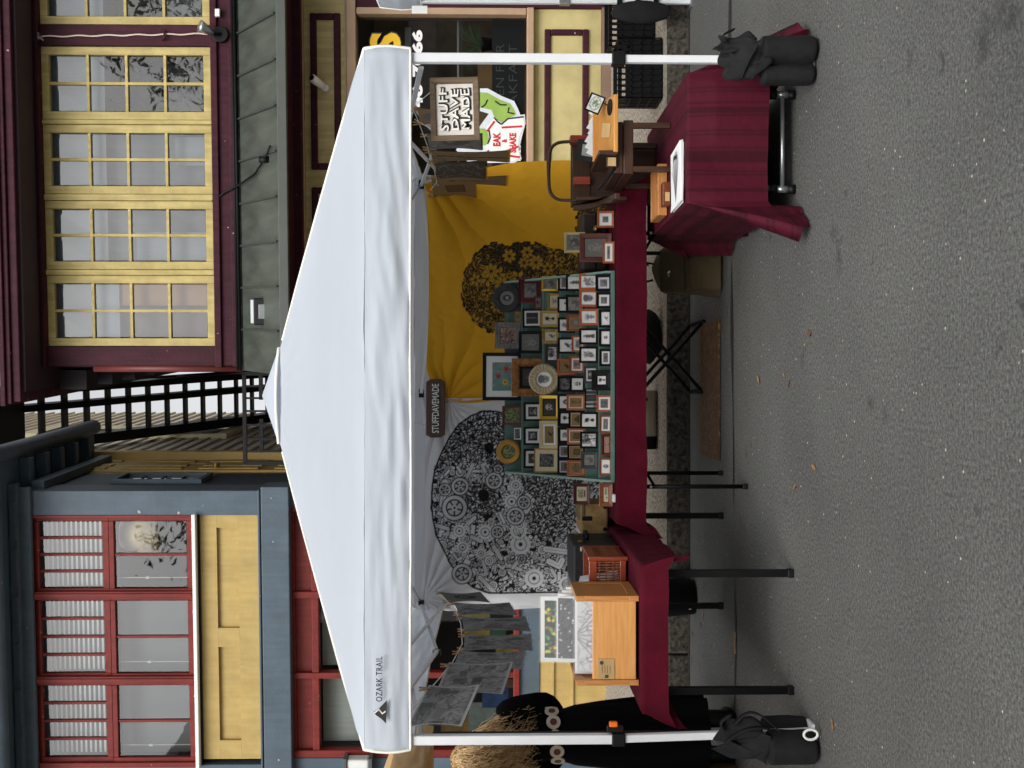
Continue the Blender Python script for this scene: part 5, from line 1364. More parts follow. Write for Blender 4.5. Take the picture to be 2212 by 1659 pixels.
# low striped table
st_t = thing('low_table', 'low folding table with grey metal legs under the striped cloth', 'table', (1.13, 5.7, 0))
mb = MB(); mb.box(.845, 1.425, 5.13, 6.42, .49, .522); obj('table_top', mb, m_blk, st_t, bevel=.006)
for y in (5.2, 6.3):
    for x in (.915, 1.36):
        mb = MB(); mb.tube([(x, y, .12), (x, y, .49)], .021, 12); l = obj('leg', mb, m_alum, st_t, smooth=True)
        mb = MB(); mb.tube([(x, y, .09), (x, y, .125)], .024, 12); obj('clamp', mb, m_blk, l, smooth=True)
        mb = MB(); mb.tube([(x, y, .03), (x, y, .09)], .017, 12); obj('lower_tube', mb, m_alum, l, smooth=True)
        mb = MB(); mb.tube([(x, y, 0), (x, y, .032)], .023, 12); obj('rubber_foot', mb, m_blk, l, smooth=True)
    mb = MB(); mb.tube([(.915, y-.005, .062), (1.36, y-.005, .062)], .0105, 10); obj('cross_bar', mb, m_alum, st_t, smooth=True)
mb = MB(); mb.box(.87, 1.40, 5.6, 6.2, .02, .30); 
obj('storage_tote', mb, m_nylon, None, 'black fabric tote standing under the striped low table', 'tote', bevel=.03)
STR = [(.10, .118), (.128, .145), (.22, .24), (.262, .31), (.32, .338), (.445, .460), (.470, .485), (.57, .588), (.605, .655), (.665, .688), (.75, .763), (.772, .785), (.89, .92)]
m_stripe = PRINT('striped_satin', .75, 0, 0, bump=.35); m_stripe.node_tree.nodes['Principled BSDF'].inputs['Specular IOR Level'].default_value = .2
mb = cloth(.84, 1.43, 5.115, 6.43, .526, .375, .49, .50, .2, 5, step=.0085, stripes=STR)
obj('striped_table_cloth', mb, m_stripe, None, 'glossy maroon striped cloth hanging to the ground over the low table', 'tablecloth', smooth=True)

# ------------------------------------------------------------------ green stepped shelf
SX0, SX1 = -.546, .628
m_green = MT('sage_green_paint', (92, 122, 112), .6, .14, 6, .25, 40)
m_greend = MT('sage_green_edge', (124, 150, 138), .6, rgb2=(170, 172, 150), scale=25, edge=(.5, .75))
shelf = thing('stepped_shelf', 'sage green stepped display shelf crowded with small frames', 'shelf', (.04, 6.5, .745))
RZ = [.756, .826, .892, .940, 1.028, 1.127, 1.249]; RY = [6.185+.092*i for i in range(7)]
for i in range(7):
    mb = MB(); mb.box(SX0+.012, SX1-.012, RY[i]-.03, RY[i]+.066, RZ[i]-.014, RZ[i]-.001); obj('tread', mb, m_green, shelf, bevel=.002)
    if i < 6:
        mb = MB(); mb.box(SX0+.012, SX1-.012, RY[i]+.064, RY[i]+.074, RZ[i], RZ[i+1]-.016); obj('riser', mb, m_green, shelf)
mb = MB(); mb.box(SX0+.012, SX1-.012, RY[6]+.067, RY[6]+.080, .748, RZ[6]+.10); obj('back_board', mb, m_green, shelf)
mb = MB(); mb.box(SX0, SX1, RY[0]-.045, RY[0]-.032, .745, RZ[0]+.012); obj('front_lip', mb, m_green, shelf, bevel=.003)
for x in (SX0, SX1-.012):
    mb = MB(); mb.prism([(RY[0]-.03, .745), (RY[0]-.03, RZ[0]+.03), (RY[6]+.06, RZ[6]+.10), (RY[6]+.066, RZ[6]+.10), (RY[6]+.066, .745)], 'yz', x, x+.0118); obj('side_board', mb, m_greend, shelf)

# ------------------------------------------------------------------ framed drawings
FM = {
 'black': MT('black_frame', (12, 12, 13), .5, .15, 20, spec=.2), 'orange': WOOD('orange_wood', (164, 78, 36), (188, 98, 50), 2), 'brown': WOOD('brown_wood', (112, 56, 26), (148, 80, 40), 2),
 'redbrown': WOOD('red_brown_wood', (74, 24, 16), (110, 42, 26), 2), 'gold': MT('gold_leaf', (206, 170, 66), .28, .15, 9, metal=.85), 'dgold': MT('dull_gold', (168, 136, 62), .5, .18, 16, metal=.4),
 'maroon': MT('maroon_frame', (84, 14, 22), .4, .12), 'cream': MT('cream_frame', (206, 186, 136), .6, .08), 'tan': WOOD('tan_wood', (150, 112, 64), (184, 146, 92), 2),
 'slate': MT('slate_frame', (54, 58, 62), .5, .1), 'grey': MT('weathered_grey_frame', (84, 80, 78), .8, rgb2=(126, 120, 116), scale=18, stretch=(1, 1, 6)), 'white': MT('white_frame', (226, 226, 222), .4, .04),
 'bronze': MT('bronze_frame', (120, 98, 50), .4, rgb2=(176, 150, 88), scale=60, metal=.6, bump=1.0, bscale=45), 'dbrown': MT('dark_carved_frame', (48, 38, 30), .6, .3, 30, bump=1.0, bscale=60),
 'gilt': MT('carved_gilt_frame', (104, 64, 22), .45, rgb2=(156, 104, 44), scale=34, metal=.3, bump=1.0, bscale=34), 'brass': MT('old_brass_frame', (156, 116, 50), .35, .2, 6, metal=.6), 'dark': MT('dark_carved_ring', (44, 44, 46), .7, .3, 14, bump=1.0, bscale=26), 'flute': MT('fluted_cream', (186, 170, 136), .6, .1)}
MATC = {'w': MT('white_mat', (236, 236, 234), .8, .02), 'l': MT('lavender_mat', (214, 214, 226), .8, .02), 'i': MT('ivory_mat', (222, 210, 178), .8, .04), 'r': MT('red_mat', (88, 16, 24), .7, .08), 'k': MT('black_mat', (24, 22, 22), .7, .1)}
pic_seed = [100]
def framed(label, x, y, z, w, h, fc, fw, mc, mw, kind, lean=.10, rz=0, rr=0, depth=.016, group='framed drawings on the green shelf', cat='picture', mwb=None, inner=None):
    t = thing('picture_frame', label, cat, (x, y, z), (-lean, rr, rz), group)
    mb = MB(); mb.ringframe(w, h, fw, depth); fr = obj('frame', mb, FM[fc], t, local=True)
    mb = MB(); mb.box(-w/2+.002, w/2-.002, -.002, .004, .002, h-.002); obj('backing', mb, m_blk, t, local=True)
    iw, ih, z0 = w-2*fw, h-2*fw, fw
    if inner:
        ic, ifw = inner
        mb = MB(); mb.ringframe(iw, ih, ifw, depth*.8, z0=z0); obj('inner_frame', mb, FM[ic], t, local=True); iw -= 2*ifw; ih -= 2*ifw; z0 += ifw
    if mc:
        mb = MB(); mb.box(-iw/2, iw/2, -.0045, -.0025, z0, z0+ih); obj('mat', mb, MATC[mc], t, local=True)
        iw -= 2*mw; z0 += mw; ih -= 2*mw
    pic_seed[0] += 1
    c = picture(kind, iw, ih, pic_seed[0])
    mb = sheet(c, lambda u, v: (-iw/2+iw*u, -.0056, z0+ih*v)); obj('drawing', mb, m_print, t, local=True)
    mb = MB(); a, b = w/2-fw*.96, h-2*fw; mb.add([(-a, -.0075, fw), (a, -.0075, fw), (a, -.0075, fw+b), (-a, -.0075, fw+b)], [(0, 1, 2, 3)]); obj('glass', mb, m_pglass, t, local=True)
    return t
def framed_round(label, x, y, z, d, fc, hole, kind, flutes=0, lean=.1, group='framed drawings on the green shelf'):
    t = thing('round_frame', label, 'picture', (x, y, z), (-lean, 0, 0), group)
    n = 48; prof = [(1, 0), (1, .012), (.9, .022), (.72, .016), (.6, .02), (hole+.04, .018), (hole, .008)]
    mb = MB()
    for f, fy in prof:
        for k in range(n):
            a = 2*math.pi*k/n; q = 1+(.02*(k % 2) if flutes else 0)*(f > .6)
            fy2 = fy + (.006*(k % 2) if flutes and .5 < f < .98 else 0)
            mb.v.append((d/2*f*q*math.cos(a), -fy2, d/2+d/2*f*q*math.sin(a)))
    for i in range(len(prof)-1):
        for k in range(n): mb.f.append((i*n+k, i*n+(k+1) % n, (i+1)*n+(k+1) % n, (i+1)*n+k))
    obj('frame', mb, FM[fc], t, local=True, smooth=not flutes)
    c = picture(kind, d*hole, d*hole, int(x*1000) % 97); R_ = d/2*hole
    mb = MB(); N_ = 40; A_ = c.p.shape; cols = []
    mb.v.append((0, -.006, d/2)); cols.append(c.p[A_[0]//2, A_[1]//2])
    M_ = 14
    for j in range(1, M_+1):
        for k in range(N_):
            a = 2*math.pi*k/N_; u, v = .5+.5*j/M_*math.cos(a), .5+.5*j/M_*math.sin(a)
            mb.v.append(((u-.5)*2*R_, -.006, d/2+(v-.5)*2*R_)); cols.append(c.p[min(A_[0]-1, int((1-v)*A_[0]))][min(A_[1]-1, int(u*A_[1]))])
    for k in range(N_): mb.f.append((0, 1+k, 1+(k+1) % N_))
    for j in range(M_-1):
        for k in range(N_): mb.f.append((1+j*N_+k, 1+(j+1)*N_+k, 1+(j+1)*N_+(k+1) % N_, 1+j*N_+(k+1) % N_))
    mb.c = np.array(cols); obj('drawing', mb, m_print, t, local=True)
    return t
#      row crop y0   y1   top   frame  fw   mat mw    kind     label
FR = [
 (0,'A', 265, 485,1640,'black',.17,'l',.12,'getch','black frame, pale lavender mat, dark etching, at the end of the bottom step'),
 (0,'A', 495, 710,1650,'black',.17,'w',.14,'getch','black frame with a black animal print, bottom step'),
 (0,'A', 725, 958,1685,'black',.19,'w',.10,'wbird','black frame with a small ink bird, bottom step'),
 (0,'A', 978,1208,1685,'black',.19,'w',.10,'woval','black frame with a small snail sketch, bottom step'),
 (0,'A',1240,1468,1690,'black',.19,'w',.13,'gfigure','black frame with a small dark pencil figure in a grey square, bottom step'),
 (0,'B',  22, 290,1590,'black',.30,None,0,'wvase','wide stepped black frame with a figure at a post, bottom step'),
 (0,'B', 350, 570,1655,'orange',.13,'w',.13,'detch','bright orange wood frame with purple-grey drawing in a white mat, bottom step'),
 (0,'B', 610, 850,1690,'brown',.17,'w',.15,'goval','brown wood frame with tiny square sketch, bottom step'),
 (0,'B', 862,1140,1720,'redbrown',.20,'k',.06,'poval','dark red-brown frame with a pink upright drawing, bottom step'),
 (0,'B',1168,1405,1690,'brown',.18,None,0,'woval','brown wood frame with a dark oval on white, bottom step end'),
 (1,'A', 255, 465,1425,'orange',.14,None,0,'wsketch','orange wood frame with a loose pencil sketch, end of second step'),
 (1,'A', 470, 690,1430,'orange',.14,None,0,'wface','orange wood frame with a pencil portrait, second step'),
 (1,'A', 715, 930,1430,'orange',.14,None,0,'wplant','orange wood frame with a potted plant sketch, second step'),
 (1,'A', 970,1180,1430,'black',.13,None,0,'wfigure','black frame with a pale praying figure, second step'),
 (1,'A',1210,1425,1430,'black',.13,None,0,'whand','black frame with pencil hands, second step'),
 (1,'A',1465,1690,1490,'slate',.16,'w',.12,'dskull','dark grey frame with small dark print, behind the wide stepped frame'),
 (1,'B', 265, 530,1500,'black',.10,None,0,'wforest','black frame with dripping white figures, second step'),
 (1,'B', 575, 790,1440,'black',.12,None,0,'wvase','black frame with a black vase of flowers, second step'),
 (1,'B', 830,1050,1440,'black',.13,None,0,'wtree','black frame with a dark tree etching, second step'),
 (1,'B',1090,1315,1450,'slate',.20,None,0,'cetch','wide slate frame with a grey etching, second step end'),
 (2,'A', 265, 480,1255,'black',.13,None,0,'wfigure','black frame with a pencil arm, third step end'),
 (2,'A', 530, 765,1255,'black',.13,None,0,'cetch','black frame with a busy comic-like etching, third step'),
 (2,'A', 790,1010,1260,'brown',.14,None,0,'ksketch','brown wood frame with plain kraft paper, third step'),
 (2,'A',1065,1280,1330,'orange',.13,'w',.12,'csketch','low orange frame with white mat, third step'),
 (2,'A',1330,1560,1295,'brown',.16,'w',.11,'pface','brown frame with pinkish nude sketch in a white mat, third step'),
 (2,'B', 105, 310,1305,'black',.14,'w',.07,'wskull','black frame with a spotted skull, third step'),
 (2,'B', 345, 550,1265,'orange',.12,'i',.08,'kglass','orange frame with a goblet on kraft paper, third step'),
 (2,'B', 555, 785,1290,'black',.13,'i',.05,'khat','black frame with a hat on kraft paper, third step'),
 (2,'B', 785, 995,1270,'orange',.12,'w',.07,'kcube','orange frame with a cube on kraft paper, third step'),
 (2,'B', 995,1200,1275,'black',.12,'i',.03,'kcube','black frame with a cooking pot on kraft paper, third step'),
 (2,'B',1205,1410,1270,'orange',.13,'i',.02,'kglobe','orange frame with a globe on kraft paper, third step end'),
 (3,'A', 265, 480,1150,'black',.13,'l',.10,'ksketch','black frame with a tan square in a pale mat, fourth step end'),
 (3,'A', 560, 765,1145,'black',.13,None,0,'wbird','black frame with dark birds on white, fourth step'),
 (3,'A', 830,1030,1150,'black',.13,None,0,'whand','black frame with a nearly blank sheet, fourth step'),
 (3,'A',1090,1300,1150,'black',.13,None,0,'wbird','black frame with a brush-drawn animal, fourth step'),
 (3,'A',1370,1580,1145,'orange',.14,None,0,'kbird','orange frame with a bird on kraft paper, fourth step'),
 (3,'B', 105, 310,1145,'black',.14,None,0,'ddark','black frame with white angular shapes, fourth step'),
 (3,'B', 335, 550,1145,'black',.14,None,0,'woval','black frame with a faint bottle sketch, fourth step'),
 (3,'B', 550, 765,1145,'black',.20,None,0,'wvase','wide black frame with tiny black silhouettes, fourth step'),
 (3,'B', 765, 985,1145,'black',.18,None,0,'whand','black-brown frame with a small hand, fourth step'),
 (3,'B', 990,1185,1145,'black',.13,'l',.08,'gcube','black frame with a jar sketch in pale mat, fourth step'),
 (3,'B',1185,1390,1145,'black',.13,'l',.08,'gcube','black frame with an open box sketch, fourth step end'),
 (4,'A', 290, 485, 940,'gold',.17,None,0,'cetch','shiny gold frame with a torn grey collage, fifth step end'),
 (4,'A', 515, 725,1020,'dgold',.17,None,0,'cplant','dull gold frame with a sprig of flowers, fifth step'),
 (4,'A', 740, 955, 915,'dgold',.16,None,0,'cvase','dull gold frame with an iris in a bottle, fifth step'),
 (4,'A', 980,1170, 945,'bronze',.20,None,0,'cbird','rope-edged bronze frame with a flying bird, fifth step'),
 (4,'A',1180,1420, 985,'dbrown',.20,None,0,'wtree','dark carved frame with a curling tentacle drawing, fifth step'),
 (4,'B', 355, 670, 910,'gold',.18,'k',.04,'dskull','wavy gold frame with a dark skull drawing, fifth step'),
 (4,'B', 685,1050, 910,'cream',.18,None,0,'kbird','wide cream frame with white inner moulding and tan drawing, fifth step'),
 (4,'B',1050,1365, 840,'tan',.05,'i',.18,'ddark','tan box frame with dark drawing in an ivory mat, fifth step end'),
 (5,'A', 310, 640, 640,'maroon',.06,'r',.18,'getch','dark red frame with forest etching in a red mat, sixth step end'),
 (5,'A', 555, 720, 835,'redbrown',.20,None,0,'gvase','small maroon frame with a vase, leaning before the red-matted one'),
 (5,'A', 715, 960, 690,'black',.10,'w',.10,'dforest','black frame with a dark landscape in white mat, sixth step'),
 (5,'A',1010,1300, 640,'black',.13,None,0,'ghand','black frame with a hand holding a candle, sixth step'),
 (5,'A',1365,1860, 550,'gilt',.27,'k',.035,'dfigure','large carved gilt frame with small dark picture, sixth step'),
 (5,'B', 445, 690, 705,'black',.11,'w',.14,'dxray','black frame with an x-ray-like skull in white mat, sixth step'),
 (5,'B', 765,1005, 705,'black',.11,'w',.14,'dxray','black frame with a white ear on black in white mat, sixth step'),
 (5,'B',1055,1305, 705,'black',.11,'w',.15,'doval','black frame with a dark head in white mat, sixth step end'),
 (6,'A', 755, 895, 580,'gold',.10,None,0,'kface','small thin gold frame with a brown head, top step'),
 (6,'A', 890,1235, 330,'grey',.22,None,0,'cmandala','weathered grey frame with a rust-coloured burst drawing, top step'),
 (6,'A',1290,1915, 170,'black',.09,'w',.16,'wflowers','large black frame with colourful flowers in a white mat, top step'),
 (6,'B', 493, 740, 425,'redbrown',.12,None,0,'cstipple','dark brown frame with green stippled sheet, top step'),
 (6,'B', 780, 930, 580,'white',.15,None,0,'ddark','small white rounded frame with dark print, top step'),
]
def fy(cr, v): return ((1000 if cr == 'A' else 1450) + v/3.318)/1.8228
prev = {}
random.seed(31)
for (row, cr, y0, y1, top, fc, fw, mc, mw, kind, label) in FR:
    Y = RY[row]
    xr2, xl2 = at(1200, fy(cr, y0), Y).x, at(1200, fy(cr, y1), Y).x
    z1 = at((1850+top/3.318)/1.8228, 900, Y+.02).z
    w = xr2-xl2; h = (z1-RZ[row])/math.cos(.1)
    dy = 0
    if row in prev and xr2 > prev[row][0]+.004: dy = -.02 if prev[row][1] == 0 else 0
    prev[row] = (xl2, dy)
    m_ = min(w, h)
    framed(label, (xr2+xl2)/2, Y+dy+.012, RZ[row], w, h, fc, m_*fw, mc, m_*mw, kind, lean=.09+random.uniform(-.02, .02), rr=random.uniform(-.012, .012), inner=(('white', m_*.1) if fc == 'cream' else ('black', m_*.06) if fc == 'gilt' else None))
for (row, cr, yc, xc, rad, fc, hole, kind, fl, label) in (
    (4, 'B', 145, 1085, 200, 'flute', .5, 'wface', 1, 'round fluted cream frame with a portrait, fifth step'),
    (6, 'A', 575, 600, 188, 'dark', .5, 'goval', 0, 'round dark carved frame with a silver centre, top step'),
    (6, 'B', 1090, 600, 164, 'brass', .5, 'gstipple', 0, 'round gold dish-like frame with a grey centre, top step')):
    Y = RY[row]; c = at((1850+xc/3.318)/1.8228, fy(cr, yc), Y)
    d = rad*2/3.318/1.8228*Y/2400
    framed_round(label, c.x, Y+.006, RZ[row] if row == 6 else max(RZ[row]-.0, c.z-d/2), d, fc, hole, kind, fl)
# frames beside the shelf
def fr_px(label, V0, V1, y0, y1, Y, fc, fw, mc, mw, kind, z=None, **k):
    a, b = at(V1, y1, Y), at(V0, y0, Y); z = .745 if z is None else z
    return framed(label, (a.x+b.x)/2, Y, z, b.x-a.x, b.z-z, fc, fw, mc, mw, kind, **k)
G2 = 'framed pictures at the ends of the long table'
fr_px('orange-brown frame with dark reclining figure beside the brass knob', 1290, 1335, 456, 492, 6.2, 'orange', .012, 'w', .018, 'getch', group=G2)
fr_px('cream frame with a grey castle drawing behind the big red-brown frame', 1219, 1262, 502, 546, 6.45, 'cream', .016, None, 0, 'cetch', group=G2, z=.885)
fr_px('big red-brown frame with clasped hands beside the green shelf', 1252, 1330, 504, 566, 6.3, 'redbrown', .03, None, 0, 'ghand', group=G2)
fr_px('small orange frame with a pale standing figure before the big red-brown frame', 1302, 1338, 522, 569, 6.17, 'orange', .011, 'w', .014, 'gfigure', group=G2)
fr_px('dark red frame with a cream printed notice above the brown framed notice', 1239, 1294, 1044.6, 1089, 6.42, 'maroon', .018, None, 0, 'cnotice', group=G2, z=.86)
fr_px('rough brown frame with a cream business notice by the tan case', 1294, 1337, 1043, 1094, 6.25, 'brown', .026, None, 0, 'cnotice2', group=G2)
# ------------------------------------------------------------------ hanging sign
sc_ = at(983, 236, 5.0)
sg = thing('hanging_sign', 'wood-framed hand-lettered sign hanging from the canopy front', 'sign', (sc_.x, 5.0, sc_.z-.108), (0, R(-1.6), 0))
SW, SH = .283, .218
mb = MB(); mb.ringframe(SW, SH, .026, .02); obj('frame', mb, WOOD('grey_barn_wood', (84, 70, 54), (122, 104, 82), 2, rough=.8, coat=0), sg, local=True)
mb = MB(); mb.box(-SW/2+.02, SW/2-.02, -.004, .004, .02, SH-.02); obj('panel', mb, MT('whitewashed_panel', (222, 214, 206), .7, .06, 9), sg, local=True)
def psy(ph):
    def f(X, Z):
        return X + .012*np.sin(Z*7+ph), Z*(1+.18*np.sin(X*9+ph)) + .07*np.sin(X*6.5+ph)
    return f
for k, s in enumerate(('STUFF', 'DAVE', 'MADE')):
    zz = SH*.5 + (1-k)*.049
    mb = MB(); lettering(mb, s, .003, -.0065, zz-.0035, .196 if k == 0 else .186, .043, offset=.075, depth=.003, warp=psy(k*2)); obj('letter_shadow', mb, m_ink, sg, local=True)
    mb = MB(); lettering(mb, s, -.001, -.0098, zz+.001, .192 if k == 0 else .182, .036, offset=.012, depth=.003, warp=psy(k*2)); obj('letters', mb, m_trim, sg, local=True)
for sx in (-1, 1):
    mb = MB(); mb.tube([(sx*.085, .004, SH-.004), (sx*.03, .03, SH+.075)], .0018, 4); obj('hanging_cord', mb, m_trim, sg, local=True)

# ------------------------------------------------------------------ prints pegged to cords
m_pin = WOOD('peg_wood', (150, 108, 62), (190, 150, 98), 2)
m_sleeve = GLASS('plastic_sleeve', tint=(.98, .98, .98), boost=.03, wob=.25)
def cordz(pts, y):
    for (y0, z0), (y1, z1) in zip(pts, pts[1:]):
        if y0 <= y <= y1: return z0+(z1-z0)*(y-y0)/(y1-y0)
    return pts[-1][1]
def pegged(side, x, y, z, w, h, ang, kind, label, group, border, slope):
    """sheet in a sleeve hanging below the cord; ang = turn from the cord direction"""
    d = Vector((math.sin(ang)*side, math.cos(ang), slope)).normalized()
    n = Vector((0, 0, 1)).cross(d).normalized() * (1 if side < 0 else -1)
    o = Vector((x, y, z)); dn = Vector((0, 0, -1))
    t = thing('pegged_print', label, 'print', (x, y, z-h), group=group)
    curl = lambda u, v: .012*math.sin(3.1*v)*(u-.5)*2
    c = picture(kind, w, h, int(abs(y*1000)) % 999, .005)
    if border:
        b = 2 if y < 5.7 and side < 0 else 1; q = np.array(L(border)); c.p[:b] = q; c.p[-b-1:] = q; c.p[:, :b] = q; c.p[:, -b:] = q
    fn = lambda u, v: o + d*(w*(u-.5)) + dn*(h*(1-v)) + n*curl(u, v)
    obj('sheet', sheet(c, fn), m_print, t, smooth=True)
    mb = MB(); mb.grid(6, 6, lambda u, v: fn(-.02+1.04*u, -.03+1.03*v) + n*.003); obj('sleeve', mb, m_sleeve, t, smooth=True)
    for u in (.1, .9):
        p = fn(u, 1) + Vector((0, 0, .008))
        pg = thing('clothes_peg', 'wooden peg on the ' + label.split(' pegged')[0], 'peg', p - Vector((0, 0, .04)), group='clothes pegs on the %s' % ('grey print cord' if side < 0 else 'kraft print cord'))
        for s in (-1, 1):
            mb = MB(); mb.bar(p+n*.004*s+dn*.025, p+n*.0045*s, .009, .005, up=n); mb.bar(p+n*.0045*s, p+n*.008*s+Vector((0, 0, .03)), .009, .005, up=n); obj('peg_half', mb, m_pin, pg)
        mb = MB(); mb.disc(p, .006, d, .012, 10); obj('spring', mb, m_alum, pg)
xlc = TX-HALF+.10
lc = [(4.93, 1.80), (5.08, 1.765), (5.57, 1.675), (5.9, 1.62), (6.3, 1.582), (6.82, 1.605), (7.3, 1.66), (7.7, 1.76), (7.9, 1.83)]
mb = MB(); mb.tube([(xlc, y, z+.012) for y, z in lc], .003, 5); obj('washing_line', mb, m_trim, None, 'thin cord sagging with grey prints along the canopy side', 'cord')
G3 = 'grey prints pegged along the canopy side'
for y, w, h, k, b, lab in ((5.10, .34, .24, 'wstreet', (176, 178, 180), 'grey print of radiating lines pegged nearest the tan canopy'), (5.57, .30, .33, 'wstreet', (170, 172, 174), 'grey print of a spruce forest in pale border pegged on the cord'),
        (5.93, .30, .36, 'wstreet', None, 'grey sleeve print of a leafy path pegged on the cord'), (6.34, .30, .385, 'wstreet', None, 'grey print of a doorway with double bottom lines pegged on the cord'),
        (6.82, .30, .40, 'wstreet', None, 'dark grey print of tangled roots pegged on the cord'), (7.28, .29, .37, 'wstreet', None, 'grey print of pipes and panels pegged on the cord'), (7.68, .27, .28, 'goval', (120, 122, 124), 'grey print with a dark oval pegged by the white cloth')):
    sl = (cordz(lc, min(7.9, y+.15))-cordz(lc, max(4.93, y-.15)))/.3
    pegged(-1, xlc, y, cordz(lc, y), (w*1.1 if y < 5.8 else w*.93), h, R(-14 if y < 5.8 else -7), k, lab, G3, b or (140, 142, 144), sl)
xrc = TX+HALF-.07
rc = [(4.93, 1.84), (5.7, 1.80), (6.4, 1.785), (6.75, 1.79), (7.2, 1.785), (7.55, 1.79), (7.86, 1.85)]
mb = MB(); mb.tube([(xrc, y, z+.012) for y, z in rc], .003, 5); obj('washing_line', mb, m_trim, None, 'thin cord with kraft paper prints above the child desk', 'cord')
G4 = 'kraft prints pegged above the desk'
for y, w, h, k, lab, an in ((6.70, .30, .46, 'ktree', 'long kraft paper print with a branching drawing', 6), (7.12, .36, .32, 'kdark', 'dark olive square print beside the long kraft print', 12), (7.50, .24, .46, 'kfigure', 'kraft print of a tall statue over the yellow cloth', 10), (7.82, .30, .30, 'kcube', 'olive print pegged at the cord end over the yellow cloth', 24), (6.3, .26, .30, 'ketch', 'brown kraft print hanging behind the hand-lettered sign', 12), (5.7, .26, .26, 'kface', 'brown kraft print with a round face near the canopy leg', 10)):
    pegged(1, xrc, min(y, 7.74), cordz(rc, y), w, h, R(4-an), k, lab, G4, None, 0)

# ------------------------------------------------------------------ child desk on the striped table
m_dk = WOOD('dark_oak', (44, 26, 14), (78, 48, 26), 0)
m_dkv = WOOD('dark_oak_upright', (44, 26, 14), (78, 48, 26), 2)
m_honey = WOOD('honey_maple', (206, 136, 58), (226, 164, 84), 0, coat=.4)
TZ = .529
dk = thing('child_desk', 'small dark oak school desk with honey top and bentwood back', 'desk', (1.2, 5.8, TZ))
for x, y in ((1.08, 5.58), (1.30, 5.58), (1.08, 6.06), (1.30, 6.06)):
    mb = MB(); mb.box(x-.014, x+.014, y-.014, y+.014, TZ, .72); obj('leg', mb, m_dkv, dk, bevel=.003)
mb = MB(); mb.box(1.055, 1.325, 5.565, 6.08, .715, .765); obj('seat_frame', mb, m_dk, dk, bevel=.004)
mb = MB(); mb.box(1.06, 1.318, 5.572, 6.07, .767, .812); obj('drawer_box', mb, m_dk, dk, bevel=.004)
mb = MB(); v = [(1.150, 5.49, .822), (1.435, 5.49, .822), (1.455, 5.78, .872), (1.160, 5.78, .872)]
mb.add(v + [(a, b, c-.022) for a, b, c in v], [(0, 1, 2, 3), (7, 6, 5, 4), (0, 4, 5, 1), (1, 5, 6, 2), (2, 6, 7, 3), (3, 7, 4, 0)]); obj('desk_top', mb, m_honey, dk, bevel=.004)
mb = MB(); mb.box(1.16, 1.45, 5.785, 5.80, .85, .90); obj('pencil_ledge', mb, m_honey, dk, bevel=.003)
mb = MB(); mb.box(1.155, 1.45, 5.80, 5.98, .83, .845); obj('paper_tray', mb, m_honey, dk, bevel=.003)
mb = MB(); mb.box(1.14, 1.16, 5.5, 5.98, .80, .895); obj('desk_side', mb, m_dk, dk, bevel=.003)
hb = []
for k in range(33):
    t = k/32; x = .985 + t*.335
    if t < .08 or t > .92: pass
pts = [(1.0, 6.02, .80), (1.0, 6.04, .95), (1.0, 6.05, 1.04)] + [(1.0+.07*(1-math.cos(a)), 6.05, 1.04+.075*math.sin(a)) for a in (.4, .8, 1.2, 1.57)] + [(1.16, 6.05, 1.118)] + [(1.25+.07*math.sin(a), 6.05, 1.04+.075*math.cos(a)) for a in (0, .4, .8, 1.2, 1.57)] + [(1.322, 6.05, .97), (1.325, 6.03, .90)]
mb = MB(); mb.tube(pts, [.009]*4+[.010]*4+[.016]+[.010]*5+[.009]*2, 10); obj('bentwood_back', mb, m_dkv, dk, smooth=True, sub=1)
mb = MB(); mb.box(.99, 1.01, 5.97, 6.05, .70, .97); obj('back_post', mb, m_dkv, dk, bevel=.003)
bx_ = thing('card_box', 'dark oak card box with sloping side behind the desk top', 'box', (1.17, 6.12, .9))
for nm, q in (('front', (.99, 1.345, 6.10, 6.112, .885, .985)), ('back', (.99, 1.345, 6.22, 6.232, .885, .985)), ('end', (1.333, 1.345, 6.112, 6.22, .885, .985)), ('end', (.99, 1.002, 6.112, 6.22, .885, .985)), ('base', (1.002, 1.333, 6.112, 6.22, .885, .895))):
    mb = MB(); mb.box(*q); obj(nm + '_board', mb, m_dk, bx_, bevel=.003)
mb = MB(); mb.prism([(6.0, .86), (6.12, .98), (6.12, .90), (5.72, .765), (5.72, .79)], 'yz', .955, .985); obj('side_rail', mb, m_dk, bx_, bevel=.003)
mb = MB(); mb.box(1.0, 1.33, 6.11, 6.22, .528, .884); obj('plinth_block', mb, m_dkv, bx_)
for k, (x, c) in enumerate(((1.325, (124, 44, 26)), (1.10, (130, 52, 30)))):
    mb = MB(); mb.box(x-.012, x+.03, 6.04, 6.10, .89, 1.0-.02*k); obj('wooden_card_holder', mb, WOOD('russet_wood_%d' % k, c, tuple(int(v*1.25) for v in c), 2), None, ('russet card holder at the corner of the card box', 'russet card holder against the front of the card box')[k], 'holder', bevel=.003)
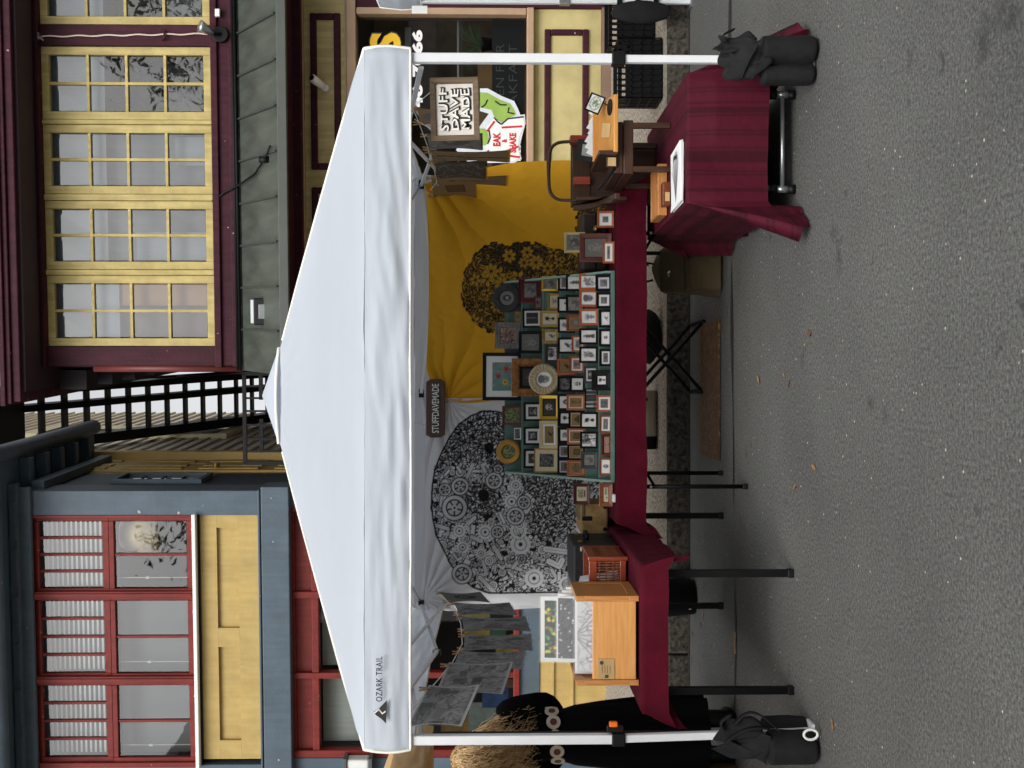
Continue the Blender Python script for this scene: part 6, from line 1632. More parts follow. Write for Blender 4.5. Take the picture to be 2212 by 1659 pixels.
# small framed doodle on a dark stand
fr_ = thing('framed_doodle', 'tilted little black frame with an oval green doodle on the desk', 'picture', (1.405, 5.62, .868), (-.15, R(24), 0))
mb = MB(); mb.ringframe(.095, .078, .007, .010); obj('frame', mb, FM['black'], fr_, local=True)
c = Cv(26, 20, (228, 228, 222)); c.ell(13, 10, 11, 8, (120, 132, 116)); c.ell(13, 10, 10, 7, (214, 218, 206)); rng = np.random.default_rng(2)
for k in range(40): c.ell(rng.normal(13, 4), rng.normal(10, 3), .9, .9, (96, 120, 92))
obj('drawing', sheet(c, lambda u, v: (-.042+.084*u, -.004, .006+.066*v)), m_print, fr_, local=True)
mb = MB(); mb.tube([(.02, .0, 0), (.012, -.01, -.03), (0, -.03, -.034)], .003, 6); obj('stand_hook', mb, m_blk, fr_, local=True)
mb = MB(); mb.disc((1.385, 5.55, .836), .04, (0, -.17, 1), .006, 24); obj('stand_base', mb, m_blk, None, 'dark round stand base on the honey desk top', 'stand', smooth=False)
mb = MB(); v = [(1.235, 5.56, .838), (1.30, 5.53, .834), (1.318, 5.60, .868), (1.25, 5.62, .872)]; mb.add(v + [(a, b, c-.0015) for a, b, c in v], [(0, 1, 2, 3), (7, 6, 5, 4), (0, 4, 5, 1), (1, 5, 6, 2), (2, 6, 7, 3), (3, 7, 4, 0)])
obj('kraft_card', mb, MT('kraft_card', (196, 160, 108), .8, .05), None, 'kraft card with handwriting leaning on the honey desk top', 'card')
random.seed(5)
for k in range(7):
    x = 1.20+k*.035; y = 5.84+.02*(k % 3); a = random.uniform(-.4, .4)
    mb = MB(); mb.bar((x, y, .846+.006*(k % 2)), (x+.05*math.cos(a), y+.07, .90+random.uniform(-.01, .02)), .045, .0025, up=(.3, -1, .6)); obj('sticker', mb, MATC['w'], None, 'white sticker in the loose pile on the desk tray', 'sticker', 'white stickers on the desk tray')
mb = MB(); mb.bar((1.24, 5.95, .85), (1.27, 6.0, .965), .11, .006, up=(-.3, -1, .2)); q = obj('small_print', mb, m_blk, None, 'small black-edged print leaning in the desk tray', 'print')
mb = MB(); mb.bar((1.243, 5.94, .866), (1.262, 5.975, .94), .06, .004, up=(-.3, -1, .2)); obj('print_image', mb, MT('print_grey', (150, 156, 148), .6, .3, 30), q)
for k in range(4):
    mb = MB(); mb.bar((1.10-.02*k, 5.56, .80+.012*k), (1.02-.01*k, 5.66, .86+.008*k), .012, .010); obj('marker_pen', mb, m_blk, None, 'black marker pen clipped along the desk side', 'pen', 'black pens on the desk side', bevel=.003)
mb = MB(); mb.box(1.085, 1.137, 5.548, 5.562, .80, .852); q = obj('price_card_holder', mb, m_dk, None, 'dark holder with a tan price card on the desk side', 'holder', bevel=.003)
mb = MB(); mb.box(1.09, 1.132, 5.543, 5.547, .806, .846); obj('price_card', mb, MT('tan_price_card', (196, 166, 116), .8, .06), q)
# display case, little box and zines
dc = thing('display_case', 'shallow light wood display case with divided tray on the striped cloth', 'case', (1.0, 5.78, TZ))
X0, X1, Y0, Y1 = .862, 1.125, 5.66, 5.92
m_lw = WOOD('light_case_wood', (172, 110, 56), (200, 140, 80), 0)
for q in ((X0, X1, Y0, Y0+.012), (X0, X1, Y1-.012, Y1), (X0, X0+.012, Y0+.012, Y1-.012), (X1-.012, X1, Y0+.012, Y1-.012)):
    mb = MB(); mb.box(*q, TZ+.002, TZ+.05); obj('case_side', mb, m_lw, dc, bevel=.003)
mb = MB(); mb.box(X0+.012, X1-.012, Y0+.012, Y1-.012, TZ+.002, TZ+.008); obj('case_floor', mb, MT('case_felt', (214, 204, 170), .9, .05), dc)
for k, (a, b, c_) in enumerate(((.03, .09, (60, 48, 42)), (.11, .15, (74, 76, 56)), (.16, .2, (224, 210, 160)), (.21, .235, (210, 214, 216)))):
    mb = MB(); mb.box(X0+a, X0+b, Y0+.04, Y1-.05, TZ+.008, TZ+.022); obj('sample_tile', mb, MT('sample_%d' % k, c_, .6, .1), dc, bevel=.002)
wb = thing('small_box', 'small red-brown wooden box with a paper tag before the display case', 'box', (.955, 5.58, TZ))
mb = MB(); mb.box(.893, 1.012, 5.545, 5.615, TZ+.002, TZ+.042); obj('box_body', mb, WOOD('red_brown_box', (92, 42, 20), (124, 62, 32), 0), wb, bevel=.003)
mb = MB(); mb.box(.915, .96, 5.540, 5.5445, TZ+.008, TZ+.03); obj('paper_tag', mb, MT('paper_tag', (196, 166, 112), .8, .05), wb)
random.seed(9)
for k in range(5):
    cz = TZ+.003+k*.0035; dx, dy, a = random.uniform(-.008, .008), random.uniform(-.006, .006), random.uniform(-.04, .04)+.05
    zx, zy = .985+dx, 5.30+dy; ww, hh = .285, .27
    def zf_(u, v, zx=zx, zy=zy, cz=cz, a=a):
        X_, Y_ = (u-.5)*ww, (v-.5)*hh
        return (zx+X_*math.cos(a)-Y_*math.sin(a), zy+X_*math.sin(a)+Y_*math.cos(a), cz+.012*max(0, .12-u)*8*.3)
    lab = 'white zine with Fungi lettering and branching drawing, top of its stack' if k == 4 else 'white zine lying under the top one in the stack'
    t = thing('zine', lab, 'zine', (zx, zy, cz), group=None if k == 4 else 'zines under the top one')
    c = picture('wfungi', ww, hh, 77, .005) if k == 4 else Cv(4, 4, (232, 232, 232))
    if k == 4: c.p = np.rot90(c.p, 3).copy(); c.h, c.w = c.p.shape[:2]
    o_ = obj('cover', sheet(c, zf_), m_print, t, solid=.003)
    if k == 4:
        V_, F_ = text_geo('Fungi', .02, .02); lo, hi = V_.min(0), V_.max(0); U_ = (V_-(lo+hi)/2)/(hi-lo); mb = MB()
        mb.add([(zx+.095-q[1]*.03*1, zy+.005+q[0]*.10, cz+.003+q[2]*.0015) for q in U_], F_); obj('title_lettering', mb, m_ink, t)

# ------------------------------------------------------------------ narrow table goods
PZ = .744
m_pine = WOOD('pine', (196, 132, 66), (218, 160, 92), 0, coat=.25)
m_pinev = WOOD('pine_end', (168, 108, 52), (200, 140, 76), 2, coat=.2)
pc_ = thing('pine_crate', 'pine crate with raised panelled ends holding sleeved prints', 'crate', (-1.2, 5.33, PZ))
mb = MB(); mb.box(-1.372, -1.008, 5.15, 5.168, PZ+.012, .958); obj('front_board', mb, m_pine, pc_, bevel=.003)
mb = MB(); mb.box(-1.372, -1.008, 5.49, 5.508, PZ+.012, .99); obj('back_board', mb, m_pine, pc_, bevel=.003)
mb = MB(); mb.box(-1.372, -1.008, 5.168, 5.49, PZ+.012, PZ+.024); obj('bottom_board', mb, m_pine, pc_)
for x in (-1.398, -1.008):
    mb = MB(); mb.box(x+.004, x+.022, 5.16, 5.50, PZ+.03, 1.02); e = obj('end_panel', mb, m_pinev, pc_)
    for q in ((5.14, 5.52, PZ, PZ+.045), (5.14, 5.52, .995, 1.036), (5.14, 5.18, PZ+.045, .995), (5.48, 5.52, PZ+.045, .995)):
        mb = MB(); mb.box(x, x+.026, *q); obj('end_rail', mb, m_pinev, e, bevel=.002)
mb = MB(); a, b = at(1292, 1467, 5.148), at(1327, 1423, 5.148); mb.box(a.x, b.x, 5.146, 5.1495, b.z, a.z); lbv = obj('brand_label', mb, MT('kraft_label', (176, 146, 98), .7, .06), pc_)
mb = MB(); mb.disc((b.x-.018, 5.1445, a.z-.016), .009, (0, 1, 0), .002, 14); mb.box(a.x+.006, a.x+.02, 5.144, 5.1455, b.z+.028, b.z+.044)
for k in range(4): mb.box(a.x+.028, b.x-.03, 5.1445, 5.1455, a.z-.02-k*.012, a.z-.0185-k*.012)
obj('label_print', mb, MT('label_ink', (66, 58, 44), .7, .1), lbv, kind='stuff')
def sleeve_print(label, x0, x1, Y, z0, z1, kind, bl_, group='sleeved prints standing in the pine crate'):
    t = thing('sleeved_print', label, 'print', ((x0+x1)/2, Y, z0), (-.12, 0, 0), group)
    w, h = x1-x0, z1-z0
    mb = MB(); mb.box(-w/2, w/2, 0, .006, 0, h); obj('backing_card', mb, MATC['w'], t, local=True)
    c = picture(kind, w-2*bl_, h*.99-bl_, int(Y*100), .004); obj('print', sheet(c, lambda u, v: (-w/2+bl_+(w-2*bl_)*u, -.001, (h-bl_)*v)), m_print, t, local=True)
    mb = MB(); mb.add([(-w/2-.004, -.004, 0), (w/2+.004, -.004, 0), (w/2+.004, -.004, h+.008), (-w/2-.004, -.004, h+.008)], [(0, 1, 2, 3)]); obj('sleeve', mb, m_sleeve, t, local=True)
sleeve_print('pale gothic interior print with white border, front of the pine crate', -1.365, -1.012, 5.20, PZ+.026, 1.036, 'wgothic', .012)
sleeve_print('black and white snowy animal print behind the gothic one', -1.325, -1.02, 5.29, PZ+.026, 1.118, 'wsnow', .008)
sleeve_print('green and yellow foliage print, tallest in the pine crate', -1.36, -1.04, 5.39, PZ+.026, 1.19, 'wfoliage', .02)
for k in range(3):
    mb = MB(); mb.box(-1.06+.012*k, -1.02+.012*k, 5.40+.02*k, 5.47+.01*k, PZ+.03, 1.10-.02*k); obj('print_stack', mb, MATC['w'], None, 'white sleeved stack standing behind the foliage print', 'print stack', 'white stacks at the crate back', bevel=.002)
# rattan magazine rack
m_rw = WOOD('russet_rattan_frame', (110, 40, 14), (150, 62, 26), 2, coat=.4)
m_rat = MT('woven_rattan', (88, 42, 18), .5, rgb2=(150, 86, 44), scale=40, bump=.6, bscale=60)
rk = thing('rattan_rack', 'russet wooden rack with woven rattan sides beside the pine crate', 'rack', (-.95, 5.75, PZ))
x0, x1, y0, y1, z0, z1 = -1.06, -.875, 5.56, 5.92, PZ, .945
for x, y in ((x0, y0), (x1, y0), (x0, y1), (x1, y1)):
    mb = MB(); mb.box(x-.011, x+.011, y-.011, y+.011, z0, z1); obj('post', mb, m_rw, rk, bevel=.004)
for q in ((x0+.011, x1-.011, y0-.009, y0+.009), (x0+.011, x1-.011, y1-.009, y1+.009), (x1-.009, x1+.009, y0+.011, y1-.011), (x0-.009, x0+.009, y0+.011, y1-.011)):
    for za, zb_ in ((z0+.01, z0+.04), (z1-.045, z1-.005)):
        mb = MB(); mb.box(*q, za, zb_); obj('rail', mb, m_rw, rk, bevel=.003)
for k in range(12):                                          # vertical canes
    x = x0+.018+k*(x1-x0-.036)/11
    mb = MB(); mb.tube([(x, y0+.004*(-1)**k, z0+.04), (x, y0, (z0+z1)/2), (x, y0+.004*(-1)**k, z1-.045)], .0045, 5); obj('cane', mb, m_rat, rk)
    y = y0+.02+k*(y1-y0-.04)/11
    mb = MB(); mb.tube([(x1+.004*(-1)**k, y, z0+.04), (x1, y, (z0+z1)/2), (x1+.004*(-1)**k, y, z1-.045)], .0065, 5); obj('cane', mb, m_rat, rk)
for k in range(3):
    z = z0+.07+k*.035
    for nm, q in (('f', (x0+.011, x1-.011, y0+.002, y0+.006)), ('r', (x1-.006, x1-.002, y0+.011, y1-.011))):
        mb = MB(); mb.box(*q, z, z+.006); obj('weaver', mb, m_rat, rk)
mb = MB(); mb.box(x0+.01, x1-.01, y0+.01, y1-.01, z0+.012, z0+.02); obj('rack_floor', mb, m_rw, rk)
for k in range(6):
    mb = MB(); mb.bar((-1.02+.008*k, 5.60+.03*k, z0+.03), (-1.055+.008*k, 5.62+.03*k, z0+.255-.006*k), .003, .15, up=(0, 1, 0)); q = obj('postcard_print', mb, MATC['w'], None, 'white print leaning in the rattan rack', 'print', 'white prints in the rattan rack')
c = picture('woval', .1, .1, 4, .005)
mb = MB(); mb.box(-.895, -.875, 5.93, 5.975, z1+.002, z1+.006); obj('paper_note', mb, MATC['i'], None, 'folded cream paper note on the rattan rack', 'note')
# black case standing open, tan travel case
bc = thing('black_case', 'upright black instrument-like case with handle behind the rattan rack', 'case', (-.93, 6.3, PZ))
mb = MB(); mb.box(-1.10, -.865, 6.0, 6.45, PZ+.001, .99); obj('case_body', mb, MT('black_leatherette', (20, 20, 21), .5, .2, 20, .3, 60), bc, bevel=.015)
mb = MB(); mb.tube([(-.863, 6.15, .90), (-.835, 6.16, .90), (-.83, 6.22, .90), (-.835, 6.28, .90), (-.863, 6.29, .90)], .011, 8); obj('handle', mb, m_blk, bc, smooth=True)
for y in (6.08, 6.36):
    mb = MB(); mb.box(-.865, -.856, y-.02, y+.02, .93, .955); obj('latch', mb, MT('old_brass', (130, 110, 66), .4, .1, metal=.7) if y < 6.2 else bpy.data.materials['old_brass'], bc, bevel=.002)
tcx = thing('tan_case', 'worn tan travel case with frayed canvas top and iron latch', 'case', (-.78, 6.62, PZ))
mb = MB(); mb.box(-.875, -.70, 6.5, 6.8, PZ+.002, .91); obj('case_body', mb, MT('worn_tan_leather', (150, 118, 70), .75, rgb2=(192, 160, 104), scale=12, bump=.4), tcx, bevel=.014)
mb = MB(); mb.grid(14, 14, lambda u, v: (-.80+.11*u, 6.492+.31*v, .914+.004*mnoise.noise((u*5, v*5, 2))-(.03*(v < .05)))); obj('canvas_cover', mb, MT('frayed_canvas', (120, 100, 68), .9, .25, 25), tcx, smooth=True, solid=.004)
mb = MB(); mb.box(-.80, -.775, 6.490, 6.498, .84, .90); obj('latch', mb, m_blk, tcx, bevel=.002)
for x in (-.85, -.72):
    mb = MB(); mb.disc((x, 6.496, PZ+.02), .012, (0, 1, 0), .01, 12); obj('corner_stud', mb, m_blk, tcx)
mb = MB(); mb.box(-1.30, -1.115, 5.72, 6.5, PZ+.001, .985); obj('matted_print_stack', mb, MT('stack_edge_grey', (150, 150, 152), .8, .12, 3, stretch=(1, 1, 30)), None, 'tall grey stack of matted prints beside the black case', 'print stack', bevel=.004)
mb = MB(); c_ = at(1337, 1076, 6.13); mb.box(c_.x-.022, c_.x+.022, 6.11, 6.16, .744, .760); obj('card_reader', mb, m_white, None, 'small white card reader on the maroon table edge', 'card reader', bevel=.005)
# dark leather case with brass knob behind the right-hand frames
lc_ = thing('leather_case', 'dark brown leather case behind the frames at the shelf end', 'case', (.84, 6.6, PZ))
mb = MB(); mb.box(.66, 1.0, 6.5, 6.8, PZ+.001, .905); obj('case_body', mb, MT('dark_brown_leather', (46, 28, 18), .5, .25, 10, .3, 30), lc_, bevel=.02)
mb = MB(); mb.box(.655, 1.005, 6.495, 6.505, .81, .825); obj('lid_seam', mb, m_blk, lc_)
mb = MB(); c_ = at(1268, 496, 6.47); mb.lathe([(.004, -.02), (.016, -.014), (.021, 0), (.016, .014), (.004, .02)], (c_.x, 6.44, .82), 16); obj('brass_knob', mb, MT('polished_brass', (150, 126, 60), .2, .1, metal=1.0), lc_, smooth=True)

# ------------------------------------------------------------------ under and behind the tables
m_ol = MT('olive_canvas', (74, 62, 38), .85, .16, 6, .4, 40)
bp = thing('backpack', 'olive canvas backpack standing under the long table', 'backpack', (.70, 6.92, 0))
def fb(u, v):
    an = u*6.283; w = .155*(1-.10*v) * (1 if v < .8 else max(.05, 1-((v-.8)/.2)**2*.95)); d = .11*(1-.2*v)*(1 if v < .8 else max(.05, 1-((v-.8)/.2)**2*.95))
    cx, sy = math.cos(an), math.sin(an); q = (abs(cx)**3+abs(sy)**3)**(-1/3)
    return (.70+w*cx*q+.012*mnoise.noise((u*5, v*5, 1))+.02*v, 6.95+d*sy*q+.015*mnoise.noise((u*6, v*4, 3)), .004+.42*v)
mb = MB(); mb.grid(40, 30, fb, wrap=True); obj('pack_body', mb, m_ol, bp, smooth=True)
def fp(u, v):
    an = u*6.283; cx, sy = math.cos(an), math.sin(an); q = (abs(cx)**4+abs(sy)**4)**(-.25)
    kk = 1 if v < .8 else max(.05, 1-((v-.8)/.2)**2*.9)
    return (.69+.115*(1-.1*v)*cx*q*kk, 6.855+.05*sy*q*(1-.4*v)*kk+.006*mnoise.noise((u*6, v*5, 4)), .02+.20*v)
mb = MB(); mb.grid(32, 16, fp, wrap=True); obj('front_pocket', mb, m_ol, bp, smooth=True)
mb = MB(); mb.grid(12, 12, lambda u, v: (.57+.25*u, 6.825-.02*math.sin(3.1*v)+.006*mnoise.noise((u*5, v*5, 8)), .24+.15*v)); obj('flap', mb, m_ol, bp, smooth=True, solid=.01)
mb = MB(); mb.tube([(.66, 6.81, .34), (.68, 6.80, .345), (.70, 6.81, .33)], .008, 6); obj('buckle', mb, m_alum, bp)
for s in (-1, 1):
    mb = MB(); mb.tube([(.70+.05*s, 6.93, .42), (.70+.07*s, 6.96, .50), (.70+.05*s, 7.0, .44)], .007, 6); obj('strap', mb, m_blk, bp, smooth=True)
stl = thing('folding_stool', 'black folding stool with crossed legs behind the rug', 'stool', (.18, 7.6, 0))
for y in (7.42, 7.9):
    mb = MB(); mb.tube([(.42, y, .012), (-.06, y, .44)], .012, 8); obj('leg', mb, m_blacksteel, stl, smooth=True)
    mb = MB(); mb.tube([(-.055, y+.02, .012), (.425, y+.02, .44)], .012, 8); obj('leg', mb, m_blacksteel, stl, smooth=True)
for x in (.42, -.055):
    mb = MB(); mb.tube([(x, 7.40, .014), (x, 7.93, .014)], .013, 8); obj('foot_bar', mb, m_blacksteel, stl, smooth=True)
    mb = MB(); mb.tube([(x, 7.40, .445), (x, 7.93, .445)], .013, 8); obj('seat_bar', mb, m_blacksteel, stl, smooth=True)
mb = MB(); mb.grid(12, 8, lambda u, v: (-.06+.485*u, 7.41+.51*v, .452-.05*math.sin(math.pi*u))); obj('seat', mb, m_nylon, stl, smooth=True, solid=.006)
def blobbag(name, label, c, rx, ry, h, seed, mat=m_nylon, cat='bag'):
    def f(u, v):
        an = u*6.283; k = math.sin(math.pi*min(1, .12+v*.88))**.55
        return (c[0]+rx*k*math.cos(an)*(1+.18*mnoise.noise((math.cos(an), math.sin(an), v*2+seed))), c[1]+ry*k*math.sin(an), c[2]+h*v+.02*mnoise.noise((u*4, v*3, seed)))
    mb = MB(); mb.grid(28, 18, f, wrap=True); return obj(name, mb, mat, None, label, cat, smooth=True)
blobbag('soft_bag', 'soft black bag slumped on the pavement beside the backpack', (.36, 8.35, SZ+.004), .20, .14, .24, 2)
blobbag('soft_bag', 'black sack lying on the folding stool seat', (.18, 7.66, .425), .22, .2, .16, 6)
rug = thing('rug', 'narrow orange-brown patterned rug on the asphalt', 'rug', (-.04, 7.2, 0))
c = Cv(150, 104, (84, 58, 34)); rng = np.random.default_rng(3)
for k in range(900): x, y, a = rng.uniform(0, 150), rng.uniform(0, 104), rng.uniform(0, 6.28); c.line([(x, y), (x+4*math.cos(a), y+4*math.sin(a))], 1.2, [(124, 90, 54), (60, 40, 24), (140, 108, 70)][rng.integers(3)], .8)
for q in (5, 14): c.line([(q, q), (150-q, q), (150-q, 104-q), (q, 104-q), (q, q)], 1.6, (84, 50, 24))
obj('pile', sheet(c, lambda u, v: (-.48+.885*u+.012*mnoise.noise((v*3, 1, 0)), 6.9+.61*v+.008*mnoise.noise((u*5, 2, 0)), .010+.004*abs(mnoise.noise((u*6, v*4, 0))))), m_print, rug, solid=.012)
rl = thing('rolled_mat', 'pale rolled mat with black wheel-like end lying on the pavement', 'mat', (-.25, 8.5, SZ))
mb = MB(); mb.tube([(-.05, 8.55, SZ+.085), (-.40, 8.55, SZ+.085)], .083, 20); obj('roll', mb, MT('pale_foam', (168, 164, 150), .8, .06), rl, smooth=True)
mb = MB(); mb.tube([(-.40, 8.55, SZ+.085), (-.43, 8.55, SZ+.085), (-.46, 8.55, SZ+.085), (-.50, 8.55, SZ+.085)], [.083, .085, .08, .083], 20); obj('end_cap', mb, m_blk, rl)
mb = MB(); mb.tube([(-.12, 8.46, SZ+.085), (-.10, 8.46, SZ+.15), (-.08, 8.52, SZ+.18)], .012, 6); obj('strap', mb, m_blk, rl, smooth=True)
bn = thing('plastic_bin', 'low black plastic bin in the gutter under the narrow table', 'bin', (-1.5, 7.8, 0))
mb = MB(); mb.lathe([(.10, .004), (.12, .01), (.137, .22), (.145, .23), (.145, .24), (.132, .24), (.115, .03)], (-1.50, 7.80, 0), 24); obj('bin_body', mb, m_blk, bn, smooth=True)
mb = MB(); mb.box(-1.56, -1.545, 7.664, 7.67, .05, .065); obj('sticker', mb, m_white, bn)
def crate(label, x0, y0, w, d, h, z):
    t = thing('plastic_crate', label, 'crate', (x0+w/2, y0+d/2, z), group='black plastic crates on the pavement')
    for s, (ax) in enumerate(('f', 'b', 'l', 'r')):
        L_ = w if ax in 'fb' else d; n = int(L_/.045)
        def bxx(u0, u1, za, zb_, th=.008):
            if ax == 'f': mb.box(x0+u0, x0+u1, y0, y0+th, za, zb_)
            elif ax == 'b': mb.box(x0+u0, x0+u1, y0+d-th, y0+d, za, zb_)
            elif ax == 'l': mb.box(x0, x0+th, y0+u0, y0+u1, za, zb_)
            else: mb.box(x0+w-th, x0+w, y0+u0, y0+u1, za, zb_)
        mb = MB()
        for k in range(n+1): u = k*L_/n; bxx(max(0, u-.006), min(L_, u+.006), z+.004, z+h)
        for k in range(5): zz = z+.004+k*(h-.03)/4; bxx(0, L_, zz, zz+(.012 if k < 4 else .03), .011)
        obj('lattice_side', mb, m_blk, t)
    mb = MB(); mb.box(x0+.01, x0+w-.01, y0+.01, y0+d-.01, z, z+.008); obj('crate_floor', mb, m_blk, t)
    for q in ((x0+.013, x0+w-.013, y0+.013, y0+.018), (x0+.013, x0+w-.013, y0+d-.018, y0+d-.013), (x0+.013, x0+.018, y0+.02, y0+d-.02), (x0+w-.018, x0+w-.013, y0+.02, y0+d-.02)):
        mb = MB(); mb.box(*q, z+.01, z+h*.72); obj('inner_wall', mb, m_blk, t)
crate('black lattice crate standing on the pavement behind the striped table', 2.12, 8.22, .45, .32, .33, SZ+.004)
crate('black lattice crate behind the slim leg bag', 2.62, 8.6, .45, .32, .36, SZ+.004)
# ------------------------------------------------------------------ person in a black dress, seen from behind
PXc, PYc = -2.05, 6.45
pr = thing('person', 'person in a black dress with pale concho belt and long curly blond hair', 'person', (PXc, PYc, 0), (0, 0, R(8)))
me = bpy.data.meshes.new('body'); 
J = {'pel': (0, 0, .92, .13), 'wa': (0, .0, 1.06, .105), 'ch': (0, .0, 1.25, .125), 'nk0': (0, .01, 1.385, .075), 'nk': (-.06, .012, 1.43, .047), 'hd0': (-.105, .02, 1.50, .072), 'hd1': (-.125, .015, 1.555, .084), 'hd2': (-.13, .01, 1.615, .05),
     'sR': (.15, .0, 1.34, .036), 'eR': (.205, .05, 1.10, .041), 'wR': (.09, .22, 1.02, .028), 'hR': (.04, .27, 1.02, .034), 'sL': (-.15, 0, 1.34, .036), 'eL': (-.21, .05, 1.10, .041), 'wL': (-.10, .22, 1.0, .028), 'hL': (-.05, .27, 1.0, .034),
     'hpR': (.09, 0, .88, .085), 'kR': (.10, .01, .48, .056), 'aR': (.10, -.01, .09, .038), 'tR': (.11, .13, .04, .03), 'hpL': (-.09, 0, .88, .085), 'kL': (-.10, .03, .48, .056), 'aL': (-.11, .03, .09, .038), 'tL': (-.13, .17, .04, .03)}
for s in 'RL':
    sg_ = 1 if s == 'R' else -1
    hx, hy, hz = J['h'+s][:3]
    for k in range(4): J['f%s%d' % (s, k)] = (hx+sg_*(.018-.012*k), hy+.05-.004*abs(k-1.5), hz-.008, .0085); J['g%s%d' % (s, k)] = (hx+sg_*(.018-.012*k), hy+.075-.006*abs(k-1.5), hz-.03, .0075)
    J['t%s0' % s] = (hx-sg_*.035, hy+.01, hz+.005, .009); J['t%s1' % s] = (hx-sg_*.045, hy+.04, hz-.005, .008)
E = [('pel', 'wa'), ('wa', 'ch'), ('ch', 'nk0'), ('nk0', 'nk'), ('nk', 'hd0'), ('hd0', 'hd1'), ('hd1', 'hd2')]
for s in 'RL':
    E += [('nk0', 's'+s), ('s'+s, 'e'+s), ('e'+s, 'w'+s), ('w'+s, 'h'+s), ('pel', 'hp'+s), ('hp'+s, 'k'+s), ('k'+s, 'a'+s), ('a'+s, 't'+s)]
    for k in range(4): E += [('h'+s, 'f%s%d' % (s, k)), ('f%s%d' % (s, k), 'g%s%d' % (s, k))]
    E += [('h'+s, 't%s0' % s), ('t%s0' % s, 't%s1' % s)]
names = list(J); me.from_pydata([J[n][:3] for n in names], [(names.index(a), names.index(b)) for a, b in E], [])
body = bpy.data.objects.new('body', me); COL.objects.link(body); body.parent = pr
WL[body.name] = WL[pr.name]
sk = body.modifiers.new('skin', 'SKIN'); body.modifiers.new('sub', 'SUBSURF').render_levels = 2
for i, n in enumerate(names):
    v = me.skin_vertices[0].data[i]; v.radius = (J[n][3], J[n][3]*(.8 if n in ('ch', 'wa', 'pel') else 1)); v.use_root = (n == 'pel')
me.materials.append(MT('skin', (206, 158, 132), .55, .06))
m_dress = MT('black_dress', (7, 7, 9), .9, .3, 6, .2, 30, spec=.1)
def dress(u, v):
    an = u*6.283
    z = .19+1.21*v
    prof = [(0, .235, .21), (.25, .215, .19), (.5, .185, .165), (.62, .17, .14), (.70, .142, .112), (.735, .138, .108), (.80, .158, .118), (.9, .19, .125), (.96, .175, .11), (1, .085, .07)]
    for (a, ra, da), (b, rb, db) in zip(prof, prof[1:]):
        if a <= v <= b: t = (v-a)/(b-a); rx = ra+(rb-ra)*t; ry = da+(db-da)*t; break
    f = 1 + max(0, .62-v)*.16*math.sin(an*9+2*mnoise.noise((v*2, an, 0))) + .02*mnoise.noise((math.cos(an)*2, math.sin(an)*2, v*5))
    return (rx*math.cos(an)*f + .01, ry*math.sin(an)*f, z)
mb = MB(); mb.grid(64, 46, dress, wrap=True); obj('dress', mb, m_dress, pr, local=True, smooth=True)
for s in (1, -1):
    S0, E0, W0 = [Vector(J[k+('R' if s > 0 else 'L')][:3]) for k in 'sew']
    mb = MB(); mb.tube([S0+Vector((-.05*s, 0, .01)), S0, S0.lerp(E0, .5), E0, E0.lerp(W0, .5), W0], [.088, .082, .064, .056, .050, .046], 14); obj('sleeve', mb, m_dress, pr, local=True, smooth=True, sub=1)
    a = Vector(J['a'+('R' if s > 0 else 'L')][:3]); mb = MB(); mb.tube([a+Vector((0, 0, .16)), a, a+Vector((0, .02, -.05)), a+Vector((s*.01, .12, -.055)), a+Vector((s*.015, .17, -.06))], [.055, .05, .048, .042, .03], 12); obj('boot', mb, m_blk, pr, local=True, smooth=True)
mb = MB(); mb.grid(32, 14, lambda u, v: (-.02+(.055+.125*(1-v)**.8)*math.cos(u*6.283)-.03*v, .005+(.05+.075*(1-v)**.8)*math.sin(u*6.283), 1.33+.12*v), wrap=True); obj('collar', mb, m_dress, pr, local=True, smooth=True)
m_bw = MT('pale_belt_leather', (206, 196, 180), .7, .08, 12); m_bd = MT('brown_belt_disc', (92, 54, 36), .6, .2, 30)
belt = thing('belt', None, None, (0, 0, 0)) if False else None
def bpt(an, dz=0, out=0): return Vector(((.146+out)*math.cos(an)+.01, (.114+out)*math.sin(an), 1.063+dz+.018*math.cos(an)))
bo = None
mb = MB(); mb.grid(60, 3, lambda u, v: bpt(u*6.283, (v-.5)*.02), wrap=True); bo = obj('belt', mb, m_bw, pr, local=True, smooth=True, solid=.004)
for k in range(11):
    an = k*6.283/11+.2; p = bpt(an, 0, .004); n = Vector((math.cos(an), math.sin(an)*1.3, 0)).normalized()
    mb = MB(); mb.tube([p-n*.002, p+n*.004], .041, 18); bo1 = obj('belt_disc', mb, m_bw, pr, local=True)
    mb = MB(); mb.tube([p+n*.003, p+n*.007], .020, 14); 
    I = WL[bo1.name].inverted() @ WL[pr.name]
    mb.v = [tuple(I @ Vector(v)) for v in mb.v]; obj('disc_centre', mb, m_bd, bo1, local=True)
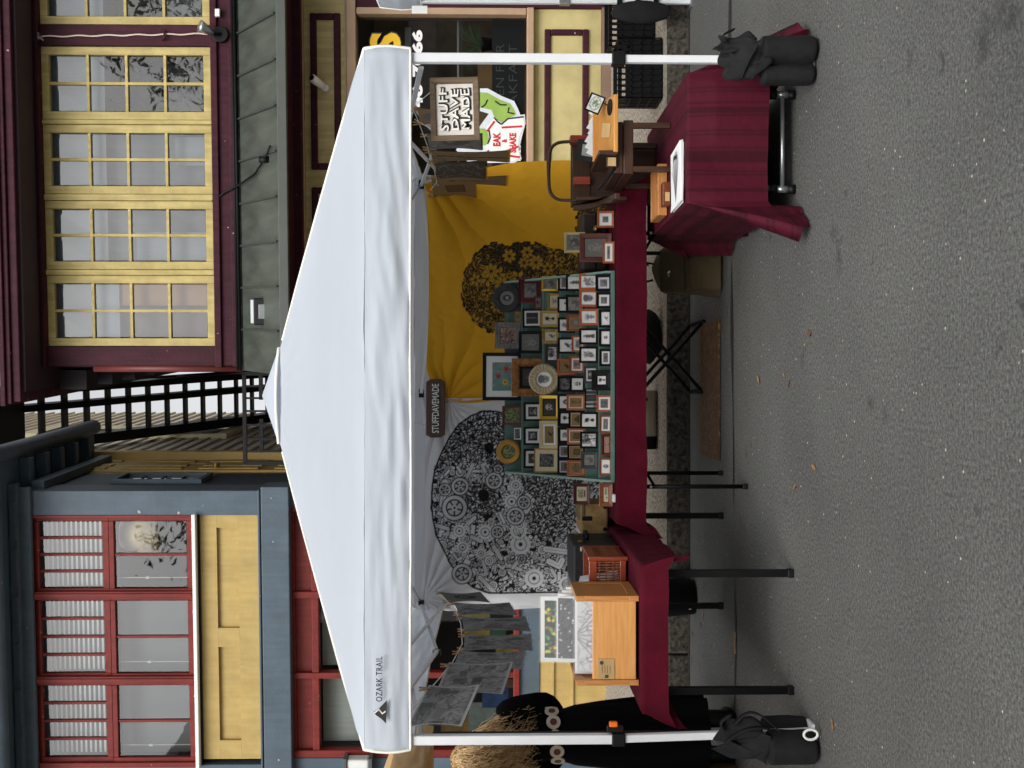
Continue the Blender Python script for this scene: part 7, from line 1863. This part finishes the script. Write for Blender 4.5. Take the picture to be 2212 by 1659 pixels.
# hair: curling locks
m_hair = MT('curly_blond_hair', (150, 112, 68), .5, rgb2=(236, 204, 150), scale=9, stretch=(6, 6, 1.2), detail=6, edge=(.3, .7))
m_hairs = [m_hair, MT('hair_light', (190, 150, 98), .5, rgb2=(244, 218, 168), scale=9, stretch=(6, 6, 1.2)), MT('hair_dark', (104, 74, 44), .5, rgb2=(170, 130, 84), scale=9, stretch=(6, 6, 1.2))]
random.seed(21)
for g in range(22):
    mb = MB()
    for k in range(75):
        an = random.uniform(math.pi*.85, math.pi*2.15); el = random.uniform(-.1, 1.45)
        hd = Vector((-.125, .012, 1.56)); s0 = hd + Vector((.098*math.cos(el)*math.cos(an), .105*math.cos(el)*math.sin(an), .10*math.sin(el)))
        ln = random.uniform(.26, .42); sp = random.uniform(.02, .10); ph = random.uniform(0, 6.28); fr2 = random.uniform(18, 42)
        pts = []
        for j in range(15):
            t = j/14; wv = .019*(t**.6)*math.sin(ph+t*fr2)
            ou = sp*math.sin(min(1, t*1.4)*1.57)*(.5+.5*t)
            p = Vector((s0.x + math.cos(an)*ou*1.25 + wv*math.sin(an) + .10*t*t, s0.y + math.sin(an)*ou*.75 - wv*math.cos(an) - .02*t, s0.z + .012*math.sin(t*3)*(1-t) - ln*t**1.15 + .008*math.cos(ph+t*fr2)))
            pts.append(p)
        mb.tube(pts, [.0024*(1-.6*j/14) for j in range(15)], 3, False)
    obj('hair_lock', mb, m_hairs[g % 3], pr, local=True, smooth=True, kind='stuff')
mb = MB()
def scalp(u, v): 
    an, el = u*6.283, -0.5+v*2.07; rr = 1.0
    return (-.125+.092*math.cos(el)*math.cos(an), .008+.100*math.cos(el)*math.sin(an), 1.563+.098*math.sin(el))
mb.grid(24, 14, scalp, wrap=True); obj('hair_cap', mb, m_hair, pr, local=True, smooth=True)
# ------------------------------------------------------------------ goods of the next stall at the left edge
cb = thing('cardboard_box', 'open brown cardboard box with slack flaps beside the black dress', 'box', (-2.5, 6.6, 0))
m_cbd = MT('brown_card', (112, 84, 52), .85, .1, 5, .15, 30)
mb = MB(); mb.box(-2.75, -2.23, 6.3, 6.75, .002, .46); obj('box_body', mb, m_cbd, cb, bevel=.004)
mb = MB(); mb.bar((-2.49, 6.30, .44), (-2.49, 6.14, .16), .50, .006, up=(0, 1, .5)); obj('front_flap', mb, m_cbd, cb)
mb = MB(); mb.bar((-2.23, 6.52, .45), (-2.12, 6.52, .22), .42, .006, up=(1, 0, .5)); obj('side_flap', mb, m_cbd, cb)
c = Cv(70, 60, (120, 124, 132)); rng = np.random.default_rng(6)
for k in range(260): x, y = rng.uniform(0, 70), rng.uniform(0, 60); c.ell(x, y, rng.uniform(.8, 3), rng.uniform(.8, 3), [(40, 42, 46), (196, 200, 206), (170, 110, 80), (70, 76, 84), (210, 214, 220)][rng.integers(5)])
def pil(u, v):
    an = u*6.283; el = -1.5+v*3.0; k = abs(math.cos(el))**.6
    return (-2.36+.21*k*math.cos(an), 6.40+.12*k*math.sin(an), .565+.105*math.sin(el)+.05*math.cos(an)*k*-1+.012*mnoise.noise((u*6, v*6, 0)))
mb = sheet(c, lambda u, v: pil(u, v)); obj('patterned_cushion', mb, PRINT('patterned_cotton', .8, 0, 0, .3), None, 'grey patterned cushion lying on the cardboard box', 'cushion', smooth=True)

# ------------------------------------------------------------------ fallen leaves and a stick
random.seed(14)
m_lf = [MT('fallen_leaf_%d' % k, c, .8, .2, 30) for k, c in enumerate(((136, 106, 70), (104, 70, 44), (140, 126, 76), (80, 52, 34)))]
lm = []
for k in range(4):
    mb = MB(); n = 11; pts = []
    for j in range(n):
        a = 2*math.pi*j/n; r = .028*(1+.45*math.cos(2*a))*(1+.25*((j*7+k*3) % 5)/5-.1); pts.append((r*math.cos(a), r*math.sin(a)*(.7+.1*k), .006+.008*abs(math.cos(a))*((j+k) % 3)/2))
    mb.v = [(0, 0, .003)] + pts; mb.f = [(0, 1+j, 1+(j+1) % n) for j in range(n)]
    mb.bar((.02, 0, .006), (.045, .004, .012), .0025, .0025)
    lm.append(mb)
LEAVES = [(1545, 660, 0), (1640, 820, 2), (1740, 745, 2), (1760, 1010, 0), (1718, 1052, 0), (1560, 705, 1), (1530, 1175, 0), (1537, 1220, 0), (1500, 1280, 0), (1520, 1270, 1), (1520, 1330, 0), (1515, 1350, 1), (1497, 1370, 3), (1490, 1400, 0), (1495, 1425, 1), (1510, 1440, 0), (1515, 1490, 0), (1685, 1525, 0), (1800, 1565, 0), (1570, 1580, 1), (1705, 830, 1), (1695, 810, 0), (1750, 720, 1), (1490, 1195, 0), (1486, 1240, 1), (1488, 1150, 0), (1650, 745, 2), (1623, 960, 1), (1585, 930, 1), (1492, 990, 0), (1520, 560, 0), (1610, 270, 0)]
for i, (V, y, k) in enumerate(LEAVES):
    p = onz(V, y, 0)
    mbx = MB(); mbx.v, mbx.f = list(lm[(i+k) % 4].v), list(lm[(i+k) % 4].f)
    a = random.uniform(0, 6.28); s = random.uniform(.35, .8)
    mbx.v = [(p.x+s*(x*math.cos(a)-yy*math.sin(a)), p.y+s*(x*math.sin(a)+yy*math.cos(a)), z*s) for x, yy, z in mbx.v]
    obj('fallen_leaf', mbx, m_lf[k], None, 'small dry leaf lying on the asphalt', 'leaf', 'fallen leaves on the asphalt')
mb = MB(); p, q = onz(1591, 1412, 0), onz(1591, 1365, 0); mb.tube([(p.x, p.y, .006), ((p.x+q.x)/2, p.y+.01, .008), (q.x, q.y, .006)], [.008, .006, .003], 6)
obj('stick', mb, m_lf[0], None, 'pale broken stick on the asphalt before the narrow table', 'stick')
# ------------------------------------------------------------------ across the street (seen in the window reflections)
def street_tree(label, x, y, h, cr, seed):
    rnd = random.Random(seed)
    t = thing('street_tree', label, 'tree', (x, y, 0), group='trees across the street')
    mb = MB(); mb.tube([(x, y, 0), (x+.1, y, h*.2), (x-.05, y+.1, h*.42), (x+.1, y, h*.7)], [.28, .22, .17, .07], 10)
    for k in range(9):
        a = k*2.4; z0 = h*(.32+.045*k); l = cr*(.9-.05*k)
        mb.tube([(x, y, z0), (x+l*.5*math.cos(a), y+l*.5*math.sin(a), z0+l*.35), (x+l*math.cos(a), y+l*math.sin(a), z0+l*.6)], [.09, .06, .02], 6)
    obj('trunk', mb, MT('bark_%d' % seed, (70, 60, 50), .9, .3, 6), t, smooth=True)
    mb = MB(); cl = [(rnd.gauss(0, cr*.5), rnd.gauss(0, cr*.5), h*.62+rnd.gauss(0, h*.15), rnd.uniform(.5, 1.2)) for _ in range(46)]
    for (cx, cy, cz, rr) in cl:
        for _ in range(110):
            p = Vector((x+cx+rnd.gauss(0, rr*.6), y+cy+rnd.gauss(0, rr*.6), cz+rnd.gauss(0, rr*.5)))
            d = Vector((rnd.uniform(-1, 1), rnd.uniform(-1, 1), rnd.uniform(-.8, .5))).normalized()*.16
            n = d.cross(Vector((rnd.uniform(-1, 1), rnd.uniform(-1, 1), 1))).normalized()*.06
            mb.add([p-d, p+n, p+d, p-n], [(0, 1, 2, 3)])
    obj('crown', mb, MT('foliage_%d' % seed, (46, 60, 30), .7, .4, 2), t, kind='stuff')
street_tree('tall leafy tree mirrored in the lamp window of the blue building', -9.6, -13, 14, 2.6, 1)
street_tree('tall leafy tree mirrored in the plant window of the maroon building', 8.5, -13, 14, 3.0, 2)
ob = thing('brick_terrace', 'dark gabled house across the street mirrored in the window glass', 'house', (-19, -17, 0))
m_ter = MT('terrace_brick', (92, 66, 54), .9, .2, 3)
mb = MB(); mb.prism([(-23, 0), (-15, 0), (-15, 10.5), (-19, 14.5), (-23, 10.5)], 'xz', -22, -15); obj('wall', mb, m_ter, ob)
for k in range(6):
    mb = MB(); xx, zz = -22+(k % 3)*2.5, 2.5+(k//3)*4; mb.box(xx, xx+1.1, -15.02, -14.9, zz, zz+1.8); obj('window', mb, m_dark, ob)
ob2 = thing('corner_shop_house', 'low flat-roofed house across the street mirrored in the glass', 'house', (3, -18, 0))
mb = MB(); mb.box(-4, 16, -24, -16, 0, 7.5); obj('wall', mb, MT('pale_render', (150, 140, 124), .9, .12, 2), ob2)
mb = MB(); mb.box(-4.2, 16.2, -24, -15.8, 7.5, 7.9); obj('parapet', mb, m_white, ob2)
for k in range(7):
    mb = MB(); xx = -3+k*2.7; mb.box(xx, xx+1.2, -16.02, -15.9, 4, 6); obj('window', mb, m_dark, ob2)
